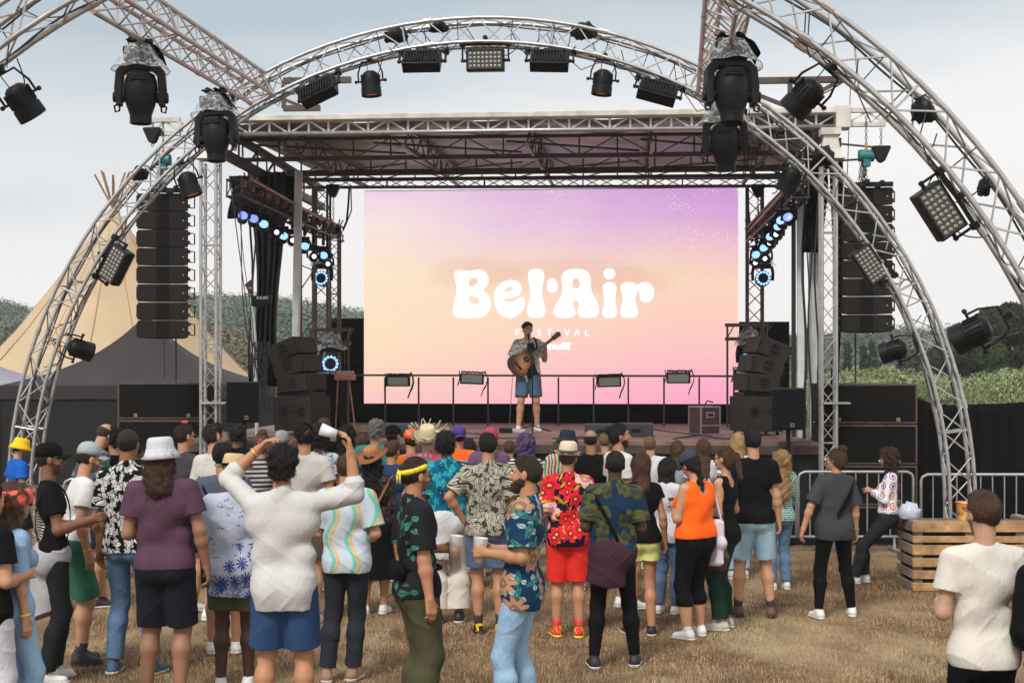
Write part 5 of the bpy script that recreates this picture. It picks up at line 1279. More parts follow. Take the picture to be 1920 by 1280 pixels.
# ================= people: each body is one signed-distance field, meshed as a single skin
class Field:
    def __init__(s, lo, hi, h):
        s.lo = np.array(lo, np.float32); s.h = h
        n = np.ceil((np.array(hi) - s.lo) / h).astype(int) + 1
        s.ax = [s.lo[i] + h * np.arange(n[i], dtype=np.float32) for i in range(3)]
        s.D = np.full(tuple(n), .5, np.float32)
    def _reg(s, lo, hi):
        sl, g = [], []
        for i in range(3):
            a = max(0, int(math.floor((lo[i] - s.lo[i]) / s.h))); b = min(len(s.ax[i]), int(math.ceil((hi[i] - s.lo[i]) / s.h)) + 1)
            if b <= a: return None, None
            sl.append(slice(a, b)); g.append(s.ax[i][a:b])
        return tuple(sl), (g[0][:, None, None], g[1][None, :, None], g[2][None, None, :])
    def put(s, sl, d, k, op='u'):
        A = s.D[sl]
        if op == 'u':
            hh = np.clip(.5 + .5 * (A - d) / k, 0, 1); s.D[sl] = A * (1 - hh) + d * hh - k * hh * (1 - hh)
        else:                                   # carve
            d = -d; hh = np.clip(.5 - .5 * (A - d) / k, 0, 1); s.D[sl] = A * (1 - hh) + d * hh + k * hh * (1 - hh)
    def cap(s, a, b, ra, rb=None, k=.02, sy=1.0, op='u', clipa=None, clipb=None, sx=1.0):
        a = np.array(a, float); b = np.array(b, float); rb = ra if rb is None else rb; r = max(ra, rb) * max(1, sy, sx) + .05
        sl, g = s._reg(np.minimum(a, b) - r, np.maximum(a, b) + r)
        if sl is None: return
        S = np.array([1 / sx, 1 / sy, 1.0]); c0 = a
        X, Y, Z = [(g[i] - a[i]) * S[i] for i in range(3)]
        v = (b - a) * S; L = max(float(v @ v), 1e-9)
        t = np.clip((X * v[0] + Y * v[1] + Z * v[2]) / L, 0, 1)
        d = np.sqrt((X - t * v[0]) ** 2 + (Y - t * v[1]) ** 2 + (Z - t * v[2]) ** 2) - (ra + (rb - ra) * t)
        if clipb is not None:                   # flat end at b
            u = (b - a) / max(1e-6, np.linalg.norm(b - a)); d = np.maximum(d, (g[0] - b[0]) * u[0] + (g[1] - b[1]) * u[1] + (g[2] - b[2]) * u[2])
        s.put(sl, d.astype(np.float32), k, op)
    def ell(s, c, r, Rm=None, k=.02, op='u'):
        c = np.array(c, float); m = max(r) + .05
        sl, g = s._reg(c - m, c + m)
        if sl is None: return
        X, Y, Z = [g[i] - c[i] for i in range(3)]
        if Rm is not None:
            M = np.array(Rm)                    # columns: local axes
            x = X * M[0, 0] + Y * M[1, 0] + Z * M[2, 0]; y = X * M[0, 1] + Y * M[1, 1] + Z * M[2, 1]; z = X * M[0, 2] + Y * M[1, 2] + Z * M[2, 2]
        else: x, y, z = X, Y, Z
        k0 = np.sqrt((x / r[0]) ** 2 + (y / r[1]) ** 2 + (z / r[2]) ** 2); k1 = np.sqrt((x / r[0] ** 2) ** 2 + (y / r[1] ** 2) ** 2 + (z / r[2] ** 2) ** 2)
        d = k0 * (k0 - 1) / np.maximum(k1, 1e-6)
        s.put(sl, d.astype(np.float32), k, op)
    def plane(s, p, n, k=.004):                 # keep the side the normal points away from
        n = np.array(n, float); n /= np.linalg.norm(n)
        d = ((s.ax[0] - p[0]) * n[0])[:, None, None] + ((s.ax[1] - p[1]) * n[1])[None, :, None] + ((s.ax[2] - p[2]) * n[2])[None, None, :]
        s.D = np.maximum(s.D, d.astype(np.float32))
    def warp(s, f):
        X, Y, Z = s.ax[0][:, None, None], s.ax[1][None, :, None], s.ax[2][None, None, :]
        s.D = s.D + f(X, Y, Z).astype(np.float32)
    def mesh(s):
        D = s.D; D[0] = D[-1] = .1; D[:, 0] = D[:, -1] = .1; D[:, :, 0] = D[:, :, -1] = .1
        ins = D < 0; c = ins.astype(np.int8)
        cnt = c[:-1, :-1, :-1] + c[1:, :-1, :-1] + c[:-1, 1:, :-1] + c[1:, 1:, :-1] + c[:-1, :-1, 1:] + c[1:, :-1, 1:] + c[:-1, 1:, 1:] + c[1:, 1:, 1:]
        mixed = (cnt > 0) & (cnt < 8); I, J, K = np.nonzero(mixed); n = len(I)
        if n == 0: return np.zeros((0, 3)), np.zeros((0, 4), int)
        idx = np.full(mixed.shape, -1, np.int32); idx[I, J, K] = np.arange(n)
        off = [(0, 0, 0), (1, 0, 0), (0, 1, 0), (1, 1, 0), (0, 0, 1), (1, 0, 1), (0, 1, 1), (1, 1, 1)]
        val = [D[I + a, J + b, K + e_] for a, b, e_ in off]; pos = np.zeros((n, 3)); num = np.zeros(n)
        for p, q in ((0, 1), (2, 3), (4, 5), (6, 7), (0, 2), (1, 3), (4, 6), (5, 7), (0, 4), (1, 5), (2, 6), (3, 7)):
            cr = (val[p] < 0) != (val[q] < 0); t = np.where(cr, val[p] / np.where(cr, val[p] - val[q], 1), 0)
            pp = np.array(off[p]) + t[:, None] * (np.array(off[q]) - np.array(off[p])); pos += pp * cr[:, None]; num += cr
        pos /= num[:, None]; V = (np.stack([I, J, K], 1) + pos) * s.h + s.lo
        Fs = []
        for ax in range(3):
            o = [(0, 0, 0)] * 4
            A = [slice(1, -1)] * 3; A[ax] = slice(0, -1); B = list(A); B[ax] = slice(1, None)
            sa, sb = ins[tuple(A)], ins[tuple(B)]; ch = sa != sb; i, j, k = np.nonzero(ch); base = [i, j, k]
            base = [base[q] + (0 if q == ax else 1) for q in range(3)]
            u, w = [(1, 2), (2, 0), (0, 1)][ax]
            def cell(du, dw):
                q = [b_.copy() for b_ in base]; q[u] -= du; q[w] -= dw; return idx[q[0], q[1], q[2]]
            quad = np.stack([cell(1, 1), cell(0, 1), cell(0, 0), cell(1, 0)], 1)
            fl = ~sa[i, j, k]; quad[fl] = quad[fl][:, ::-1]; Fs.append(quad)
        Fc = np.concatenate(Fs); Fc = Fc[(Fc >= 0).all(1)]
        return V, Fc

def rx(a): c, s = math.cos(a), math.sin(a); return np.array([[1, 0, 0], [0, c, -s], [0, s, c]])
def rz(a): c, s = math.cos(a), math.sin(a); return np.array([[c, -s, 0], [s, c, 0], [0, 0, 1]])
def ry(a): c, s = math.cos(a), math.sin(a); return np.array([[c, 0, s], [0, 1, 0], [-s, 0, c]])
def nrm(v): v = np.array(v, float); return v / np.linalg.norm(v)

# arm poses: (upper arm dir, forearm dir) for the right arm, x outwards
ARMS = dict(down=((.16, -.03, -1), (.10, .12, -1)), down2=((.24, -.06, -1), (.12, .22, -1)), hold=((.20, -.05, -1), (-.30, .95, .05)), phone=((.22, .15, -1), (-.62, .75, .42)),
            hip=((.75, -.25, -1), (-.55, .35, -.9)), fwd=((.20, .45, -1), (-.05, 1, .10)), cross=((.20, .15, -1), (-.95, .55, .15)), up=((1.0, .05, .45), (-.1, .1, 1)),
            rest=((.25, -.1, -1), (-.55, .75, -.35)), pocket=((.35, -.15, -1), (-.20, .35, -1)), low=((.20, .10, -1), (.0, .75, -.6)))
class Body:
    def __init__(s, H=1.75, w=1.0, fem=False, lean=0, tilt=0, twist=0, armL='down', armR='down', stance=.0, legL=(0, 0), legR=(0, 0), hy=0, hp=0, ht=0, shift=0, belly=0, kneeL=0, kneeR=0, drop=0):
        w = w - .075
        k = s.k = H / 1.78; s.w = w; s.fem = fem; s.belly = belly
        T = rx(-R(lean)) @ ry(R(tilt)) @ rz(R(twist)); s.T = T
        s.pel = np.array([shift, 0, (.95 - drop) * k]); up = lambda x, y, z: s.pel + T @ (np.array([x, y, z - .95]) * k)
        s.up = up; sw = (.156 if fem else .174) * (1 + .35 * (w - 1)); s.sw = sw
        s.waist = up(0, 0, 1.10); s.chest = up(0, 0, 1.30); s.neck = up(0, -.015, 1.49)
        s.S = {1: up(sw, -.015, 1.435), -1: up(-sw, -.015, 1.435)}
        hw = .092 + .02 * (w - 1)
        s.hip = {1: s.pel + np.array([hw * k, 0, -.03 * k]), -1: s.pel + np.array([-hw * k, 0, -.03 * k])}
        s.ank, s.knee = {}, {}
        for sd, (dx, dy), kb in ((1, legR, kneeR), (-1, legL, kneeL)):
            a = s.hip[sd] * 1.0; a = np.array([sd * (.085 + stance + dx) * k + (0 if dy == 0 else 0), dy * k - .01 * k, .085 * k]); s.ank[sd] = a
            m = (s.hip[sd] + a) / 2; L1, L2 = .43 * k, .42 * k; dd = np.linalg.norm(s.hip[sd] - a); bend = math.sqrt(max(0, (L1 + L2) ** 2 / 4 - dd ** 2 / 4)) 
            s.knee[sd] = m + np.array([0, max(.012, min(.25, bend)) + kb, .0]) + (s.hip[sd] - a) * .01
        s.E, s.Wr, s.fd = {}, {}, {}
        for sd, arm in ((1, armR), (-1, armL)):
            u, f = ARMS[arm] if isinstance(arm, str) else arm
            m = np.array([sd, 1, 1]); u = nrm(np.array(u) * m); f = nrm(np.array(f) * m)
            u = T @ u if isinstance(arm, str) else u
            s.E[sd] = s.S[sd] + u * .285 * k; s.Wr[sd] = s.E[sd] + f * .25 * k; s.fd[sd] = f
        s.Rh = T @ rz(R(hy)) @ rx(-R(hp)) @ ry(R(ht)); s.hc = s.neck + T @ np.array([0, .02 * k, .05 * k]) + s.Rh @ np.array([0, .0, .125 * k]); s.hk = k ** .5 * (.955 if not fem else .925)
    def hp_(s, x, y, z): return s.hc + s.Rh @ (np.array([x, y, z]) * s.hk)
    def bounds(s, pad=.16):
        P_ = np.array([*s.ank.values(), *s.knee.values(), *s.E.values(), *s.Wr.values(), *[s.Wr[q] + s.fd[q] * .14 for q in (1, -1)], s.hc, s.hc + np.array([0, 0, .05]), *s.S.values(), s.pel])
        lo, hi = P_.min(0) - pad, P_.max(0) + pad; lo[2] = min(lo[2], -.02); return lo, hi
    def torso(s, F, o, k=.05, dn=True, loose=0):
        w, K, up = s.w, s.k, s.up
        yy = .64 + .1 * (w - 1)
        cw = (.082 if s.fem else .10) * w
        F.cap(up(-cw, -.005, 1.335), up(cw, -.005, 1.335), (.108 if s.fem else .115) * K * (1 + .25 * (w - 1)) + o, k=k, sy=.80)
        F.cap(up(-.105, -.01, 1.425), up(.105, -.01, 1.425), .052 * K + o, k=k)
        F.cap(up(-s.sw, -.015, 1.43), up(s.sw, -.015, 1.43), .044 * K + o * .9, k=k)
        for q in (-1, 1): F.cap(up(0, -.02, 1.475), up(q * .12, -.018, 1.437), .040 * K + o, .042 * K + o, k=k * .6)
        ww = (.055 if s.fem else .075) * w + loose
        F.cap(up(-ww, 0, 1.12), up(ww, 0, 1.12), .086 * K * w + o, k=k, sy=.86)
        F.cap(up(-.045, -.02, 1.20), up(.045, -.02, 1.30), .10 * K * w + o, k=k, sy=.8)
        if s.fem:
            for q in (-1, 1): F.ell(up(q * .072 * w, .085, 1.285), np.array((.066, .058, .068)) * K * w + o, k=.04)
        if s.belly: F.ell(up(0, .07, 1.09), np.array((.14, .10 + s.belly, .15)) * K * w + o, k=.06)
        if dn: s.pelvis(F, o, k)
    def pelvis(s, F, o, k=.05):
        w, K = s.w, s.k; hw = (.078 if s.fem else .066) * w; p = s.pel
        F.cap(p + np.array([-hw, 0, .01]) * K, p + np.array([hw, 0, .01]) * K, (.102 if s.fem else .098) * K * (1 + .5 * (w - 1)) + o, k=k, sy=.92)
        for q in (-1, 1): F.ell(p + np.array([q * .066 * w, -.055, -.035]) * K, np.array((.080, .066, .085)) * K * (1 + .6 * (w - 1)) + o, k=k)
    def leg(s, F, q, o, upto=2.0, k=.035, flare=0, cut=True, oc=None, arm=False):
        K, w = s.k, 1 + .75 * (s.w - 1); a, b, c = s.hip[q], s.knee[q], s.ank[q]; oc = o if oc is None else oc
        r0, r1 = (.090 if s.fem else .087) * K * w, .056 * K * w
        if upto <= 1:
            e_ = a + (b - a) * upto; F.cap(a, e_, r0 + o, r0 + (r1 - r0) * upto * .8 + o + flare, k=k, clipb=cut or None); return
        F.cap(a, b, r0 + o, r1 + o, k=k)
        m = b + (c - b) * .33; f = min(1, upto - 1)
        F.cap(b, m + np.array([0, -.012, 0]), r1 * .95 + o, .058 * K * w + oc, k=k)
        e_ = m + (c - m) * ((f * 1.0 - .33) / .67) if f > .33 else m
        F.cap(m + np.array([0, -.012, 0]), e_, .058 * K * w + oc, .058 * K * w + (.038 * K - .058 * K * w) * min(1, (f - .33) / .67 if f > .33 else 0) + oc + flare, k=k, clipb=(cut and f < .999) or None)
    def armp(s, F, q, o, upto=2.0, k=.03, flare=0, flat=True):
        K, w = s.k, (1 + .6 * (s.w - 1)) * (.88 if s.fem else 1); a, b, c = s.S[q], s.E[q], s.Wr[q]
        r0, r1 = .050 * K * w, .040 * K * w
        if upto <= 1:
            e_ = a + (b - a) * upto; F.cap(a, e_, r0 + o, r0 + (r1 - r0) * upto + o + flare, k=k, clipb=flat or None); return
        F.cap(a, b, r0 + o, r1 + o, k=k); m = b + (c - b) * .28; f = min(1, upto - 1)
        F.cap(b, m, r1 * .97 + o, .042 * K * w + o, k=k)
        e_ = m + (c - m) * max(0.05, (f - .28) / .72); F.cap(m, e_, .042 * K * w + o, (.042 * w + (.027 - .042 * w) * max(0, (f - .28) / .72)) * K + o + flare, k=k, clipb=(flat and f < .999) or None)
    def hand(s, F, q, curl=.45, rr=.0088, point=None):
        K = s.k; d = nrm(s.fd[q]); W_ = s.Wr[q]
        t = np.array([-q * .25, 1.0, .25]) if abs(d[1]) < .75 else np.array([-q * .3, 0, 1.0])
        t = nrm(t - d * (t @ d)); n = np.cross(d, t) * q      # palm faces -n... towards the body
        inn = n if n[0] * q < 0 else -n
        if abs(d[1]) >= .75: inn = nrm(np.array([-q * 1.0, 0, -.4])); inn = nrm(inn - d * (inn @ d))
        for i, (off, L) in enumerate(((.026, .076), (.009, .084), (-.009, .079), (-.026, .062))):
            b0 = W_ + d * .012 * K + t * off * .6 * K; kn = W_ + d * (.088 - abs(i - 1) * .004) * K + t * off * K
            F.cap(b0, kn, .016 * K, .0125 * K, k=.010)
            c1 = curl * (1 + .12 * i); d1 = nrm(d * math.cos(c1) + inn * math.sin(c1)); d2 = nrm(d * math.cos(c1 * 2.3) + inn * math.sin(c1 * 2.3))
            p1 = kn + d1 * L * .5 * K; p2 = p1 + d2 * L * .45 * K
            F.cap(kn, p1, (rr + .001) * K, rr * K, k=.004); F.cap(p1, p2, rr * K, rr * .85 * K, k=.003)
        th0 = W_ + d * .025 * K + t * .022 * K; th1 = th0 + nrm(t * .8 + d * .8 + inn * .5) * .045 * K; th2 = th1 + nrm(d * 1.0 + t * .15 + inn * (.4 + curl * .5)) * .034 * K
        F.cap(th0, th1, .014 * K, .011 * K, k=.010); F.cap(th1, th2, .0105 * K, .009 * K, k=.004)
        F.cap(W_, W_ + d * .03 * K, .026 * K, .020 * K, k=.015)
        return W_ + d * .085 * K + inn * .03 * K, d, t, inn

def head_field(b, F, beard=False):
    h = b.hk; Rm = b.Rh; p = b.hp_
    F.ell(p(0, -.014, .026), np.array((.076, .096, .092)) * h, Rm, k=.02)
    F.ell(p(0, .018, -.040), np.array((.058, .068, .074)) * h, Rm, k=.03)
    F.ell(p(0, .058, -.092), np.array((.024, .020, .018)) * h, Rm, k=.03)
    F.cap(p(-.036, .072, .020), p(.036, .072, .020), .014 * h, k=.018)
    for q in (-1, 1):
        F.ell(p(q * .031, .094, .000), np.array((.017, .014, .012)) * h, Rm, k=.012, op='c')
        F.ell(p(q * .036, .062, -.030), np.array((.022, .018, .02)) * h, Rm, k=.02)
        F.ell(p(q * .077, -.006, -.008), np.array((.011, .020, .033)) * h, Rm, k=.006)
        F.ell(p(q * .011, .096, -.034), np.array((.009, .010, .008)) * h, Rm, k=.006)
    F.cap(p(0, .084, .008), p(0, .106, -.028), .008 * h, .0115 * h, k=.010)
    F.cap(p(-.018, .083, -.060), p(.018, .083, -.060), .0085 * h, k=.006)
    F.cap(p(-.016, .082, -.070), p(.016, .082, -.070), .0085 * h, k=.006)
    F.cap(b.neck - b.T @ np.array([0, .01, .05]) * b.k, p(0, -.018, -.05), (.056 if not b.fem else .047) * b.k * (1 + .5 * (b.w - 1)), (.054 if not b.fem else .046) * b.k, k=.018)
    F.cap(b.neck + b.T @ np.array([-.06, -.01, -.055]) * b.k, b.neck + b.T @ np.array([.06, -.01, -.055]) * b.k, .030 * b.k, k=.03)

def uniq_mesh(name, V, Fc, m, parent, mi=None):
    if len(V) == 0: return None
    return mesh_np(name, V, Fc, m, parent, True, mi)

def sample_noise(seed, sc, amp):
    r = random.Random(seed); w = [(r.uniform(-1, 1), r.uniform(-1, 1), r.uniform(-1, 1), r.uniform(0, 6.28)) for _ in range(5)]
    def f(X, Y, Z):
        o = 0
        for a, b_, c, ph in w: o = o + np.sin(sc * (a * X + b_ * Y + c * Z) + ph + 1.3 * np.sin(sc * .7 * (b_ * X + c * Y + a * Z)))
        return o * amp / 3
    return f
def folds(seed, amp=.006, dn=(0, 0, 1)):
    r = random.Random(seed); ph = [r.uniform(0, 6.28) for _ in range(14)]
    def rg(p, w=3): return (1 - np.abs(np.sin(p))) ** w          # narrow raised ridge
    def f(X, Y, Z):
        m0 = .5 + .5 * np.sin(7 * X + 5 * Y + 6 * Z + ph[0] + 2 * np.sin(5 * Z + ph[1])); m1, m2 = m0 ** 3, (1 - m0) ** 3
        m3 = (.5 + .5 * np.sin(9 * Z - 6 * X + ph[8])) ** 2
        a = rg(9 * X + 4 * Y + 13 * Z + 1.9 * np.sin(6 * Z + 4 * X + ph[3]) + ph[4], 2.5) * m1
        b = rg(-10 * X + 4 * Y + 12 * Z + 1.8 * np.sin(7 * X - 5 * Z + ph[5]) + ph[6], 2.5) * m2
        c = rg(21 * Z + 2.8 * np.sin(6 * X + ph[7]) + 3 * Y, 2) * np.exp(-((Z - 1.05) / .11) ** 2) * m3
        d = (.5 + .5 * np.sin(24 * X + 12 * Y + 2.4 * np.sin(4 * Z + ph[9]) + ph[10])) ** 1.5 * np.clip((1.10 - Z) * 2.5, 0, .8)
        e_ = .5 * np.sin(16 * X - 9 * Z + 2 * np.sin(8 * Z + ph[11]) + ph[12]) * np.sin(11 * Z + 5 * Y + ph[13])
        return -amp * (1.0 * a + 1.0 * b + .7 * c + .8 * d + .35 * e_ - .18)
    return f
# ================= cloth, skin and hair materials
def nodes(name):
    m = bpy.data.materials.new(name); m.use_nodes = True; t = m.node_tree; b = t.nodes['Principled BSDF']
    tc = t.nodes.new('ShaderNodeTexCoord')
    class Q: pass
    q = Q(); q.m, q.t, q.b, q.tc = m, t, b, tc
    def M(op, a, b_=0.0, c=None):
        n = t.nodes.new('ShaderNodeMath'); n.operation = op
        for i, v in enumerate((a, b_) if c is None else (a, b_, c)):
            if isinstance(v, (int, float)): n.inputs[i].default_value = v
            else: t.links.new(v, n.inputs[i])
        return n.outputs[0]
    def mix(f, a, b_, mode='MIX'):
        n = t.nodes.new('ShaderNodeMix'); n.data_type = 'RGBA'; n.blend_type = mode
        for i, v in ((0, f), (6, a), (7, b_)):
            if isinstance(v, (int, float)): n.inputs[i].default_value = v
            elif isinstance(v, tuple): n.inputs[i].default_value = (*v, 1)
            else: t.links.new(v, n.inputs[i])
        return n.outputs[2]
    def noise(sc, det=3, vec=None, dist=0):
        n = t.nodes.new('ShaderNodeTexNoise'); n.inputs['Scale'].default_value = sc; n.inputs['Detail'].default_value = det; n.inputs['Distortion'].default_value = dist
        t.links.new(vec if vec is not None else tc.outputs['Object'], n.inputs[0]); return n.outputs[0]
    q.M, q.mix, q.noise = M, mix, noise
    return q
def finish_cloth(q, col, rough=.85, bump=.25, weave=380):
    # faint washed variation, folds and weave
    v = q.M('MULTIPLY_ADD', q.noise(5, 4, None, .5), .30, .85); c = q.mix(1.0, col, (1, 1, 1), 'MULTIPLY')
    n = q.t.nodes.new('ShaderNodeMix'); n.data_type = 'RGBA'; n.blend_type = 'MULTIPLY'; n.inputs[0].default_value = 1
    q.t.links.new(c, n.inputs[6]); cb = q.t.nodes.new('ShaderNodeCombineColor'); [q.t.links.new(v, cb.inputs[i]) for i in range(3)]; q.t.links.new(cb.outputs[0], n.inputs[7])
    q.t.links.new(n.outputs[2], q.b.inputs['Base Color'])
    q.b.inputs['Roughness'].default_value = rough; q.b.inputs['Specular IOR Level'].default_value = .10; q.b.inputs['Sheen Weight'].default_value = .0
    mp = q.t.nodes.new('ShaderNodeMapping'); mp.inputs['Scale'].default_value = (1, 1, .45); q.t.links.new(q.tc.outputs['Object'], mp.inputs[0])
    h = q.M('ADD', q.M('MULTIPLY', q.noise(24, 4, mp.outputs[0], 1.8), 1.0), q.M('MULTIPLY', q.noise(weave, 2), .05))
    bp = q.t.nodes.new('ShaderNodeBump'); bp.inputs['Strength'].default_value = bump; bp.inputs['Distance'].default_value = .03
    q.t.links.new(h, bp.inputs['Height']); q.t.links.new(bp.outputs[0], q.b.inputs['Normal'])
    return q.m
def xz(q, sc, jitter=0.0, seed=0):      # front/back projected pattern coordinates
    s = q.t.nodes.new('ShaderNodeSeparateXYZ'); q.t.links.new(q.tc.outputs['Object'], s.inputs[0])
    ax = q.M('MULTIPLY', q.M('ARCTAN2', s.outputs[0], q.M('MULTIPLY', s.outputs[1], -1.0)), .17)      # wrapped round the body, seam down the front
    X = q.M('ADD', q.M('MULTIPLY', ax, sc), 13.7 * seed + 3.1); Z = q.M('MULTIPLY', s.outputs[2], sc)
    return X, Z
def cells(q, X, Z, rnd=1.0):
    cb = q.t.nodes.new('ShaderNodeCombineXYZ'); q.t.links.new(X, cb.inputs[0]); q.t.links.new(Z, cb.inputs[1])
    v = q.t.nodes.new('ShaderNodeTexVoronoi'); v.voronoi_dimensions = '2D'; v.inputs['Scale'].default_value = 1; v.inputs['Randomness'].default_value = rnd
    q.t.links.new(cb.outputs[0], v.inputs['Vector']); sp_ = q.t.nodes.new('ShaderNodeSeparateXYZ'); q.t.links.new(v.outputs['Position'], sp_.inputs[0])
    sc = q.t.nodes.new('ShaderNodeSeparateColor'); q.t.links.new(v.outputs['Color'], sc.inputs[0])
    return q.M('SUBTRACT', X, sp_.outputs[0]), q.M('SUBTRACT', Z, sp_.outputs[1]), sc.outputs[0], sc.outputs[1], sc.outputs[2], v.outputs['Distance']
def flower(q, dx, dz, rnd, rad, petals=5, depth=.3):
    a = q.M('ARCTAN2', dz, dx); r = q.M('SQRT', q.M('ADD', q.M('MULTIPLY', dx, dx), q.M('MULTIPLY', dz, dz)))
    lim = q.M('MULTIPLY_ADD', q.M('ABSOLUTE', q.M('SINE', q.M('ADD', q.M('MULTIPLY', a, petals / 2), q.M('MULTIPLY', rnd, 6.28)))), rad * depth * 2, rad * (1 - depth * 1.3))
    return q.M('LESS_THAN', r, lim), r, a
def leaf(q, dx, dz, rnd, L, Wd, ribs=0):
    th = q.M('MULTIPLY', rnd, 6.283); c, s = q.M('COSINE', th), q.M('SINE', th)
    u = q.M('ADD', q.M('MULTIPLY', dx, c), q.M('MULTIPLY', dz, s)); v = q.M('ABSOLUTE', q.M('SUBTRACT', q.M('MULTIPLY', dz, c), q.M('MULTIPLY', dx, s)))
    un = q.M('DIVIDE', u, L); lim = q.M('MULTIPLY', q.M('SUBTRACT', 1.0, q.M('MULTIPLY', un, un)), Wd)
    if ribs: lim = q.M('MULTIPLY', lim, q.M('MULTIPLY_ADD', q.M('SINE', q.M('ADD', q.M('MULTIPLY', u, ribs), q.M('MULTIPLY', v, -ribs * .8))), .45, .62))
    return q.M('LESS_THAN', v, lim), v
_cm = {}
def C(col, rough=.85, bump=.25): 
    k = ('c', col, rough, bump)
    if k not in _cm:
        q = nodes('cloth'); _cm[k] = finish_cloth(q, q.mix(0.0, col, col), rough, bump)
    return _cm[k]
def floral(bg, cols, sc=9, seed=1, petals=5, rad=.42, leafcol=None, centre=(.6, .4, .05), fill=.75, lsc=1.6):
    q = nodes('floral cloth'); X, Z = xz(q, sc, seed=seed); nzX = q.M('ADD', X, q.M('MULTIPLY', q.noise(20, 2), .25))
    base = q.mix(0.0, bg, bg)
    if leafcol:
        X2, Z2 = xz(q, sc * lsc, seed=seed + 3); dx, dz, a, b_, c, _ = cells(q, X2, Z2)
        for j, lc in enumerate(leafcol):
            msk, v = leaf(q, dx, dz, q.M('ADD', a, j * .31), .62, .20 if j == 0 else .14, 9 if j == 0 else 0)
            msk = q.M('MULTIPLY', msk, q.M('GREATER_THAN', v, .018)); base = q.mix(msk, base, lc)
    dx, dz, a, b_, c, _ = cells(q, nzX, Z)
    msk, r, an = flower(q, dx, dz, a, rad, petals)
    tone = base
    pc = q.mix(q.M('GREATER_THAN', b_, .5), cols[0], cols[min(1, len(cols) - 1)])
    if len(cols) > 2: pc = q.mix(q.M('GREATER_THAN', b_, .78), pc, cols[2])
    pc = q.mix(q.M('MULTIPLY', q.M('LESS_THAN', r, rad * .45), .55), pc, bg)
    pc = q.mix(q.M('LESS_THAN', r, rad * .17), pc, centre)
    base = q.mix(q.M('MULTIPLY', msk, q.M('LESS_THAN', c, fill)), base, pc)
    return finish_cloth(q, base)
def leaves(bg, cols, sc=9, seed=1, L=.62, Wd=.24, ribs=0, vein=.02, layers=2):
    q = nodes('leaf cloth'); base = q.mix(0.0, bg, bg)
    for j in range(layers):
        X, Z = xz(q, sc * (1 + .13 * j), seed=seed + 2 * j); X = q.M('ADD', X, q.M('MULTIPLY', q.noise(18, 2), .2)); dx, dz, a, b_, c, _ = cells(q, X, Z)
        for o in (0, .27):
            mo, _v = leaf(q, dx, dz, q.M('ADD', a, o), L * 1.1, Wd * 1.22 + .03, 0); base = q.mix(mo, base, bg)
            msk, v = leaf(q, dx, dz, q.M('ADD', a, o), L, Wd, ribs)
            msk = q.M('MULTIPLY', msk, q.M('GREATER_THAN', v, vein)); cc = cols[j % len(cols)]
            base = q.mix(msk, base, q.mix(q.M('MULTIPLY', b_, .5), cc, cols[(j + 1) % len(cols)]))
    return finish_cloth(q, base)
def waves(bg, c1, c2, fx=16, amp=.9):
    q = nodes('wavy cloth'); s = q.t.nodes.new('ShaderNodeSeparateXYZ'); q.t.links.new(q.tc.outputs['Object'], s.inputs[0])
    ph = q.M('ADD', q.M('MULTIPLY', s.outputs[0], fx * 2.4), q.M('MULTIPLY', q.M('SINE', q.M('ADD', q.M('MULTIPLY', s.outputs[2], 17), q.M('MULTIPLY', q.noise(3, 2), 3))), 1.5))
    f = q.M('FRACT', q.M('DIVIDE', ph, 6.283)); base = q.mix(0.0, bg, bg)
    def soft(c, w_): return q.M('MAXIMUM', q.M('SUBTRACT', 1.0, q.M('DIVIDE', q.M('ABSOLUTE', q.M('SUBTRACT', f, c)), w_)), 0.0)
    base = q.mix(q.M('MINIMUM', q.M('MULTIPLY', soft(.35, .14), 1.8), 1.0), base, c1); base = q.mix(q.M('MINIMUM', q.M('MULTIPLY', soft(.55, .11), 1.8), 1.0), base, c2)
    return finish_cloth(q, base)
def stripes(cols, sc, axis=0, wob=0.0):
    q = nodes('striped cloth'); s = q.t.nodes.new('ShaderNodeSeparateXYZ'); q.t.links.new(q.tc.outputs['Object'], s.inputs[0])
    f = q.M('FRACT', q.M('ADD', q.M('MULTIPLY', s.outputs[axis], sc), q.M('MULTIPLY', q.noise(9, 2), wob)))
    r = q.t.nodes.new('ShaderNodeValToRGB'); r.color_ramp.interpolation = 'CONSTANT'; e = r.color_ramp.elements; n = len(cols)
    e[0].color = (*cols[0], 1); e[0].position = 0; e[1].color = (*cols[-1], 1); e[1].position = (n - 1) / n
    for i in range(1, n - 1): x = e.new(i / n); x.color = (*cols[i], 1)
    q.t.links.new(f, r.inputs[0]); return finish_cloth(q, r.outputs[0])
def dots(bg, fg, sc=40, rad=.3, seed=1, rnd=.3):
    q = nodes('dotted cloth'); X, Z = xz(q, sc, seed=seed); dx, dz, a, b_, c, dist = cells(q, X, Z, rnd)
    return finish_cloth(q, q.mix(q.M('LESS_THAN', dist, rad), bg, fg))
def marble(c1, c2, c3, sc=9, dist=3.5):
    q = nodes('abstract cloth'); n = q.noise(sc, 2, None, dist); r = q.t.nodes.new('ShaderNodeValToRGB'); r.color_ramp.interpolation = 'EASE'
    e = r.color_ramp.elements; e[0].position = .36; e[0].color = (*c1, 1); e[1].position = .62; e[1].color = (*c3, 1); x = e.new(.5); x.color = (*c2, 1)
    q.t.links.new(n, r.inputs[0]); return finish_cloth(q, r.outputs[0])
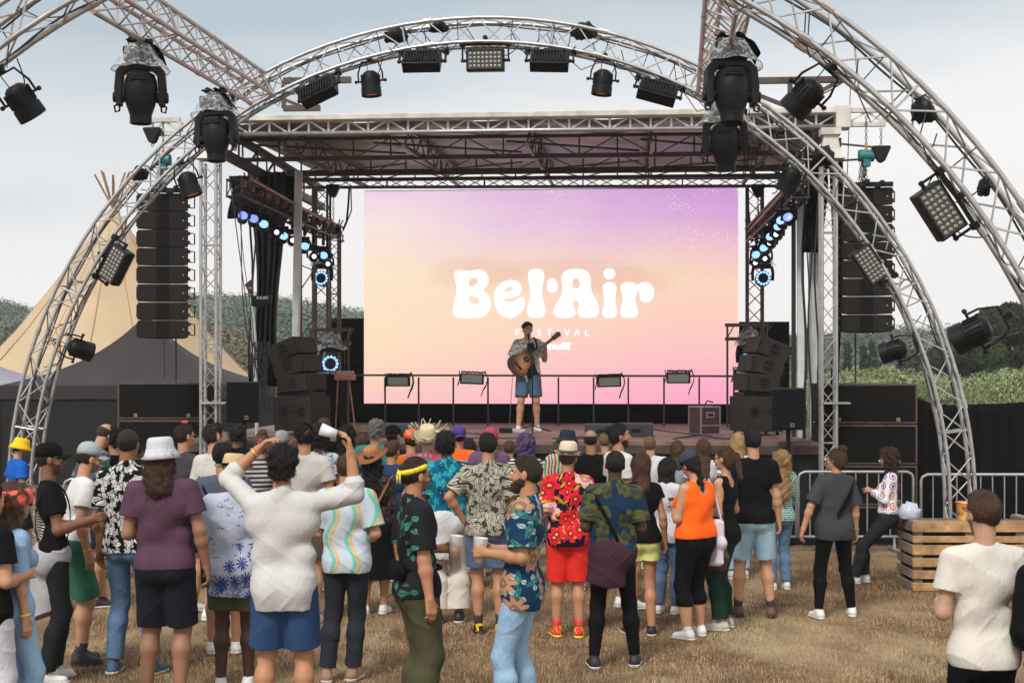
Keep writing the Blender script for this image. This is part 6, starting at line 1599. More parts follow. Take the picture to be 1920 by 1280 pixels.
def palmy(bg, ink):
    q = nodes('palm print cloth'); s = q.t.nodes.new('ShaderNodeSeparateXYZ'); q.t.links.new(q.tc.outputs['Object'], s.inputs[0]); base = q.mix(0.0, bg, bg)
    X, Z = xz(q, 8.5, seed=2); dx, dz, a, b_, c, _ = cells(q, X, Z)
    rr_ = q.M('SQRT', q.M('ADD', q.M('MULTIPLY', dx, dx), q.M('MULTIPLY', dz, dz))); an = q.M('ARCTAN2', dz, dx)
    star = q.M('LESS_THAN', rr_, q.M('MULTIPLY_ADD', q.M('ABSOLUTE', q.M('SINE', q.M('MULTIPLY', an, 4.5))), .40, .03))
    trunk = q.M('MULTIPLY', q.M('LESS_THAN', q.M('ABSOLUTE', q.M('ADD', dx, q.M('MULTIPLY', dz, .15))), .035), q.M('MULTIPLY', q.M('LESS_THAN', dz, 0.0), q.M('GREATER_THAN', dz, -.6)))
    low = q.M('LESS_THAN', s.outputs[2], 1.12); m_ = q.M('MULTIPLY', q.M('MAXIMUM', star, trunk), q.M('MULTIPLY', low, q.M('LESS_THAN', c, .6))); base = q.mix(m_, base, ink)
    X, Z = xz(q, 15, seed=5); dx, dz, a, b_, c, _ = cells(q, X, Z); bird, v = leaf(q, dx, dz, q.M('MULTIPLY_ADD', a, .12, .95), .42, .13, 14); base = q.mix(q.M('MULTIPLY', q.M('MULTIPLY', bird, q.M('LESS_THAN', c, .38)), .75), base, ink)
    n = q.noise(42, 2, None, 2); hem = q.M('MULTIPLY', q.M('LESS_THAN', s.outputs[2], .89), q.M('GREATER_THAN', n, .5)); base = q.mix(q.M('MULTIPLY', hem, .8), base, ink)
    return finish_cloth(q, base)
def crochet():
    q = nodes('crochet cloth'); X, Z = xz(q, 9, seed=1); dx, dz, a, b_, c, d = cells(q, X, Z, .15)
    base = q.mix(0.0, (.72, .68, .70), (.72, .68, .70)); col = q.mix(q.M('GREATER_THAN', b_, .5), (.35, .03, .06), (.10, .16, .45))
    base = q.mix(q.M('LESS_THAN', d, .36), base, col); base = q.mix(q.M('LESS_THAN', d, .26), base, (.70, .66, .62)); base = q.mix(q.M('LESS_THAN', d, .15), base, q.mix(q.M('GREATER_THAN', c, .5), (.6, .25, .04), (.4, .02, .05)))
    return finish_cloth(q, base)
def jeans(col, fade=.35): 
    k = ('j', col)
    if k in _cm: return _cm[k]
    q = nodes('denim'); n = q.noise(4, 5, None, .6); c = q.mix(n, tuple(x * .55 for x in col), tuple(min(1, x * (1.2 + fade)) for x in col)); n2 = q.noise(160, 2); c = q.mix(q.M('MULTIPLY', n2, .25), c, (.5, .55, .62))
    _cm[k] = finish_cloth(q, c, .9, .35); return _cm[k]
def denim_dark(): return jeans((.02, .05, .12))
_sk = {}
def skin(c):
    if c not in _sk:
        q = nodes('skin'); n = q.noise(18, 4); base = q.mix(n, tuple(x * .82 for x in c), tuple(min(1, x * 1.12) for x in c)); q.t.links.new(base, q.b.inputs['Base Color'])
        q.b.inputs['Roughness'].default_value = .5; q.b.inputs['Subsurface Weight'].default_value = .08; q.b.inputs['Subsurface Radius'].default_value = (.02, .008, .004); q.b.inputs['Specular IOR Level'].default_value = .35
        bp = q.t.nodes.new('ShaderNodeBump'); bp.inputs['Strength'].default_value = .12; bp.inputs['Distance'].default_value = .01; q.t.links.new(q.noise(160, 3), bp.inputs['Height']); q.t.links.new(bp.outputs[0], q.b.inputs['Normal'])
        _sk[c] = q.m
    return _sk[c]
_hm = {}
def hairm(c):
    if c not in _hm:
        q = nodes('hair'); mp = q.t.nodes.new('ShaderNodeMapping'); mp.inputs['Scale'].default_value = (1, 1, .22); q.t.links.new(q.tc.outputs['Object'], mp.inputs[0])
        n = q.noise(110, 5, mp.outputs[0], 1.2); base = q.mix(n, tuple(x * .3 for x in c), tuple(min(1, x * 1.9) for x in c)); q.t.links.new(base, q.b.inputs['Base Color'])
        q.b.inputs['Roughness'].default_value = .55; q.b.inputs['Specular IOR Level'].default_value = .35
        bp = q.t.nodes.new('ShaderNodeBump'); bp.inputs['Strength'].default_value = .9; bp.inputs['Distance'].default_value = .02; q.t.links.new(n, bp.inputs['Height']); q.t.links.new(bp.outputs[0], q.b.inputs['Normal'])
        _hm[c] = q.m
    return _hm[c]
LIGHT, TAN, OLIVE, BROWN, DARK = (.48, .25, .145), (.43, .21, .115), (.34, .165, .088), (.20, .090, .048), (.065, .030, .018)
LIP = mat('lips', (.30, .10, .08), .45); EYEW = mat('eye white', (.6, .58, .55), .2); EYEB = mat('eye dark', (.02, .012, .01), .15)

def printed_tee(bg, ink):
    q = nodes('printed tee'); s = q.t.nodes.new('ShaderNodeSeparateXYZ'); q.t.links.new(q.tc.outputs['Object'], s.inputs[0]); x, y, z = s.outputs
    def rng_(v, a, b): return q.M('MULTIPLY', q.M('GREATER_THAN', v, a), q.M('LESS_THAN', v, b))
    cb = q.t.nodes.new('ShaderNodeCombineXYZ'); q.t.links.new(q.M('MULTIPLY', x, 130), cb.inputs[0]); q.t.links.new(q.M('FLOOR', q.M('MULTIPLY', z, 44)), cb.inputs[2])
    n = q.noise(1.0, 1, cb.outputs[0]); ln = q.M('MULTIPLY', q.M('LESS_THAN', q.M('FRACT', q.M('MULTIPLY', z, 44)), .5), q.M('GREATER_THAN', n, .43))
    m1 = q.M('MULTIPLY', q.M('MULTIPLY', ln, rng_(z, 1.10, 1.36)), q.M('MULTIPLY', rng_(x, -.12, .10), q.M('LESS_THAN', y, -.03)))
    return finish_cloth(q, q.mix(m1, q.mix(0.0, bg, bg), ink))
SOCK = mat('dark sock', (.02, .022, .03), .9); WSOCK = mat('white sock', (.65, .65, .65), .9)
SOLE = mat('white rubber sole', (.62, .61, .58), .6); SOLED = mat('black rubber sole', (.015, .015, .015), .7)
SHOES = dict(white=(mat('white leather', (.66, .66, .65), .5, bump=.2, bscale=40), SOLE), black=(mat('black shoe', (.015, .015, .017), .6, bump=.2, bscale=60), SOLE), blk2=(mat('black shoe', (.015,) * 3), SOLED),
             yellow=(floral((.02, .02, .02), ((.8, .5, .03), (.8, .5, .03)), 20, 2, 3, .5), SOLED), red=(marble((.7, .55, .03), (.5, .03, .03), (.7, .05, .04), 14), mat('yellow sole', (.75, .62, .05), .6)),
             navy=(mat('navy suede shoe', (.05, .10, .16), .8, var=.4, vscale=20), SOLE), brown=(mat('brown boot', (.10, .05, .03), .7, var=.3), SOLED), grey=(mat('pale trainer', (.45, .42, .36), .7, var=.2, vscale=20), SOLE), sandal=(mat('tan sandal', (.30, .18, .10), .7), SOLE))
def hair_field(b, st, h, hat=False):
    p, hk = b.hp_, b.hk; big = st in ('long', 'longcurl', 'mid', 'pony', 'braid', 'afro_long')
    lo = p(0, 0, 0) - .24; hi = p(0, 0, 0) + .22
    if st in ('long', 'longcurl', 'pony', 'braid', 'afro_long'): lo = lo - np.array([.05, .12, .38])
    if st == 'mid': lo = lo - np.array([0, .04, .12])
    F = Field(lo, hi, h)
    o = dict(buzz=.004, short=.008, crop=.006, curly=.017, afro=.05, bald=.003, long=.018, longcurl=.036, mid=.022, pony=.012, bun=.014, manbun=.010, braid=.012, topk=.010, afro_long=.036, spiky=.009)[st]
    if hat: o = min(o, .013)
    F.ell(p(0, -.020, .026), (np.array((.076, .095, .092)) + o) * hk, b.Rh, k=.005)
    if st not in ('buzz', 'bald', 'crop', 'short', 'spiky'): F.ell(p(0, -.05, -.02), (np.array((.066, .062, .075)) + o * .6) * hk, b.Rh, k=.02)
    if st in ('short', 'curly', 'spiky', 'topk'): F.ell(p(0, .02, .085), np.array((.066, .062, .036)) * hk * (1.0 if st != 'curly' else 1.2), b.Rh, k=.02)
    if st in ('short', 'crop', 'spiky', 'topk', 'curly', 'bald', 'manbun'):
        for q in (-1, 1): F.ell(p(q * .088, .006, -.018), np.array((.03, .030, .040)) * hk, b.Rh, k=.006, op='c')
    if hat: F.plane(p(0, 0, -.005 if hat == 2 else .032), b.Rh @ np.array([0, 0, 1.]))
    n = b.Rh @ nrm((0, .8, -.6)); 
    if st in ('long', 'longcurl', 'mid', 'afro_long'): n = b.Rh @ nrm((0, .95, -.30))
    F.plane(p(0, .052 if st not in ('long', 'longcurl', 'mid') else .045, .052), n)
    if st in ('buzz', 'crop', 'short', 'curly', 'topk', 'spiky'): F.plane(p(0, -.09, -.072), b.Rh @ nrm((0, .15, -1)))
    if st == 'bald':
        F.plane(p(0, 0, .052), b.Rh @ np.array([0, 0, 1.])); F.plane(p(0, -.09, -.072), b.Rh @ nrm((0, .15, -1)))
    dn = b.T
    if st in ('long', 'longcurl', 'afro_long'):
        L = {'long': .30, 'longcurl': .33, 'afro_long': .20}[st]; r0 = .070 + (.022 if st != 'long' else 0)
        base = p(0, -.055, -.02); end = base + dn @ np.array([0, -.055, -L]); F.cap(base, end, r0 * hk, (r0 - .012) * hk, k=.03, sy=.62, sx=1.12)
        for q in (-1, 1): F.cap(p(q * .065, -.02, .0), p(q * .065, -.02, .0) + dn @ np.array([q * .02, .0, -L * .62]), .032 * hk, .026 * hk, k=.03)
    if st == 'mid':
        base = p(0, -.05, -.03); F.cap(base, base + dn @ np.array([0, -.02, -.15]), .076 * hk, .080 * hk, k=.03, sy=.75)
        for q in (-1, 1): F.cap(p(q * .064, -.01, .0), p(q * .07, -.02, -.13), .026 * hk, .028 * hk, k=.02)
    if st == 'pony':
        F.ell(p(0, -.125, .02), (.04, .04, .045), k=.02); a = p(0, -.13, .02); e_ = a + dn @ np.array([0, -.045, -.17]); F.cap(a, e_, .034, .022, k=.02)
    if st == 'bun': F.ell(p(0, -.075, .125), (.043, .043, .038), k=.012)
    if st == 'manbun': F.ell(p(0, -.125, .055), (.036, .036, .036), k=.012)
    if st == 'topk': F.ell(p(0, .0, .11), (.05, .05, .03), k=.02)
    if st == 'braid':
        a = p(0, -.105, -.02)
        for i in range(8): F.ell(a + dn @ np.array([.012 * math.sin(i * 2.2), -.012 * i * .6, -.032 * i]), (.024 - .001 * i, .022, .024), k=.006)
    am = dict(buzz=.0, crop=.002, bald=.0, short=.005, curly=.013, afro=.010, longcurl=.016, afro_long=.014, mid=.006, long=.005, spiky=.012).get(st, .004)
    if am:
        F.warp(sample_noise(int(abs(b.hc[0] * 991 + b.hc[2] * 77)) + 3, 95 if st in ('curly', 'longcurl', 'afro_long', 'afro') else 62, am))
    return F
def strands(V, Fc, b, st, s):
    if len(V) == 0 or st in ('buzz', 'bald'): return V, Fc
    r = np.random.default_rng(len(V)); n = int(min(9000, len(Fc) * (.9 if s > 180 else .5))); i = r.integers(0, len(Fc), n); Q = V[Fc[i]]; c = Q.mean(1)
    nn = np.cross(Q[:, 2] - Q[:, 0], Q[:, 3] - Q[:, 1]); nn /= np.linalg.norm(nn, axis=1)[:, None] + 1e-9
    cur = st in ('curly', 'longcurl', 'afro', 'afro_long'); dn = np.array([0, -.25, -1.]) if st not in ('short', 'spiky', 'crop') else None
    t = r.normal(0, .8 if cur else .35, (n, 3)) + (dn if dn is not None else (c - b.hp_(0, -.10, .02)) * -8 + np.array([0, 0, -.3])); t -= nn * np.sum(t * nn, 1)[:, None]; t /= np.linalg.norm(t, axis=1)[:, None] + 1e-9
    L = (.008 + .013 * r.random(n)) * (1.0 if st in ('crop', 'short', 'spiky') else 1.5) * (.6 if st == 'crop' else 1); L = np.where(r.random(n) < .07, L * 2.4, L); w = .0013 if s > 180 else .0018; sd = np.cross(nn, t) * w
    lift = (.5 if cur else (.55 if st == 'spiky' else .16)) * r.random(n)[:, None]
    a, m, e_ = c - nn * .003, c + t * (L * .5)[:, None] + nn * lift * (L * .7)[:, None], c + t * L[:, None] + nn * (lift * (.2 if cur else 1.2)) * L[:, None]
    P_ = np.stack([a - sd, a + sd, m + sd, m - sd, e_ + sd * .2, e_ - sd * .2], 1).reshape(-1, 3); k = len(V) + 6 * np.arange(n)[:, None]
    return np.concatenate([V, P_]), np.concatenate([Fc, k + np.array([0, 1, 2, 3]), k + np.array([3, 2, 4, 5])])
def xf(V, M, c): return V @ M.T + c
def face_hat(b, g, name, m, root, smooth=True, solid=0, parent_of=None):
    hk = b.hk; tl_ = rx(R(getattr(b, 'hat_tilt', 0))); up_ = np.array([0, 0, .012 if name != 'glasses' else 0]); g.v = [tuple(b.hc + b.Rh @ (tl_ @ (np.array(v) + up_) * hk)) for v in g.v]; return g.build(name, m, parent_of or root, True, smooth=smooth, solid=solid)
def add_hat(b, root, kind, m, band=None):
    g = MB(); N = 28
    if kind in ('cap', 'backcap'):
        s = 1 if kind == 'cap' else -1
        g.lathe([(.093, .018), (.094, .05), (.088, .085), (.068, .115), (.035, .131), (0, .135)], Matrix.Translation((0, -.012, 0)), N, .93, 1.12)
        o = face_hat(b, g, 'hat', m, root, solid=.003)
        g = MB(); rows = []
        for i in range(9):
            a = -1 + 2 * i / 8; rows.append([(a * .078 * (1 - .12 * f * f), -.012 + s * (.090 * math.sqrt(max(0, 1 - (a * .80) ** 2)) + .005 + f * (.085 - .03 * a * a)), .028 - .028 * a * a - .018 * f) for f in (0, .35, .7, 1)])
        g.sheet(rows); face_hat(b, g, 'brim', m, o, solid=.004); g = MB(); g.ball((0, -.012, .136), .006, 8); face_hat(b, g, 'button', m, o)
        return o
    if kind == 'bucket':
        g.lathe([(.144, -.036), (.126, -.002), (.106, .030), (.101, .040), (.097, .075), (.089, .104), (.074, .115), (.03, .117), (0, .116)], Matrix.Translation((0, -.010, 0)), N, .96, 1.08); o = face_hat(b, g, 'hat', m, root, solid=.004)
    elif kind in ('fedora', 'straw', 'trilby', 'frayed'):
        R_ = dict(fedora=.195, straw=.155, trilby=.145, frayed=.17)[kind]
        g.lathe([(R_, .048 if kind == 'fedora' else .030), (R_ - .025, .034), (.12, .034), (.099, .040), (.096, .052), (.092, .10), (.080, .142), (.062, .152), (.02, .136), (0, .134)], Matrix.Translation((0, -.010, 0)), N, .95, 1.08)
        g.v = [(x, y, z + .035 * (abs(x) / R_) ** 2 * (1 if math.hypot(x, y) > .11 else 0)) for x, y, z in g.v]; o = face_hat(b, g, 'hat', m, root, solid=.003)
        if band: g = MB(); g.lathe([(.1015, .044), (.099, .072)], Matrix.Translation((0, -.010, 0)), N, .95, 1.08); face_hat(b, g, 'band', band, o, solid=.002)
        if kind == 'frayed':
            g = MB(); r_ = random.Random(5)
            for i in range(46):
                a = 6.283 * i / 46 + r_.uniform(-.05, .05); z = r_.uniform(.02, .10); g.tube([(.14 * math.cos(a), .15 * math.sin(a), .035), (.2 * math.cos(a), .21 * math.sin(a), .04 + z * .4), (.24 * math.cos(a + r_.uniform(-.2, .2)), .25 * math.sin(a), .03 + z)], .004, 4)
            face_hat(b, g, 'straw_fringe', m, o)
    elif kind == 'beanie':
        g.lathe([(.100, -.025), (.102, .02), (.098, .07), (.080, .115), (.045, .140), (0, .148)], Matrix.Translation((0, -.016, 0)), N, .94, 1.1); g.v = [(x, y, z + .01 * math.sin(x * 90)) for x, y, z in g.v]; o = face_hat(b, g, 'hat', m, root, solid=.004)
    elif kind == 'headband':
        g.lathe([(.096, .022), (.099, .038), (.096, .056)], Matrix.Translation((0, -.014, .0)) @ Matrix.Rotation(R(14), 4, 'X'), N, .93, 1.13); o = face_hat(b, g, 'headband', m, root, solid=.004)
        g = MB(); g.ball((0, -.135, .012), .016, 10, sc=(1.2, .8, .8)); g.box((.02, -.138, -.02), (.018, .006, .07)); g.box((-.015, -.138, -.025), (.018, .006, .06)); face_hat(b, g, 'knot', m, o)
    elif kind == 'bandana':
        g.lathe([(.116, -.015), (.120, .02), (.116, .06), (.100, .095)], Matrix.Translation((0, -.012, 0)) @ Matrix.Rotation(R(6), 4, 'X'), N, .95, 1.13); o = face_hat(b, g, 'headband', m, root, solid=.004)
    elif kind == 'bow':
        g.ball((-.03, .0, .135), .025, 10, sc=(1.3, .6, .7)); g.ball((.03, .0, .135), .025, 10, sc=(1.3, .6, .7)); o = face_hat(b, g, 'bow', m, root)
    return o
TRANSL = mat('clear plastic cup', (.8, .8, .8), .1, alpha=.6); BEER = mat('beer', (.85, .38, .04), .15, spec=.8)
npeople = 0
def person(px, s, top, face, label, skin_c=LIGHT, hair=('short', (.03, .018, .012)), hat=None, hatm=None, band=None, hatH=.0, shirt=None, pants=None, shoe='white', sock=None, pose=None, beard=None, glasses=None, group='people in the crowd', extras=(), z0=0.0, H=None, d=None, tilt=0):
    global npeople; npeople += 1
    d = d or FPX / s; x = (px - 960) / FPX * d
    H = H or max(1.5, min(1.96, CZ - (top - HY) / s - hatH)); pose = dict(pose or {}); rv = random.Random(npeople * 13 + 1); z00 = rv.uniform(-1, 1); dflt = dict(legL=(rv.uniform(0, .03), rv.uniform(-.05, .09)), legR=(rv.uniform(0, .03), rv.uniform(-.05, .09)), shift=z00 * .018, tilt=-z00 * 1.8, lean=rv.uniform(-2.5, 1.5), hy=rv.uniform(-16, 16), ht=rv.uniform(-4, 4), twist=rv.uniform(-6, 6), armL=rv.choice(['down', 'down2', 'low', 'rest', 'hold']), armR=rv.choice(['down', 'down2', 'low', 'rest']))
    pose = {**dflt, **pose}; b = Body(H=H, **pose); K = b.k; b.hat_tilt = 0
    root = empty('person', (x, d, z0), R(face), label, 'person', group)
    h = .0056 if s > 225 else (.0068 if s > 180 else .0095)
    lo, hi = b.bounds(); F = Field(lo, hi, h)
    b.torso(F, 0)
    for q in (-1, 1):
        b.leg(F, q, 0, cut=False); b.armp(F, q, 0, flat=False)
        a = b.ank[q]; f = np.array([q * .22, 1, 0]); F.cap(a + f * -.03 + np.array([0, 0, -.04 * K]), a + f * .10 * K + np.array([0, 0, -.055 * K]), .030 * K, .022 * K, k=.02)
    head_field(b, F)
    grips = {}
    for q in (-1, 1): grips[q] = b.hand(F, q, curl=(pose.get('curl', .5)) if False else (.85 if any(e_[0] in ('cup', 'phone', 'can') and e_[1] == q for e_ in extras) else .42), rr=max(.0090, h * .95))
    V, Fc = F.mesh(); F = None
    c = (V[Fc].mean(1) - b.hc) @ b.Rh / b.hk
    mi = np.zeros(len(Fc), int)
    lipm = (abs(c[:, 0]) < .025) & (c[:, 1] > .068) & (c[:, 2] < -.054) & (c[:, 2] > -.076) & (abs(c[:, 2] + .065) < .011 - .25 * abs(c[:, 0])); mi[lipm] = 1
    br = (abs(abs(c[:, 0]) - .031) < .019) & (c[:, 1] > .06) & (abs(c[:, 2] - .023) < .006); mi[br] = 2
    if beard and beard < .007:
        st_ = (c[:, 1] > .012) & (c[:, 2] < -.040 - .35 * (c[:, 1] - .05)) & (c[:, 2] > -.125) & (mi == 0) & (np.linalg.norm(c, axis=1) < .14); mi[st_] = 5
    ev, ef, em = [], [], []
    for q in (-1, 1):
        for cc, rr, mm_ in (((q * .031, .0805, .0), .0118, 3), ((q * .031, .0875, -.0), .0065, 4)):
            g = MB(); g.ball(cc, rr, 8); n0 = len(V) + sum(len(e_) for e_ in ev); ev.append(xf(np.array(g.v) * b.hk, b.Rh, b.hc)); ef.append(np.array([f for f in g.f]) + n0); em.append(np.full(len(g.f), mm_))
    V = np.concatenate([V] + ev); Fc = np.concatenate([Fc] + ef); mi = np.concatenate([mi] + em)
    hc = hair[1] if hair else (.03, .02, .015)
    mesh_np('body', V, Fc, [skin(skin_c), LIP, hairm(hc), EYEW, EYEB, skin(tuple(round(x * .42, 4) for x in skin_c))], root, True, mi)
    if hair and hair[0]:
        F = hair_field(b, hair[0], max(.0055, h * .8), 2 if hat == 'bucket' else hat in ('cap', 'backcap', 'fedora', 'straw', 'trilby', 'frayed', 'beanie')); V, Fc = F.mesh(); V, Fc = strands(V, Fc, b, hair[0], s); uniq_mesh('hair', V, Fc, hairm(hc), root)
    if beard and beard >= .007:
        F = Field(b.hp_(0, 0, 0) - .2, b.hp_(0, 0, 0) + .2, h * .8); p = b.hp_; o = beard
        F.ell(p(0, .018, -.050), (np.array((.056, .066, .066)) + o * .6) * b.hk, b.Rh, k=.01); F.ell(p(0, .052, -.098), np.array((.026, .024, .024)) + o * .9, b.Rh, k=.02)
        F.cap(p(-.026, .088, -.049), p(.026, .088, -.049), .008 + o * .4, k=.005)
        F.cap(p(-.014, .104, -.066), p(.014, .104, -.066), .012, op='c', k=.004)
        F.plane(p(0, .05, -.042), b.Rh @ nrm((0, .75, 1))); F.plane(p(0, .002, 0), b.Rh @ nrm((0, -1, .15))); F.warp(sample_noise(9, 80, .004)); V, Fc = F.mesh(); uniq_mesh('beard', V, Fc, hairm(hc), root)
    if hat: b.hat_tilt = tilt; add_hat(b, root, hat, hatm, band); b.hat_tilt = 0
    if glasses:
        g = MB()
        for q in (-1, 1): g.ball((q * .035, .094, .0), .026, 12, sc=(1.05, .55, .78)); g.rod((q * .05, .094, .004), (q * .082, .0, .006), .003)
        g.rod((-.014, .10, .004), (.014, .10, .004), .003); face_hat(b, g, 'glasses', glasses, root)
    seed = npeople * 7; op0 = 0
    # ---- trousers / shorts
    hipz = b.pel[2]
    if pants:
        kd, m = pants[0], pants[1]; op = pants[2] if len(pants) > 2 else {}
        lo2 = np.minimum(b.bounds(.2)[0], b.pel - .35); hi2 = np.array([b.bounds(.2)[1][0], b.bounds(.2)[1][1], b.pel[2] + .22]); lo2[2] = 0
        lo2[0] = min(b.ank[-1][0], b.knee[-1][0], b.hip[-1][0]) - .2; hi2[0] = max(b.ank[1][0], b.knee[1][0], b.hip[1][0]) + .2
        F = Field(lo2, hi2, h); o = op.get('off', dict(trousers=.016, jeans=.012, leggings=.006, shorts=.024, capri=.006, wide=.03, skirt=.02)[kd]); op0 = o
        if kd == 'skirt':
            a = b.pel; F.cap(a + np.array([0, 0, .06]), a + np.array([0, 0, -op.get('len', .5) * K]), .15 * K, .19 * K, k=.03, sy=.78, sx=1.15, clipb=True); b.pelvis(F, .02)
        else:
            b.pelvis(F, o, .04)
            L = op.get('len', dict(trousers=1.92, jeans=1.93, leggings=1.95, shorts=.80, capri=1.42, wide=1.9)[kd]); oc = op.get('oc', dict(trousers=.016, jeans=.012, leggings=.005, capri=.006, wide=.04, shorts=0)[kd])
            for q in (-1, 1): b.leg(F, q, o, L, flare=op.get('flare', .016 if kd == 'shorts' else (.012 if kd in ('jeans', 'trousers') else (.03 if kd == 'wide' else 0))), oc=oc)
        F.cap(b.pel + np.array([-.06, 0, .05]) * K, b.pel + np.array([.06, 0, .05]) * K, .092 * K * b.w + o, k=.05, sy=.86)
        F.plane(b.pel + np.array([0, 0, .09 * K]), (0, 0, 1))
        if kd not in ('leggings', 'capri'): F.warp(folds(seed, .007))
        else: F.warp(folds(seed, .0018))
        V, Fc = F.mesh(); uniq_mesh(dict(trousers='trousers', jeans='jeans', leggings='leggings', shorts='shorts', capri='leggings', wide='trousers', skirt='skirt')[kd], V, Fc, m, root)
    # ---- shirt
    if shirt:
        for (kd, m, op) in (shirt if isinstance(shirt, list) else [shirt]):
            F = Field(lo, hi, h); o = op.get('off', dict(tee=.016, shirt=.024, long=.020, tank=.010, hoodie=.034, under=.008, dress=.02)[kd]); hem = op.get('hem', .86)
            b.torso(F, o, dn=False, loose=op.get('loose', .02 if kd in ('shirt', 'long', 'hoodie') else .008))
            hw = (.085 if b.fem else .075) * b.w; up = b.up
            hw *= .86; F.cap(up(-hw, 0, 1.0), up(hw, 0, 1.0), (.101 if b.fem else .094) * K * (1 + .6 * (b.w - 1)) + o, k=.06, sy=.92); F.cap(up(-hw, -.005, hem + .02), up(hw, -.005, hem + .02), (.104 if b.fem else .098) * K * (1 + .6 * (b.w - 1)) + o, k=.06, sy=.95)
            if hem < .95 and pants:
                for q in (-1, 1): F.ell(b.pel + np.array([q * .066 * b.w, -.050, -.035]) * K, np.array((.078, .066, .085)) * K * (1 + .6 * (b.w - 1)) + max(o, .012 + op0), k=.05)
                F.cap(b.pel + np.array([-.07, 0, .0]) * K, b.pel + np.array([.07, 0, .0]) * K, .097 * K * (1 + .5 * (b.w - 1)) + max(o, .010 + op0), k=.05, sy=.94)
            F.plane(up(0, 0, hem), b.T @ np.array([0, op.get('slant', 0), -1.]))
            sl = op.get('sleeve', dict(tee=.60, shirt=.80, long=1.93, tank=0, hoodie=1.9, under=0, dress=.5)[kd])
            if sl:
                for q in (-1, 1): b.armp(F, q, o + (.002 if kd != 'long' else -.005), sl, k=.016, flare=.020 if sl <= 1 else .004)
            if kd in ('tank', 'under'):
                for q in (-1, 1): F.cap(up(q * (b.sw + .03), 0, 1.50), up(q * (b.sw + .02), 0, 1.32), .052 * K, k=.01, op='c')
                F.cap(up(0, .05, 1.52), up(0, -.02, 1.56), .085 * K, k=.01, op='c')
                if kd == 'tank': F.cap(up(0, -.12, 1.46), up(0, -.12, 1.52), .075 * K, k=.01, op='c')
            else:
                F.cap(b.neck + b.T @ np.array([0, .016, .046 if kd == 'tee' else .020]) * K, b.hp_(0, -.006, -.02), (.053 if kd == 'tee' else .058) * K, (.056 if kd == 'tee' else .074) * K, k=.010, op='c')
                if kd in ('shirt', 'long'):
                    F.cap(b.neck + b.T @ np.array([-.012, -.012, -.01]) * K, b.neck + b.T @ np.array([.012, -.014, .018]) * K, .067 * K, .062 * K, k=.012); F.cap(b.neck + b.T @ np.array([0, .03, .045]) * K, b.neck + b.T @ np.array([0, .015, .12]) * K, .060 * K, .08 * K, k=.006, op='c')
                if kd == 'hoodie': F.cap(up(-.05, -.06, 1.49), up(.05, -.06, 1.49), .065 * K, k=.03)
            if op.get('open'): F.cap(up(-.03, .16, 1.56), up(-.03, .16, .82), .085 * K, k=.01, op='c', sy=1.3)
            F.warp(folds(seed + 3, dict(tee=.0065, shirt=.0070, long=.0055, tank=.003, hoodie=.009, under=.002, dress=.006)[kd]))
            if kd in ('shirt', 'long', 'tee', 'hoodie'): F.warp(sample_noise(seed, 9, .002))
            V, Fc = F.mesh(); uniq_mesh(dict(tee='tee_shirt', shirt='shirt', long='shirt', tank='tank_top', hoodie='hoodie', under='undershirt', dress='dress')[kd], V, Fc, m, root)
    # ---- shoes
    if shoe:
        ms, msol = SHOES[shoe]
        for q in (-1, 1):
            a = b.ank[q]; fo = nrm((q * .22, 1, 0)); z = np.array([0, 0, 1.]); a0 = np.array([a[0], a[1], 0.])
            F = Field(a0 - .2 + z * .18, a0 + np.array([.2, .28, .16]), min(h, .008))
            F.cap(a0 - fo * .035 * K + z * .045, a0 + fo * .125 * K + z * .030, .043 * K, .036 * K, k=.02); F.cap(a0 - fo * .01 + z * .05, a0 - fo * .015 + z * .105 * K, .042 * K, .040 * K, k=.025, clipb=True); F.cap(a0 + fo * .05 + z * .05, a0 + fo * .03 + z * .075 * K, .028 * K, k=.03); F.plane((0, 0, .018), (0, 0, -1))
            F.warp(sample_noise(seed + q, 60, .002)); V, Fc = F.mesh(); so_ = uniq_mesh('shoe', V, Fc, ms, root)
            F = Field(a0 - .2 + z * .18, a0 + np.array([.2, .28, .06]), min(h, .008)); F.cap(a0 - fo * .040 * K + z * .03, a0 + fo * .135 * K + z * .03, .047 * K, .041 * K, k=.02); F.plane((0, 0, .026), (0, 0, 1)); F.plane((0, 0, .002), (0, 0, -1)); V, Fc = F.mesh(); uniq_mesh('sole', V, Fc, msol, so_)
            if sock: g = MB(); g.tube([a0 + z * .06, a + z * .02, a + (b.knee[q] - a) * .24], [.040 * K, .041 * K, .047 * K], 14); g.build('sock', sock, root, True, smooth=True)
    # ---- extras
    W4 = Matrix.Translation((x, d, z0)) @ Matrix.Rotation(R(face), 4, 'Z')
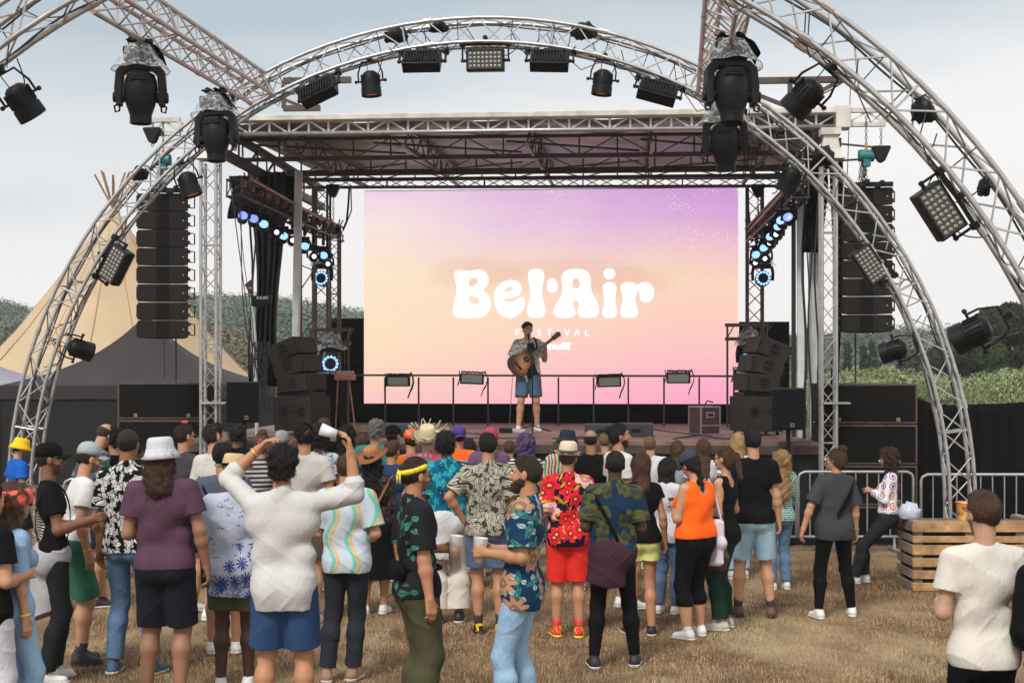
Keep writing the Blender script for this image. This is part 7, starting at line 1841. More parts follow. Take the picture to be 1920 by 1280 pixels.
    for e_ in extras:
        if e_[0] == 'cup':
            gp, dd, t, inn = grips[e_[1]]; p = W4 @ Vector(gp); p = p + (W4.to_3x3() @ Vector(inn)) * .012; M_ = Matrix.Translation(p + Vector((0, 0, -.06))) @ Matrix.Rotation(R(6), 4, 'Y'); cr = empty('drink_cup', tuple(p), 0, e_[2], 'cup', 'drinks held in the crowd')
            g = MB(); g.sm = True; g.lathe([(0, 0), (.036, 0), (.049, .165), (.050, .167), (.0475, .165), (.034, .004)], M_, 20); g.build('cup_body', e_[3] if len(e_) > 3 else TRANSL, cr)
            if len(e_) <= 3 or e_[3] is TRANSL: g = MB(); g.sm = True; g.lathe([(0, .004), (.0352, .004), (.0420, .095), (0, .0955)], M_, 20); g.build('drink', BEER, cr)
        elif e_[0] == 'phone':
            gp, dd, t, inn = grips[e_[1]]; p = W4 @ Vector(gp); g = MB(); Mx = (W4.to_3x3() @ Matrix([[1, 0, 0], [0, .6, -.8], [0, .8, .6]])); g.box(p, (.072, .145, .009), Mx); tag(g.build('phone', mat('phone glass', (.02, .02, .025), .1)), e_[2], 'phone')
        elif e_[0] == 'strap':                  # cross-body strap, shoulder side e_[1]
            q = e_[1]; pts = []
            for j in range(25):
                a = 2 * math.pi * j / 24; u_ = math.cos(a); v_ = math.sin(a)
                pt = b.up(q * (.5 * .11 + .0) , 0, 1.22) + b.T @ (np.array([q * u_ * .155, v_ * .135, u_ * .275]) * K * np.array([b.w, b.w, 1])); pts.append(tuple(pt))
            g = MB(); 
            for p0, p1 in zip(pts, pts[1:]): g.beam(p0, p1, e_[3] if len(e_) > 3 else .022, .006, up=(Vector((p0[0], p0[1], 0)) - Vector(tuple(b.up(q * .05, 0, 1.2))) * Vector((1, 1, 0))) if True else None)
            g.build('strap', e_[2], root, True)
        elif e_[0] == 'wrist':
            q = e_[1]; c0 = b.Wr[q] - b.fd[q] * .02; g = MB(); u_, w_ = orth(b.fd[q]); g.tube([Vector(c0) + (u_ * math.cos(a) + w_ * math.sin(a)) * .033 * K for a in np.linspace(0, 6.283, 13)], .006, 6, False); g.build('bracelet', e_[2], root, True)
        elif e_[0] == 'tied':                   # garment tied round the waist
            F = Field(b.pel - np.array([.36, .36, .55]), b.pel + np.array([.36, .36, .25]), h); o = .036; b.pelvis(F, o, .04)
            F.cap(b.pel + np.array([-.04, -.04, .02]), b.pel + np.array([-.06, -.06, -e_[2] * K]), .125 * K * b.w, .148 * K * b.w, k=.04, sy=.85, sx=1.15); F.plane(b.pel + np.array([0, 0, .11]), (0, 0, 1)); F.plane(b.pel - np.array([0, 0, e_[2] * K]), nrm((.35 if len(e_) > 3 else -.12, .3, -1)))
            F.warp(folds(seed + 9, .009)); V, Fc = F.mesh(); uniq_mesh('tied_garment', V, Fc, e_[1], root)
        elif e_[0] == 'waistbag':
            F = Field(b.pel - .36, b.pel + .36, h); c0 = b.pel + np.array([e_[1] * .0, -.15, .10]) * K; F.cap(c0 + np.array([-.10, .01, .015]), c0 + np.array([.10, .01, .015]), .062, k=.02, sy=.6); V, Fc = F.mesh(); uniq_mesh('waist_bag', V, Fc, e_[2], root)
            g = MB(); g.tube([tuple(b.pel + np.array([.165 * math.cos(a) * b.w, .145 * math.sin(a), .125]) * K) for a in np.linspace(0, 6.283, 25)], .012, 6, False); g.build('belt', e_[2], root, True)
        elif e_[0] == 'bag':                    # shoulder bag hanging at side q
            _, q, m, w_, hh, drop, lb = e_; sh = b.up(q * b.sw * .85, -.01, 1.485); bt = b.up(q * (.20 + .03 * b.w), -.02, 1.485 - drop / K)
            wp = W4 @ Vector(bt); r_ = empty('shoulder_bag', tuple(wp), R(face), lb, 'bag', None); F = Field(np.array([-.2, -.3, -hh - .1]), np.array([.2, .3, .12]), .009); F.cap((0, -w_ / 2 + .04, -hh / 2), (0, w_ / 2 - .04, -hh / 2), .045, k=.02, sy=1); F.cap((0, 0, -.03), (0, 0, -hh + .04), .05, k=.03, sy=w_ / .12); F.plane((0, 0, 0), (0, 0, 1)); F.plane((0, 0, -hh), (0, 0, -1)); F.warp(sample_noise(5, 20, .004)); V, Fc = F.mesh(); uniq_mesh('pouch', V, Fc, m, r_)
            g = MB(); 
            for yy in (-w_ * .35, w_ * .35): 
                q0 = Vector(bt) + Vector((0, yy, -.01)); q1 = Vector(sh) + Vector((q * .01, yy * .2, .03)); g.tube([q0, q0.lerp(q1, .5) + Vector((q * .02, 0, 0)), q1], .009, 6)
            IW = INV[r_.name]; g.v = [tuple(IW @ (W4 @ Vector(v))) for v in g.v]; g.build('handle', m, r_, True)
    return b, root, grips, W4
# ================= the crowd
BLACK = (.0045, .0045, .005); HB, HD, HM, HL, HG_, HBL = (.028, .016, .010), (.010, .007, .006), (.07, .035, .018), (.14, .08, .04), (.16, .155, .15), (.38, .24, .10)
tee = lambda c, **k: ('tee', C(c) if isinstance(c, tuple) else c, k)
shirt_ = lambda m, **k: ('shirt', m, k)
BT = C(BLACK); WT = C((.66, .64, .61)); JB = jeans((.045, .12, .24)); JL = jeans((.22, .38, .55)); JD = jeans((.02, .045, .10)); DKG = C((.010, .010, .013))
YEL = mat('yellow headband cloth', (.75, .58, .03), .8)
SUNG = mat('dark sunglass lens', (.01, .01, .012), .1); TEALG = mat('teal mirror lens', (.01, .22, .24), .1, .4); CLRG = mat('pale spectacles', (.5, .5, .48), .3)
ONLY = None
def pp(*a, **k):
    return person(*a, **k)
# --- far rows, heads against the stage
far = [
 (1062, 168, 800, 5, 'person in a navy bucket hat and red, green and white striped shirt', dict(hat='bucket', hatm=C((.02, .028, .04)), hatH=.04, shirt=shirt_(stripes([(.5, .45, .36), (.35, .04, .03), (.5, .45, .36), (.04, .20, .10)], 14, 0, .6)), pants=('shorts', DKG), skin_c=OLIVE)),
 (1108, 172, 806, 0, 'balding person in a black tee right of the navy bucket hat', dict(hair=('bald', HD), shirt=tee(BLACK), pants=('trousers', DKG), skin_c=OLIVE, pose=dict(w=1.1))),
 (1134, 150, 812, 10, 'short brown haired person between the balding one and the man bun', dict(hair=('crop', HL), shirt=tee((.25, .10, .06)), pants=('shorts', DKG))),
 (860, 158, 798, 0, 'person in a purple cap and plain orange tee', dict(hat='backcap', hatm=C((.07, .04, .22)), hatH=.02, hair=('crop', HD), shirt=tee((.85, .14, .02)), pants=('shorts', DKG), skin_c=TAN)),
 (918, 160, 803, 0, 'person in a raspberry beanie and mauve hooded top', dict(hat='beanie', hatm=C((.32, .05, .10)), hatH=.02, hair=('crop', HD), shirt=('hoodie', C((.12, .07, .13)), {}), pants=('jeans', JD))),
 (880, 150, 822, 0, 'dark haired person just behind the orange tee near the stage', dict(hair=('long', HD), shirt=tee((.02, .02, .05)), pants=('jeans', JD), pose=dict(fem=True))),
 (985, 166, 816, 0, 'person with violet tied hair and a black and white striped top', dict(hair=('longcurl', (.10, .06, .16)), shirt=tee(stripes([(.6, .58, .56), (.03, .03, .04)], 28, 2)), pants=('jeans', JD), pose=dict(fem=True))),
 (1220, 155, 818, 0, 'broad person in a plain white tee with short light brown hair', dict(hair=('crop', HL), shirt=tee((.54, .53, .54)), pants=('trousers', C((.3, .25, .2))), pose=dict(w=1.2))),
 (1318, 158, 824, 0, 'person with long straight brown hair and a white top left of the ponytail woman', dict(hair=('long', HM), shirt=tee((.52, .52, .54)), pants=('jeans', JD), pose=dict(fem=True))),
 (1383, 162, 812, 10, 'blonde person partly hidden by the man in the black tee', dict(hair=('long', HBL), shirt=tee((.55, .55, .55)), pants=('jeans', JL), pose=dict(fem=True))),
 (705, 165, 787, 0, 'grey haired person in a teal tee near the stage', dict(hair=('curly', HG_), shirt=tee((.05, .18, .18)), pants=('shorts', DKG))),
 (738, 160, 795, -12, 'person in a black cap and black tee near the stage', dict(hat='cap', hatm=BT, hatH=.03, hair=('crop', HD), shirt=tee(BLACK), pants=('trousers', DKG), skin_c=TAN)),
 (768, 165, 803, 35, 'person in an orange red cap and rust tee turned to the left', dict(hat='cap', hatm=C((.80, .07, .02)), hatH=.03, hair=('short', HB), shirt=tee((.50, .14, .02)), pants=('shorts', C((.7, .12, .03))), glasses=CLRG)),
 (802, 178, 795, 5, 'person in a frayed pale straw hat and pink flowered shirt', dict(tilt=24, hat='frayed', hatm=mat('pale straw hat', (.62, .52, .34), .85, bump=.4, bscale=60), hatH=.04, hair=('crop', HM), shirt=shirt_(floral((.45, .09, .14), ((.5, .3, .35), (.08, .2, .2)), 16, 4)), pants=('shorts', C((.75, .16, .03))))),
 (607, 158, 783, 0, 'reddish brown haired person in a black top beside the speakers', dict(hair=('short', HM), shirt=tee(BLACK), pants=('jeans', JD))),
 (596, 172, 800, 10, 'person with black curls in a white and blue print tee', dict(hair=('afro', HD), shirt=tee(marble((.6, .6, .6), (.5, .52, .55), (.05, .10, .3), 7)), pants=('shorts', DKG), skin_c=BROWN)),
 (652, 160, 800, -10, 'dark haired person in black with a white neckline left of the fedora', dict(hair=('longcurl', HD), shirt=tee(BLACK), pants=('jeans', JD), pose=dict(fem=True), skin_c=TAN)),
 (530, 150, 812, 0, 'person in a grey beanie partly hidden near the left side speakers', dict(hat='beanie', hatm=C((.25, .25, .26)), hair=('crop', HD), shirt=tee((.1, .1, .12)), pants=('jeans', JD))),
 (680, 150, 812, 0, 'brown haired person far back between the teal tee and the fedora', dict(hair=('long', HM), shirt=tee((.2, .22, .25)), pants=('jeans', JD), pose=dict(fem=True))),
 (445, 158, 797, -15, 'black haired person behind the white tee near the left speaker', dict(hair=('curly', HD), shirt=tee(BLACK), pants=('jeans', JD), skin_c=BROWN)),
 (1045, 150, 828, 0, 'dark haired person just left of the trilby hat', dict(hair=('short', HM), shirt=tee((.5, .48, .45)), pants=('jeans', JD))),
 (955, 152, 826, 0, 'short haired person at the stage edge left of the violet hair', dict(hair=('crop', HM), shirt=tee((.3, .25, .3)), pants=('jeans', JD))),
 (1270, 152, 828, 0, 'brown haired person near the stage left of the long straight hair', dict(hair=('mid', HM), shirt=tee((.30, .32, .36)), pants=('jeans', JD), pose=dict(fem=True))),
 (560, 152, 826, 0, 'dark haired person low behind the patterned white tee', dict(hair=('long', HM), shirt=tee((.35, .30, .28)), pants=('jeans', JD), pose=dict(fem=True))),
]
for px, s, top, fa, lb, o in far: pp(px, s, top, fa, lb, group='people near the stage', shoe='grey', **o)
# --- middle rows
pp(1166, 186, 793, -62, 'bearded person with a dark man bun and white tee looking right', hair=('manbun', HD), beard=.010, shirt=tee((.52, .51, .50)), pants=('shorts', DKG), skin_c=TAN, pose=dict(hy=-22))
pp(735, 178, 826, -8, 'person in a navy polo and orange shorts', hair=('short', HM), shirt=tee((.025, .05, .12)), pants=('shorts', C((.80, .20, .04))), shoe='grey', pose=dict(hy=-20, armR='down2'))
pp(838, 196, 811, 3, 'person with black curls, teal blue flowered shirt and white trousers', hair=('curly', HD), shirt=shirt_(floral((.005, .10, .17), ((.01, .30, .38), (.004, .03, .09), (.02, .35, .42)), 15, 3, 5, .5), hem=.95), pants=('wide', C((.58, .54, .47)), dict(off=.02)), shoe='black', skin_c=BROWN, extras=(('tied', C((.52, .52, .54)), .30),), pose=dict(armR='low', armL='low'))
pp(572, 197, 795, 2, 'person with a high fade haircut and pale tee behind the raised arms', hair=('spiky', HD), shirt=tee((.44, .42, .40)), pants=('shorts', C((.08, .09, .06))), shoe='white', skin_c=TAN, pose=dict(armR='down2', w=1.06))
pp(488, 182, 812, 20, 'person with blonde brown hair in a bun and a pink headband', hair=('bun', HL), hat='headband', hatm=C((.55, .06, .18)), shirt=tee(stripes([(.5, .48, .46), (.03, .03, .04)], 22, 2)), pants=('jeans', JD), pose=dict(fem=True, hp=12))
pp(402, 196, 794, -38, 'person with short dark hair in a plain off white tee left of the raised arms', hair=('spiky', HB), shirt=tee((.50, .485, .44)), pants=('shorts', BT), skin_c=LIGHT, pose=dict(hy=-25))
pp(349, 188, 795, -40, 'person with a pink bow on short brown hair behind the white bucket hat', hair=('short', HB), hat='bow', hatm=C((.75, .10, .10)), shirt=tee((.05, .05, .06)), pants=('shorts', DKG), pose=dict(hy=-15), glasses=SUNG)
pp(702, 191, 833, -6, 'person in a wide tan brown hat, black lace top and black skirt', tilt=22, hat='fedora', hatm=C((.36, .15, .065)), hatH=.05, hair=('longcurl', HD), shirt=('long', leaves((.012, .011, .012), ((.12, .07, .04), (.02, .015, .012)), 22, 3, .5, .2), dict(hem=.98, sleeve=1.5, off=.012)), pants=('skirt', BT, dict(len=.55)), shoe='white', pose=dict(fem=True, armR='rest', legR=(0, .1)), extras=(('strap', 1, mat('tan leather', (.25, .13, .07), .6), .02),))
pp(915, 205, 812, 2, 'person in a cream and charcoal leaf shirt and denim shorts', hair=('short', HD), shirt=shirt_(leaves((.035, .033, .035), ((.50, .46, .36), (.36, .34, .27)), 13, 4, .62, .24, 0, .03), hem=.88), pants=('shorts', jeans((.03, .08, .17)), dict(len=.78)), shoe='yellow', sock=SOCK, skin_c=TAN, pose=dict(stance=.02, armL='hip', legL=(-.02, .05)))
pp(1064, 208, 829, 2, 'person in a pale trilby, red flowered black shirt and red shorts', hat='trilby', hatm=mat('cream straw hat', (.60, .50, .36), .8, bump=.4, bscale=80), band=C((.10, .08, .06)), hatH=.03, hair=('crop', HM), shirt=shirt_(floral((.010, .009, .022), ((.62, .015, .03), (.80, .42, .42), (.70, .02, .04)), 7.5, 2, 5, .52, leafcol=((.60, .03, .03), (.55, .40, .02)), fill=.95), hem=.86, sleeve=.9), pants=('shorts', C((.80, .035, .025)), dict(len=.95)), shoe='red', sock=mat('red sock', (.5, .03, .03)), skin_c=TAN, pose=dict(armR='hold', armL='hold', stance=.015))
pp(1200, 206, 852, 4, 'person with shoulder length brown hair, black tee and pale yellow shorts', hair=('mid', HM), shirt=('tee', BT, dict(sleeve=.35, hem=.92)), pants=('shorts', C((.62, .62, .22)), dict(len=.42, off=.014)), shoe='black', skin_c=TAN, pose=dict(fem=True, armR='down2', legR=(.02, -.06)))
pp(1250, 190, 860, -35, 'person in a loose white top and blue jeans looking at a phone', hair=('long', HD), shirt=tee((.52, .52, .54), hem=.84), pants=('jeans', jeans((.025, .07, .16))), shoe='white', skin_c=TAN, pose=dict(fem=True, hp=22, armR='phone', armL='phone'))
pp(1358, 202, 838, 62, 'person with a brown ponytail, sunglasses, black tank top and dark green trousers', hair=('pony', HM), glasses=SUNG, shirt=('tank', BT, {}), pants=('wide', C((.008, .030, .018)), dict(off=.015, flare=.01, oc=.02)), shoe='grey', pose=dict(fem=True, w=1.05, armL='hold', armR='hold'), extras=(('bag', -1, mat('dark brown leather', (.07, .022, .015), .4, bump=.2, bscale=60), .22, .24, .60, 'dark brown leather bag at the side of the ponytail woman'),))
pp(1412, 192, 805, 0, 'person in a plain black tee and light denim shorts with short black hair', hair=('short', HD), shirt=tee(BLACK, hem=.90), pants=('shorts', jeans((.26, .42, .52)), dict(len=.88)), shoe='brown', sock=SOCK, skin_c=LIGHT, pose=dict(stance=.05, armR='down', armL='hold', w=1.04))
pp(1462, 171, 848, 15, 'person with blonde curls, green and white dotted blouse and jeans', hair=('longcurl', HBL), shirt=('long', dots((.04, .20, .19), (.62, .66, .62), 44, .34), dict(hem=.90, sleeve=1.6, off=.014)), pants=('jeans', jeans((.05, .13, .24))), shoe='white', pose=dict(fem=True), extras=(('strap', -1, mat('tan leather', (.25, .13, .07), .6), .015),))
pp(1567, 193, 842, 10, 'person with a brown hair bun, dark grey tee and black leggings standing alone', hair=('bun', HM), glasses=CLRG, shirt=tee((.045, .045, .052), hem=.83, off=.024, sleeve=.85), pants=('leggings', BT), shoe='white', pose=dict(fem=True, w=1.10, stance=.09, armL=((.52, -.05, -1), (.30, .12, -1)), armR='down2', hy=40), extras=(('strap', 1, BT, .04), ('wrist', 1, mat('bracelet', (.2, .2, .2), .3, .5))))
pp(1664, 167, 857, 70, 'person with long dark curls and a crochet flower top leaning on the pallet box', hair=('longcurl', (.035, .014, .010)), glasses=CLRG, shirt=('long', crochet(), dict(hem=1.0, off=.012, sleeve=1.9)), pants=('jeans', C((.022, .022, .028))), shoe='white', pose=dict(fem=True, lean=-4, armL='phone', armR='phone', hp=20, legL=(0, .40), legR=(0, .30), drop=.11), extras=(('phone', 1, 'phone held by the person leaning on the pallet box'),), H=1.62)
# --- left cluster
pp(35, 158, 818, -55, 'person in a yellow bucket hat and bright blue tee behind the barrier', hat='bucket', hatm=C((.78, .50, .02)), hatH=.03, hair=('short', HB), beard=.006, shirt=tee((.01, .10, .42)), pants=('shorts', DKG), pose=dict(armL='rest', armR='rest', hp=15))
pp(158, 185, 797, -55, 'balding person in a green, purple and teal shirt leaning forward', hair=('bald', HB), shirt=shirt_(marble((.05, .22, .10), (.02, .02, .05), (.30, .16, .38), 9), hem=.88), pants=('shorts', C((.02, .025, .05))), shoe='black', skin_c=LIGHT, pose=dict(lean=14, hp=20, armL='hold', armR='hold'), H=1.9)
pp(212, 183, 803, 62, 'dark curly haired bearded person in a plain black tee facing left', hair=('curly', HD), beard=.009, shirt=tee(BLACK), pants=('shorts', C((.02, .025, .05))), shoe='black', pose=dict(armL='hold', hp=8))
pp(138, 229, 824, -60, 'person in a pale grey cap, white tee and green shorts', hat='cap', hatm=C((.30, .36, .36)), hatH=.03, hair=('short', HB), beard=.004, shirt=tee((.60, .60, .60), hem=.96), pants=('shorts', C((.035, .14, .09)), dict(len=.92)), shoe='blk2', sock=SOCK, pose=dict(lean=10, armR='down2', armL='rest'), extras=(('wrist', 1, mat('orange bracelet', (.6, .25, .05))),))
pp(100, 243, 826, -62, 'person in a black trucker cap, printed black tee and grey hoodie tied at the waist', hat='cap', hatm=BT, hatH=.03, hair=('buzz', HD), beard=.004, shirt=tee(printed_tee(BLACK, (.55, .55, .53)), hem=.97), pants=('jeans', C((.016, .016, .018))), shoe='white', skin_c=BROWN, pose=dict(armR=((.28, .12, -1), (-.15, 1, .25)), armL='hold', legR=(0, -.06)), extras=(('tied', C((.34, .33, .36)), .42, 1), ('strap', 1, BT, .012)))
pp(240, 238, 803, -14, 'tall person in a black and white leaf print shirt and blue jeans', hair=('buzz', HD), shirt=shirt_(leaves((.0045, .0045, .005), ((.62, .62, .62), (.55, .55, .55)), 12, 6, .50, .20, 0, .02, 2), hem=.90), pants=('jeans', JB), shoe='navy', skin_c=(.24, .115, .06), pose=dict(stance=.05, armL='down'))
pp(305, 262, 809, -4, 'person with brown curls, white bucket hat, plum tee and black shorts', hat='bucket', hatm=C((.50, .52, .57)), hatH=.04, hair=('afro_long', (.06, .028, .014)), shirt=tee((.085, .040, .065), hem=.92, off=.018), pants=('shorts', C((.014, .013, .020)), dict(len=.93, off=.022)), shoe='white', skin_c=(.30, .15, .09), pose=dict(w=1.08, stance=.03, armL='hold', armR='down2'))
pp(418, 222, 830, 4, 'person in a slate blue tee with a thin black strap behind the palm print shirt', hair=('short', HD), shirt=tee((.07, .085, .12)), pants=('shorts', DKG), skin_c=TAN, extras=(('strap', -1, BT, .02),))
pp(440, 250, 856, 2, 'person in a straw hat, white shirt with blue palm print and olive shorts', tilt=-8, hat='straw', hatm=mat('straw hat', (.52, .38, .20), .85, bump=.4, bscale=80), band=C(BLACK), hatH=.03, hair=('crop', HD), shirt=shirt_(palmy((.42, .46, .58), (.035, .06, .24)), hem=.74, off=.03), pants=('shorts', C((.07, .08, .025)), dict(len=.68)), shoe='white', skin_c=DARK, pose=dict(hy=-30, stance=.01), H=1.74)
# raised arms, white linen shirt
b_, r_, gr, W4 = pp(530, 288, 838, -3, 'person in a loose white linen shirt and blue shorts with both arms raised', hair=('curly', HD), shirt=('long', C((.49, .485, .48), .9, .22), dict(hem=.80, off=.024, sleeve=1.12, loose=.02)), pants=('shorts', C((.030, .065, .16)), dict(len=.86, off=.03)), shoe='white', skin_c=TAN,
   pose=dict(w=1.06, stance=.03, armL=((.68, .50, .50), (-.70, .05, .68)), armR=((.85, .38, .16), (-.12, .02, 1))), extras=(('wrist', -1, mat('gold bracelet', (.7, .45, .1), .3, .6)),), beard=.004)
gp = W4 @ Vector(gr[1][0]); Mc = Matrix.Translation(gp + Vector((-.05, 0, .04))) @ Matrix.Rotation(R(-70), 4, 'Y'); g = MB(); g.sm = True; g.lathe([(0, 0), (.03, 0), (.041, .11), (.038, .108), (.028, .004)], Mc, 20)
tag(g.build('paper_cup', mat('white paper cup', (.60, .62, .68), .5)), 'white cup held up high in the raised right hand', 'cup')
pp(650, 242, 850, -6, 'person in a pale shirt with wavy green and orange bands and dark grey jeans', hair=('short', HM), shirt=shirt_(waves((.46, .53, .60), (.16, .46, .36), (.60, .38, .18)), hem=.86), pants=('jeans', C((.022, .026, .034))), shoe='sandal', pose=dict(armR='rest', legL=(.06, -.05), legR=(-.04, .02)), extras=(('cup', 1, 'printed drink cup held at the side of the wavy shirt', mat('printed cup', (.6, .35, .2), .4, var=.5, vscale=30)),))
pp(785, 284, 857, -72, 'person in a yellow headband, teal sunglasses, dark palm shirt and olive trousers', hair=('short', HB), hat='headband', hatm=YEL, glasses=TEALG, beard=.005, shirt=shirt_(leaves((.012, .013, .016), ((.05, .22, .13), (.012, .013, .016), (.012, .013, .016)), 5.0, 9, .40, .16, 12, .01, 1), hem=.90), pants=('wide', C((.062, .058, .030)), dict(off=.03, flare=.01)), shoe='white', skin_c=TAN, pose=dict(armR='down', armL='hold', w=1.05), extras=(('cup', -1, 'clear cup of beer held by the person with the yellow headband'), ('waistbag', 0, BT)))
pp(978, 284, 854, 78, 'bearded person in a blue leaf and flower shirt and light jeans facing left', hair=('short', HB), beard=.018, shirt=shirt_(floral((.008, .035, .085), ((.40, .22, .13), (.16, .04, .06), (.30, .42, .42)), 6, 5, 9, .44, leafcol=((.30, .42, .40), (.03, .16, .15)), centre=(.4, .25, .05), fill=.6, lsc=1.5), hem=.82, off=.03), pants=('jeans', JL), shoe='white', skin_c=TAN, pose=dict(armR='hold', armL='hold', w=1.04), extras=(('cup', -1, 'clear cup of beer held by the bearded person'),))
pp(1152, 232, 845, -2, 'person in a navy and olive leaf shirt with a maroon jacket tied at the waist', hair=('crop', HD), shirt=shirt_(floral((.010, .028, .060), ((.085, .085, .022), (.055, .060, .018)), 9, 7, 4, .50, centre=(.02, .04, .06), fill=.85), hem=.90), pants=('leggings', BT), shoe='black', skin_c=DARK, pose=dict(stance=.06, armL='hold', armR='hold', w=1.05), extras=(('tied', C((.045, .018, .028)), .22), ('strap', -1, BT, .03)))
pp(1303, 209, 843, 40, 'person in a bright orange tank top, black cropped leggings and a navy cap', hat='cap', hatm=C((.035, .045, .065)), hatH=.02, hair=('braid', HD), shirt=('tank', C((.95, .13, .01), .7), dict(hem=.97)), pants=('capri', BT), shoe='white', sock=WSOCK, pose=dict(fem=True, w=1.38, stance=.03, hp=28, armL='phone', armR='phone'), extras=(('bag', 1, C((.55, .53, .58)), .30, .42, .34, 'white cloth tote bag hanging behind the orange tank top'), ('phone', -1, 'phone held by the person in the orange tank top')))
# near figures cut by the frame
pp(1845, 363, 920, 5, 'person in a plain white tee with short brown hair nearest at the right', hair=('short', HM), shirt=tee((.56, .53, .48), hem=.88, off=.012), pants=('trousers', BT), skin_c=(.44, .25, .17), beard=.004, pose=dict(armL='hold', armR='rest', w=.93), group='people cut by the frame')
pp(1990, 370, 960, 10, 'person in a black hooded top cut by the right edge', hair=('short', HD), shirt=('hoodie', C((.0045, .0045, .005)), {}), pants=('trousers', BT), pose=dict(armL='rest'), group='people cut by the frame')
pp(28, 292, 912, -48, 'person in an orange and pink bandana, sunglasses and pale denim shirt', hair=('longcurl', (.10, .055, .03)), hat='bandana', hatm=C((.80, .13, .10)), glasses=SUNG, shirt=shirt_(jeans((.22, .38, .58)), hem=.86, off=.012), pants=('jeans', JL), pose=dict(fem=True, armR='down', w=.9), group='people cut by the frame', extras=(('wrist', 1, mat('yellow wristband', (.75, .65, .03))),))
pp(-22, 300, 905, -30, 'person in a black tee cut by the left edge of the picture', hair=('short', HB), shirt=tee(BLACK, hem=.86), pants=('trousers', C((.55, .56, .62))), pose=dict(armR='hold'), group='people cut by the frame')
# person sitting in the deck chair, mostly hidden
# ================= singer
v = 3.05; sp_ = ST.px(990, 812, v)
b_, r_, gr, W4 = person(990, 118, 604, 187, 'singer with an acoustic guitar in a cream patterned shirt and blue shorts on the stage', group=None, z0=DZ, d=sp_.y, H=1.76, hair=('spiky', HD), skin_c=(.52, .28, .17), shoe='white', pants=('shorts', stripes([(.05, .09, .15), (.12, .18, .25)], 60, 0), dict(len=.86, off=.028)),
   shirt=[('under', C((.015, .03, .03)), {}), ('shirt', leaves((.75, .68, .54), ((.05, .06, .10), (.16, .22, .34)), 13, 8, .5, .09, 0, .0, 2), dict(open=True, hem=.80, off=.026))], pose=dict(hp=4, hy=-4, stance=.055, armR=((.42, -.1, -1), (-.70, .62, .22)), armL=((.42, .0, -1), (-.05, .80, .78))))
# guitar: in the singer's own axes (x right of the singer, y forward)
k = b_.k
rt = np.array(gr[1][0]); lt = np.array(gr[-1][0])
gc = Vector((rt[0] + .07, .215, rt[2] - .075)); ne = Vector((lt[0] - .01, lt[1] + .035, lt[2] + .0)); nd = (ne - gc); nd.y *= .5; nd.normalize()
fw = Vector((0, 1, 0)); fw = (fw - nd * fw.dot(nd)).normalized(); upv = fw.cross(nd).normalized()
GM = Matrix((( nd.x, fw.x, upv.x, gc.x), (nd.y, fw.y, upv.y, gc.y), (nd.z, fw.z, upv.z, gc.z), (0, 0, 0, 1)))
gw = empty('guitar', tuple(W4 @ gc), 0, 'sunburst acoustic guitar with a cutaway held by the singer', 'guitar'); Gt = W4 @ GM
def burst():
    m = bpy.data.materials.new('sunburst spruce'); m.use_nodes = True; t = m.node_tree; b = t.nodes['Principled BSDF']; tc = t.nodes.new('ShaderNodeTexCoord'); gr_ = t.nodes.new('ShaderNodeTexGradient'); gr_.gradient_type = 'SPHERICAL'
    mp = t.nodes.new('ShaderNodeMapping'); mp.inputs['Location'].default_value = (-1.1, -1.0, -1.0); mp.inputs['Scale'].default_value = (2.0, 2.0, 2.0); t.links.new(tc.outputs['Generated'], mp.inputs[0]); t.links.new(mp.outputs[0], gr_.inputs[0])
    r = t.nodes.new('ShaderNodeValToRGB'); e = r.color_ramp.elements; e[0].position = .05; e[0].color = (.05, .012, .006, 1); e[1].position = .8; e[1].color = (.62, .28, .07, 1); x = e.new(.35); x.color = (.30, .07, .02, 1)
    t.links.new(gr_.outputs[0], r.inputs[0]); t.links.new(r.outputs[0], b.inputs['Base Color']); b.inputs['Roughness'].default_value = .2; return m
out = cat_spline([(-.25, 0), (-.235, .11), (-.16, .185), (-.06, .175), (.01, .135), (.08, .128), (.15, .125), (.20, .08), (.22, .03), (.215, -.02), (.17, -.05), (.165, -.09), (.13, -.135), (.06, -.135), (0, -.135), (-.06, -.175), (-.16, -.185), (-.235, -.11)], 4)
g = MB(); g.prism(out, Gt, -.10); g.build('sides', mat('dark mahogany', (.06, .02, .012), .3), gw, bevel=.004)
g = MB(); g.prism([(x * .985, z * .98) for x, z in out], Gt @ Matrix.Translation((0, .001, 0)), .006); g.build('top', burst(), gw)
g = MB(); g.lathe([(.0, .0), (.050, .0), (.050, .002), (0, .002)], Gt @ Matrix.Translation((.055, .0075, 0)) @ Matrix.Rotation(R(-90), 4, 'X'), 20); g.build('sound_hole', BLK, gw)
g = MB(); g.box(Gt @ Vector((-.11, .012, 0)), (.03, .012, .16), Gt.to_3x3()); g.build('bridge', BLK, gw)
NK = mat('rosewood neck', (.06, .03, .02), .4); g = MB(); g.box(Gt @ Vector((.37, .0, 0)), (.42, .03, .048), Gt.to_3x3()); g.build('neck', NK, gw, bevel=.006)
g = MB(); 
for i in range(14): g.box(Gt @ Vector((.19 + .38 * (1 - .5 ** (i / 7)), .017, 0)), (.003, .005, .046), Gt.to_3x3())
g.build('frets', ALU, gw)
g = MB(); g.prism([(.575, -.025), (.60, -.034), (.74, -.040), (.75, 0), (.74, .040), (.60, .034), (.575, .025)], Gt @ Matrix.Translation((0, -.01, 0)), .016); g.build('headstock', NK, gw)
for i in range(3):
    for sz in (-1, 1): g = MB(); g.rod(Gt @ Vector((.62 + i * .045, -.006, sz * .03)), Gt @ Vector((.62 + i * .045, -.006, sz * .062)), .008); g.build('tuning_peg', ALU, gw)
g = MB()
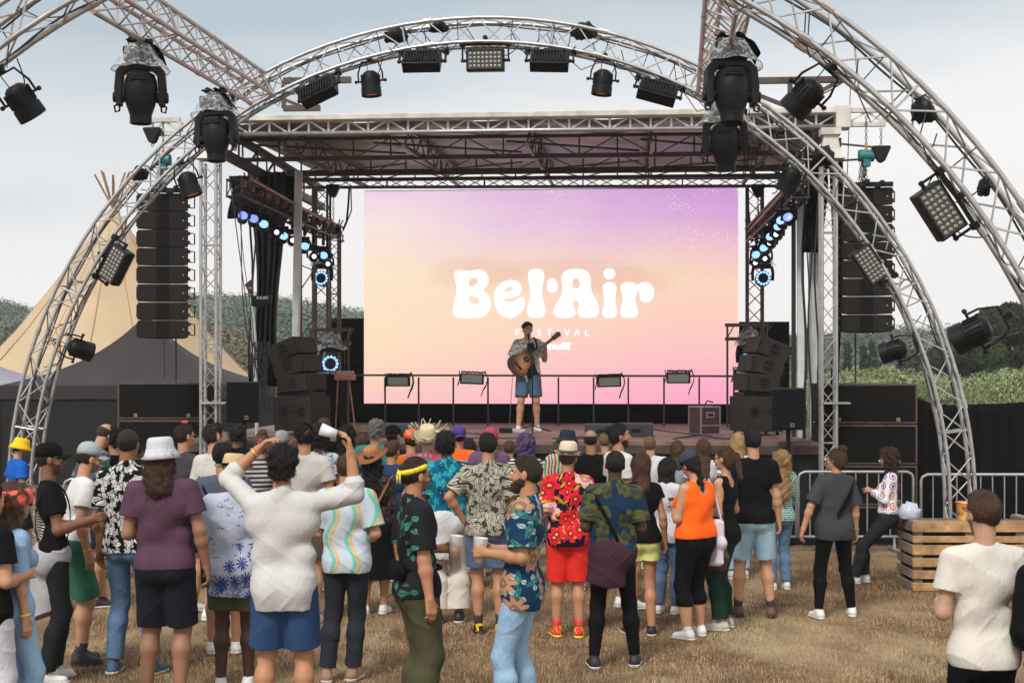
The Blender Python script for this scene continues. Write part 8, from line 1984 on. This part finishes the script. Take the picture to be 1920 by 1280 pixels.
for i in range(6): g.rod(Gt @ Vector((-.11, .020, -.018 + i * .0072)), Gt @ Vector((.60, .021, -.018 + i * .0072)), .0012, 4)
g.build('strings', ALU, gw)
g = MB(); pts = [GM @ Vector((-.24, -.05, .0)), Vector((-.05 + .17, -.16, 1.20)), Vector((.0, -.165, 1.36)), Vector((-.10, -.06, 1.52)), Vector((-.115, .075, 1.47)), Vector((-.125, .16, 1.34)), GM @ Vector((.20, -.05, .06))]
for a, b2 in zip(pts, pts[1:]): g.beam(W4 @ a, W4 @ b2, .03, .008, up=(W4.to_3x3() @ Vector((0, 1, .2))))
g.build('strap', BLK, gw)
# microphone on its stand
fp = W4 @ Vector(tuple(b_.hp_(.012, .16, -.065))); base = Vector((fp.x + .06, fp.y - .32, DZ))
ms = empty('microphone_stand', base, 0, 'black microphone stand with a round base in front of the singer', 'microphone stand')
g = MB()
for i in range(3): a = 2.1 * i + .5; g.rod(base + Vector((0, 0, .12)), base + Vector((.34 * math.cos(a), .34 * math.sin(a), .015)), .010)
g.build('tripod', BLKM, ms)
g = MB(); elb = base + Vector((0, 0, 1.0)); g.rod(base + Vector((0, 0, .06)), elb, .012); g.build('pole', BLKM, ms); g = MB(); me_ = fp + Vector((-.0, -.10, -.05)); g.rod(elb, me_, .009); g.ball(elb, .022, 8); g.build('boom', BLKM, ms)
mc = empty('microphone', tuple(fp), 0, 'silver headed microphone at the mouth of the singer', 'microphone'); dm = (fp - me_).normalized()
g = MB(); g.sm = True; g.tube([me_ - dm * .05, me_ + dm * .05, fp - dm * .02], [.012, .014, .020], 10); g.build('handle', BLK, mc); g = MB(); g.ball(fp, .030, 12); g.build('grille_ball', mat('steel mesh', (.45, .46, .5), .35, .7, bump=.4, bscale=400), mc, smooth=True)
pb = base + Vector((-.22, .1, 0)); g = MB(); g.box(pb + Vector((0, 0, .03)), (.22, .16, .06)); tag(g.build('pedal_box', mat('cream box', (.4, .38, .38), .5), bevel=.01), 'small pale box on the stage floor at the foot of the microphone stand', 'pedal')
gj = W4 @ (GM @ Vector((-.25, -.05, -.05))); g = MB(); g.tube([gj, gj + Vector((-.03, 0, -.45)), gj + Vector((-.06, .05, -.9)), Vector((gj.x - .22, gj.y, DZ + .01)), Vector((gj.x - .6, gj.y - .3, DZ + .01))], .006, 6); tag(g.build('guitar_cable', mat('grey cable', (.12, .12, .12), .5)), 'thin guitar cable dropping to the stage floor', 'cable')
g = MB(); q = ST.px(948, 806, 2.6); q.z = DZ; g.box(q + Vector((0, 0, .04)), (.2, .14, .08)); tag(g.build('stage_box', BLKM, bevel=.008), 'small black stage box left of the singer', 'stage box')

# ================= thin air between us and the hills
hz = bpy.data.materials.new('thin haze'); hz.use_nodes = True; t = hz.node_tree; t.nodes.clear()
vp = t.nodes.new('ShaderNodeVolumePrincipled'); vp.inputs['Color'].default_value = (.80, .86, .92, 1); vp.inputs['Density'].default_value = .0008; vp.inputs['Anisotropy'].default_value = .2
o_ = t.nodes.new('ShaderNodeOutputMaterial'); t.links.new(vp.outputs[0], o_.inputs['Volume'])
g = MB(); g.box((0, 150, 21), (700, 460, 44)); tag(g.build('haze', hz), 'thin pale air fading the far hills', 'haze', kind='stuff')
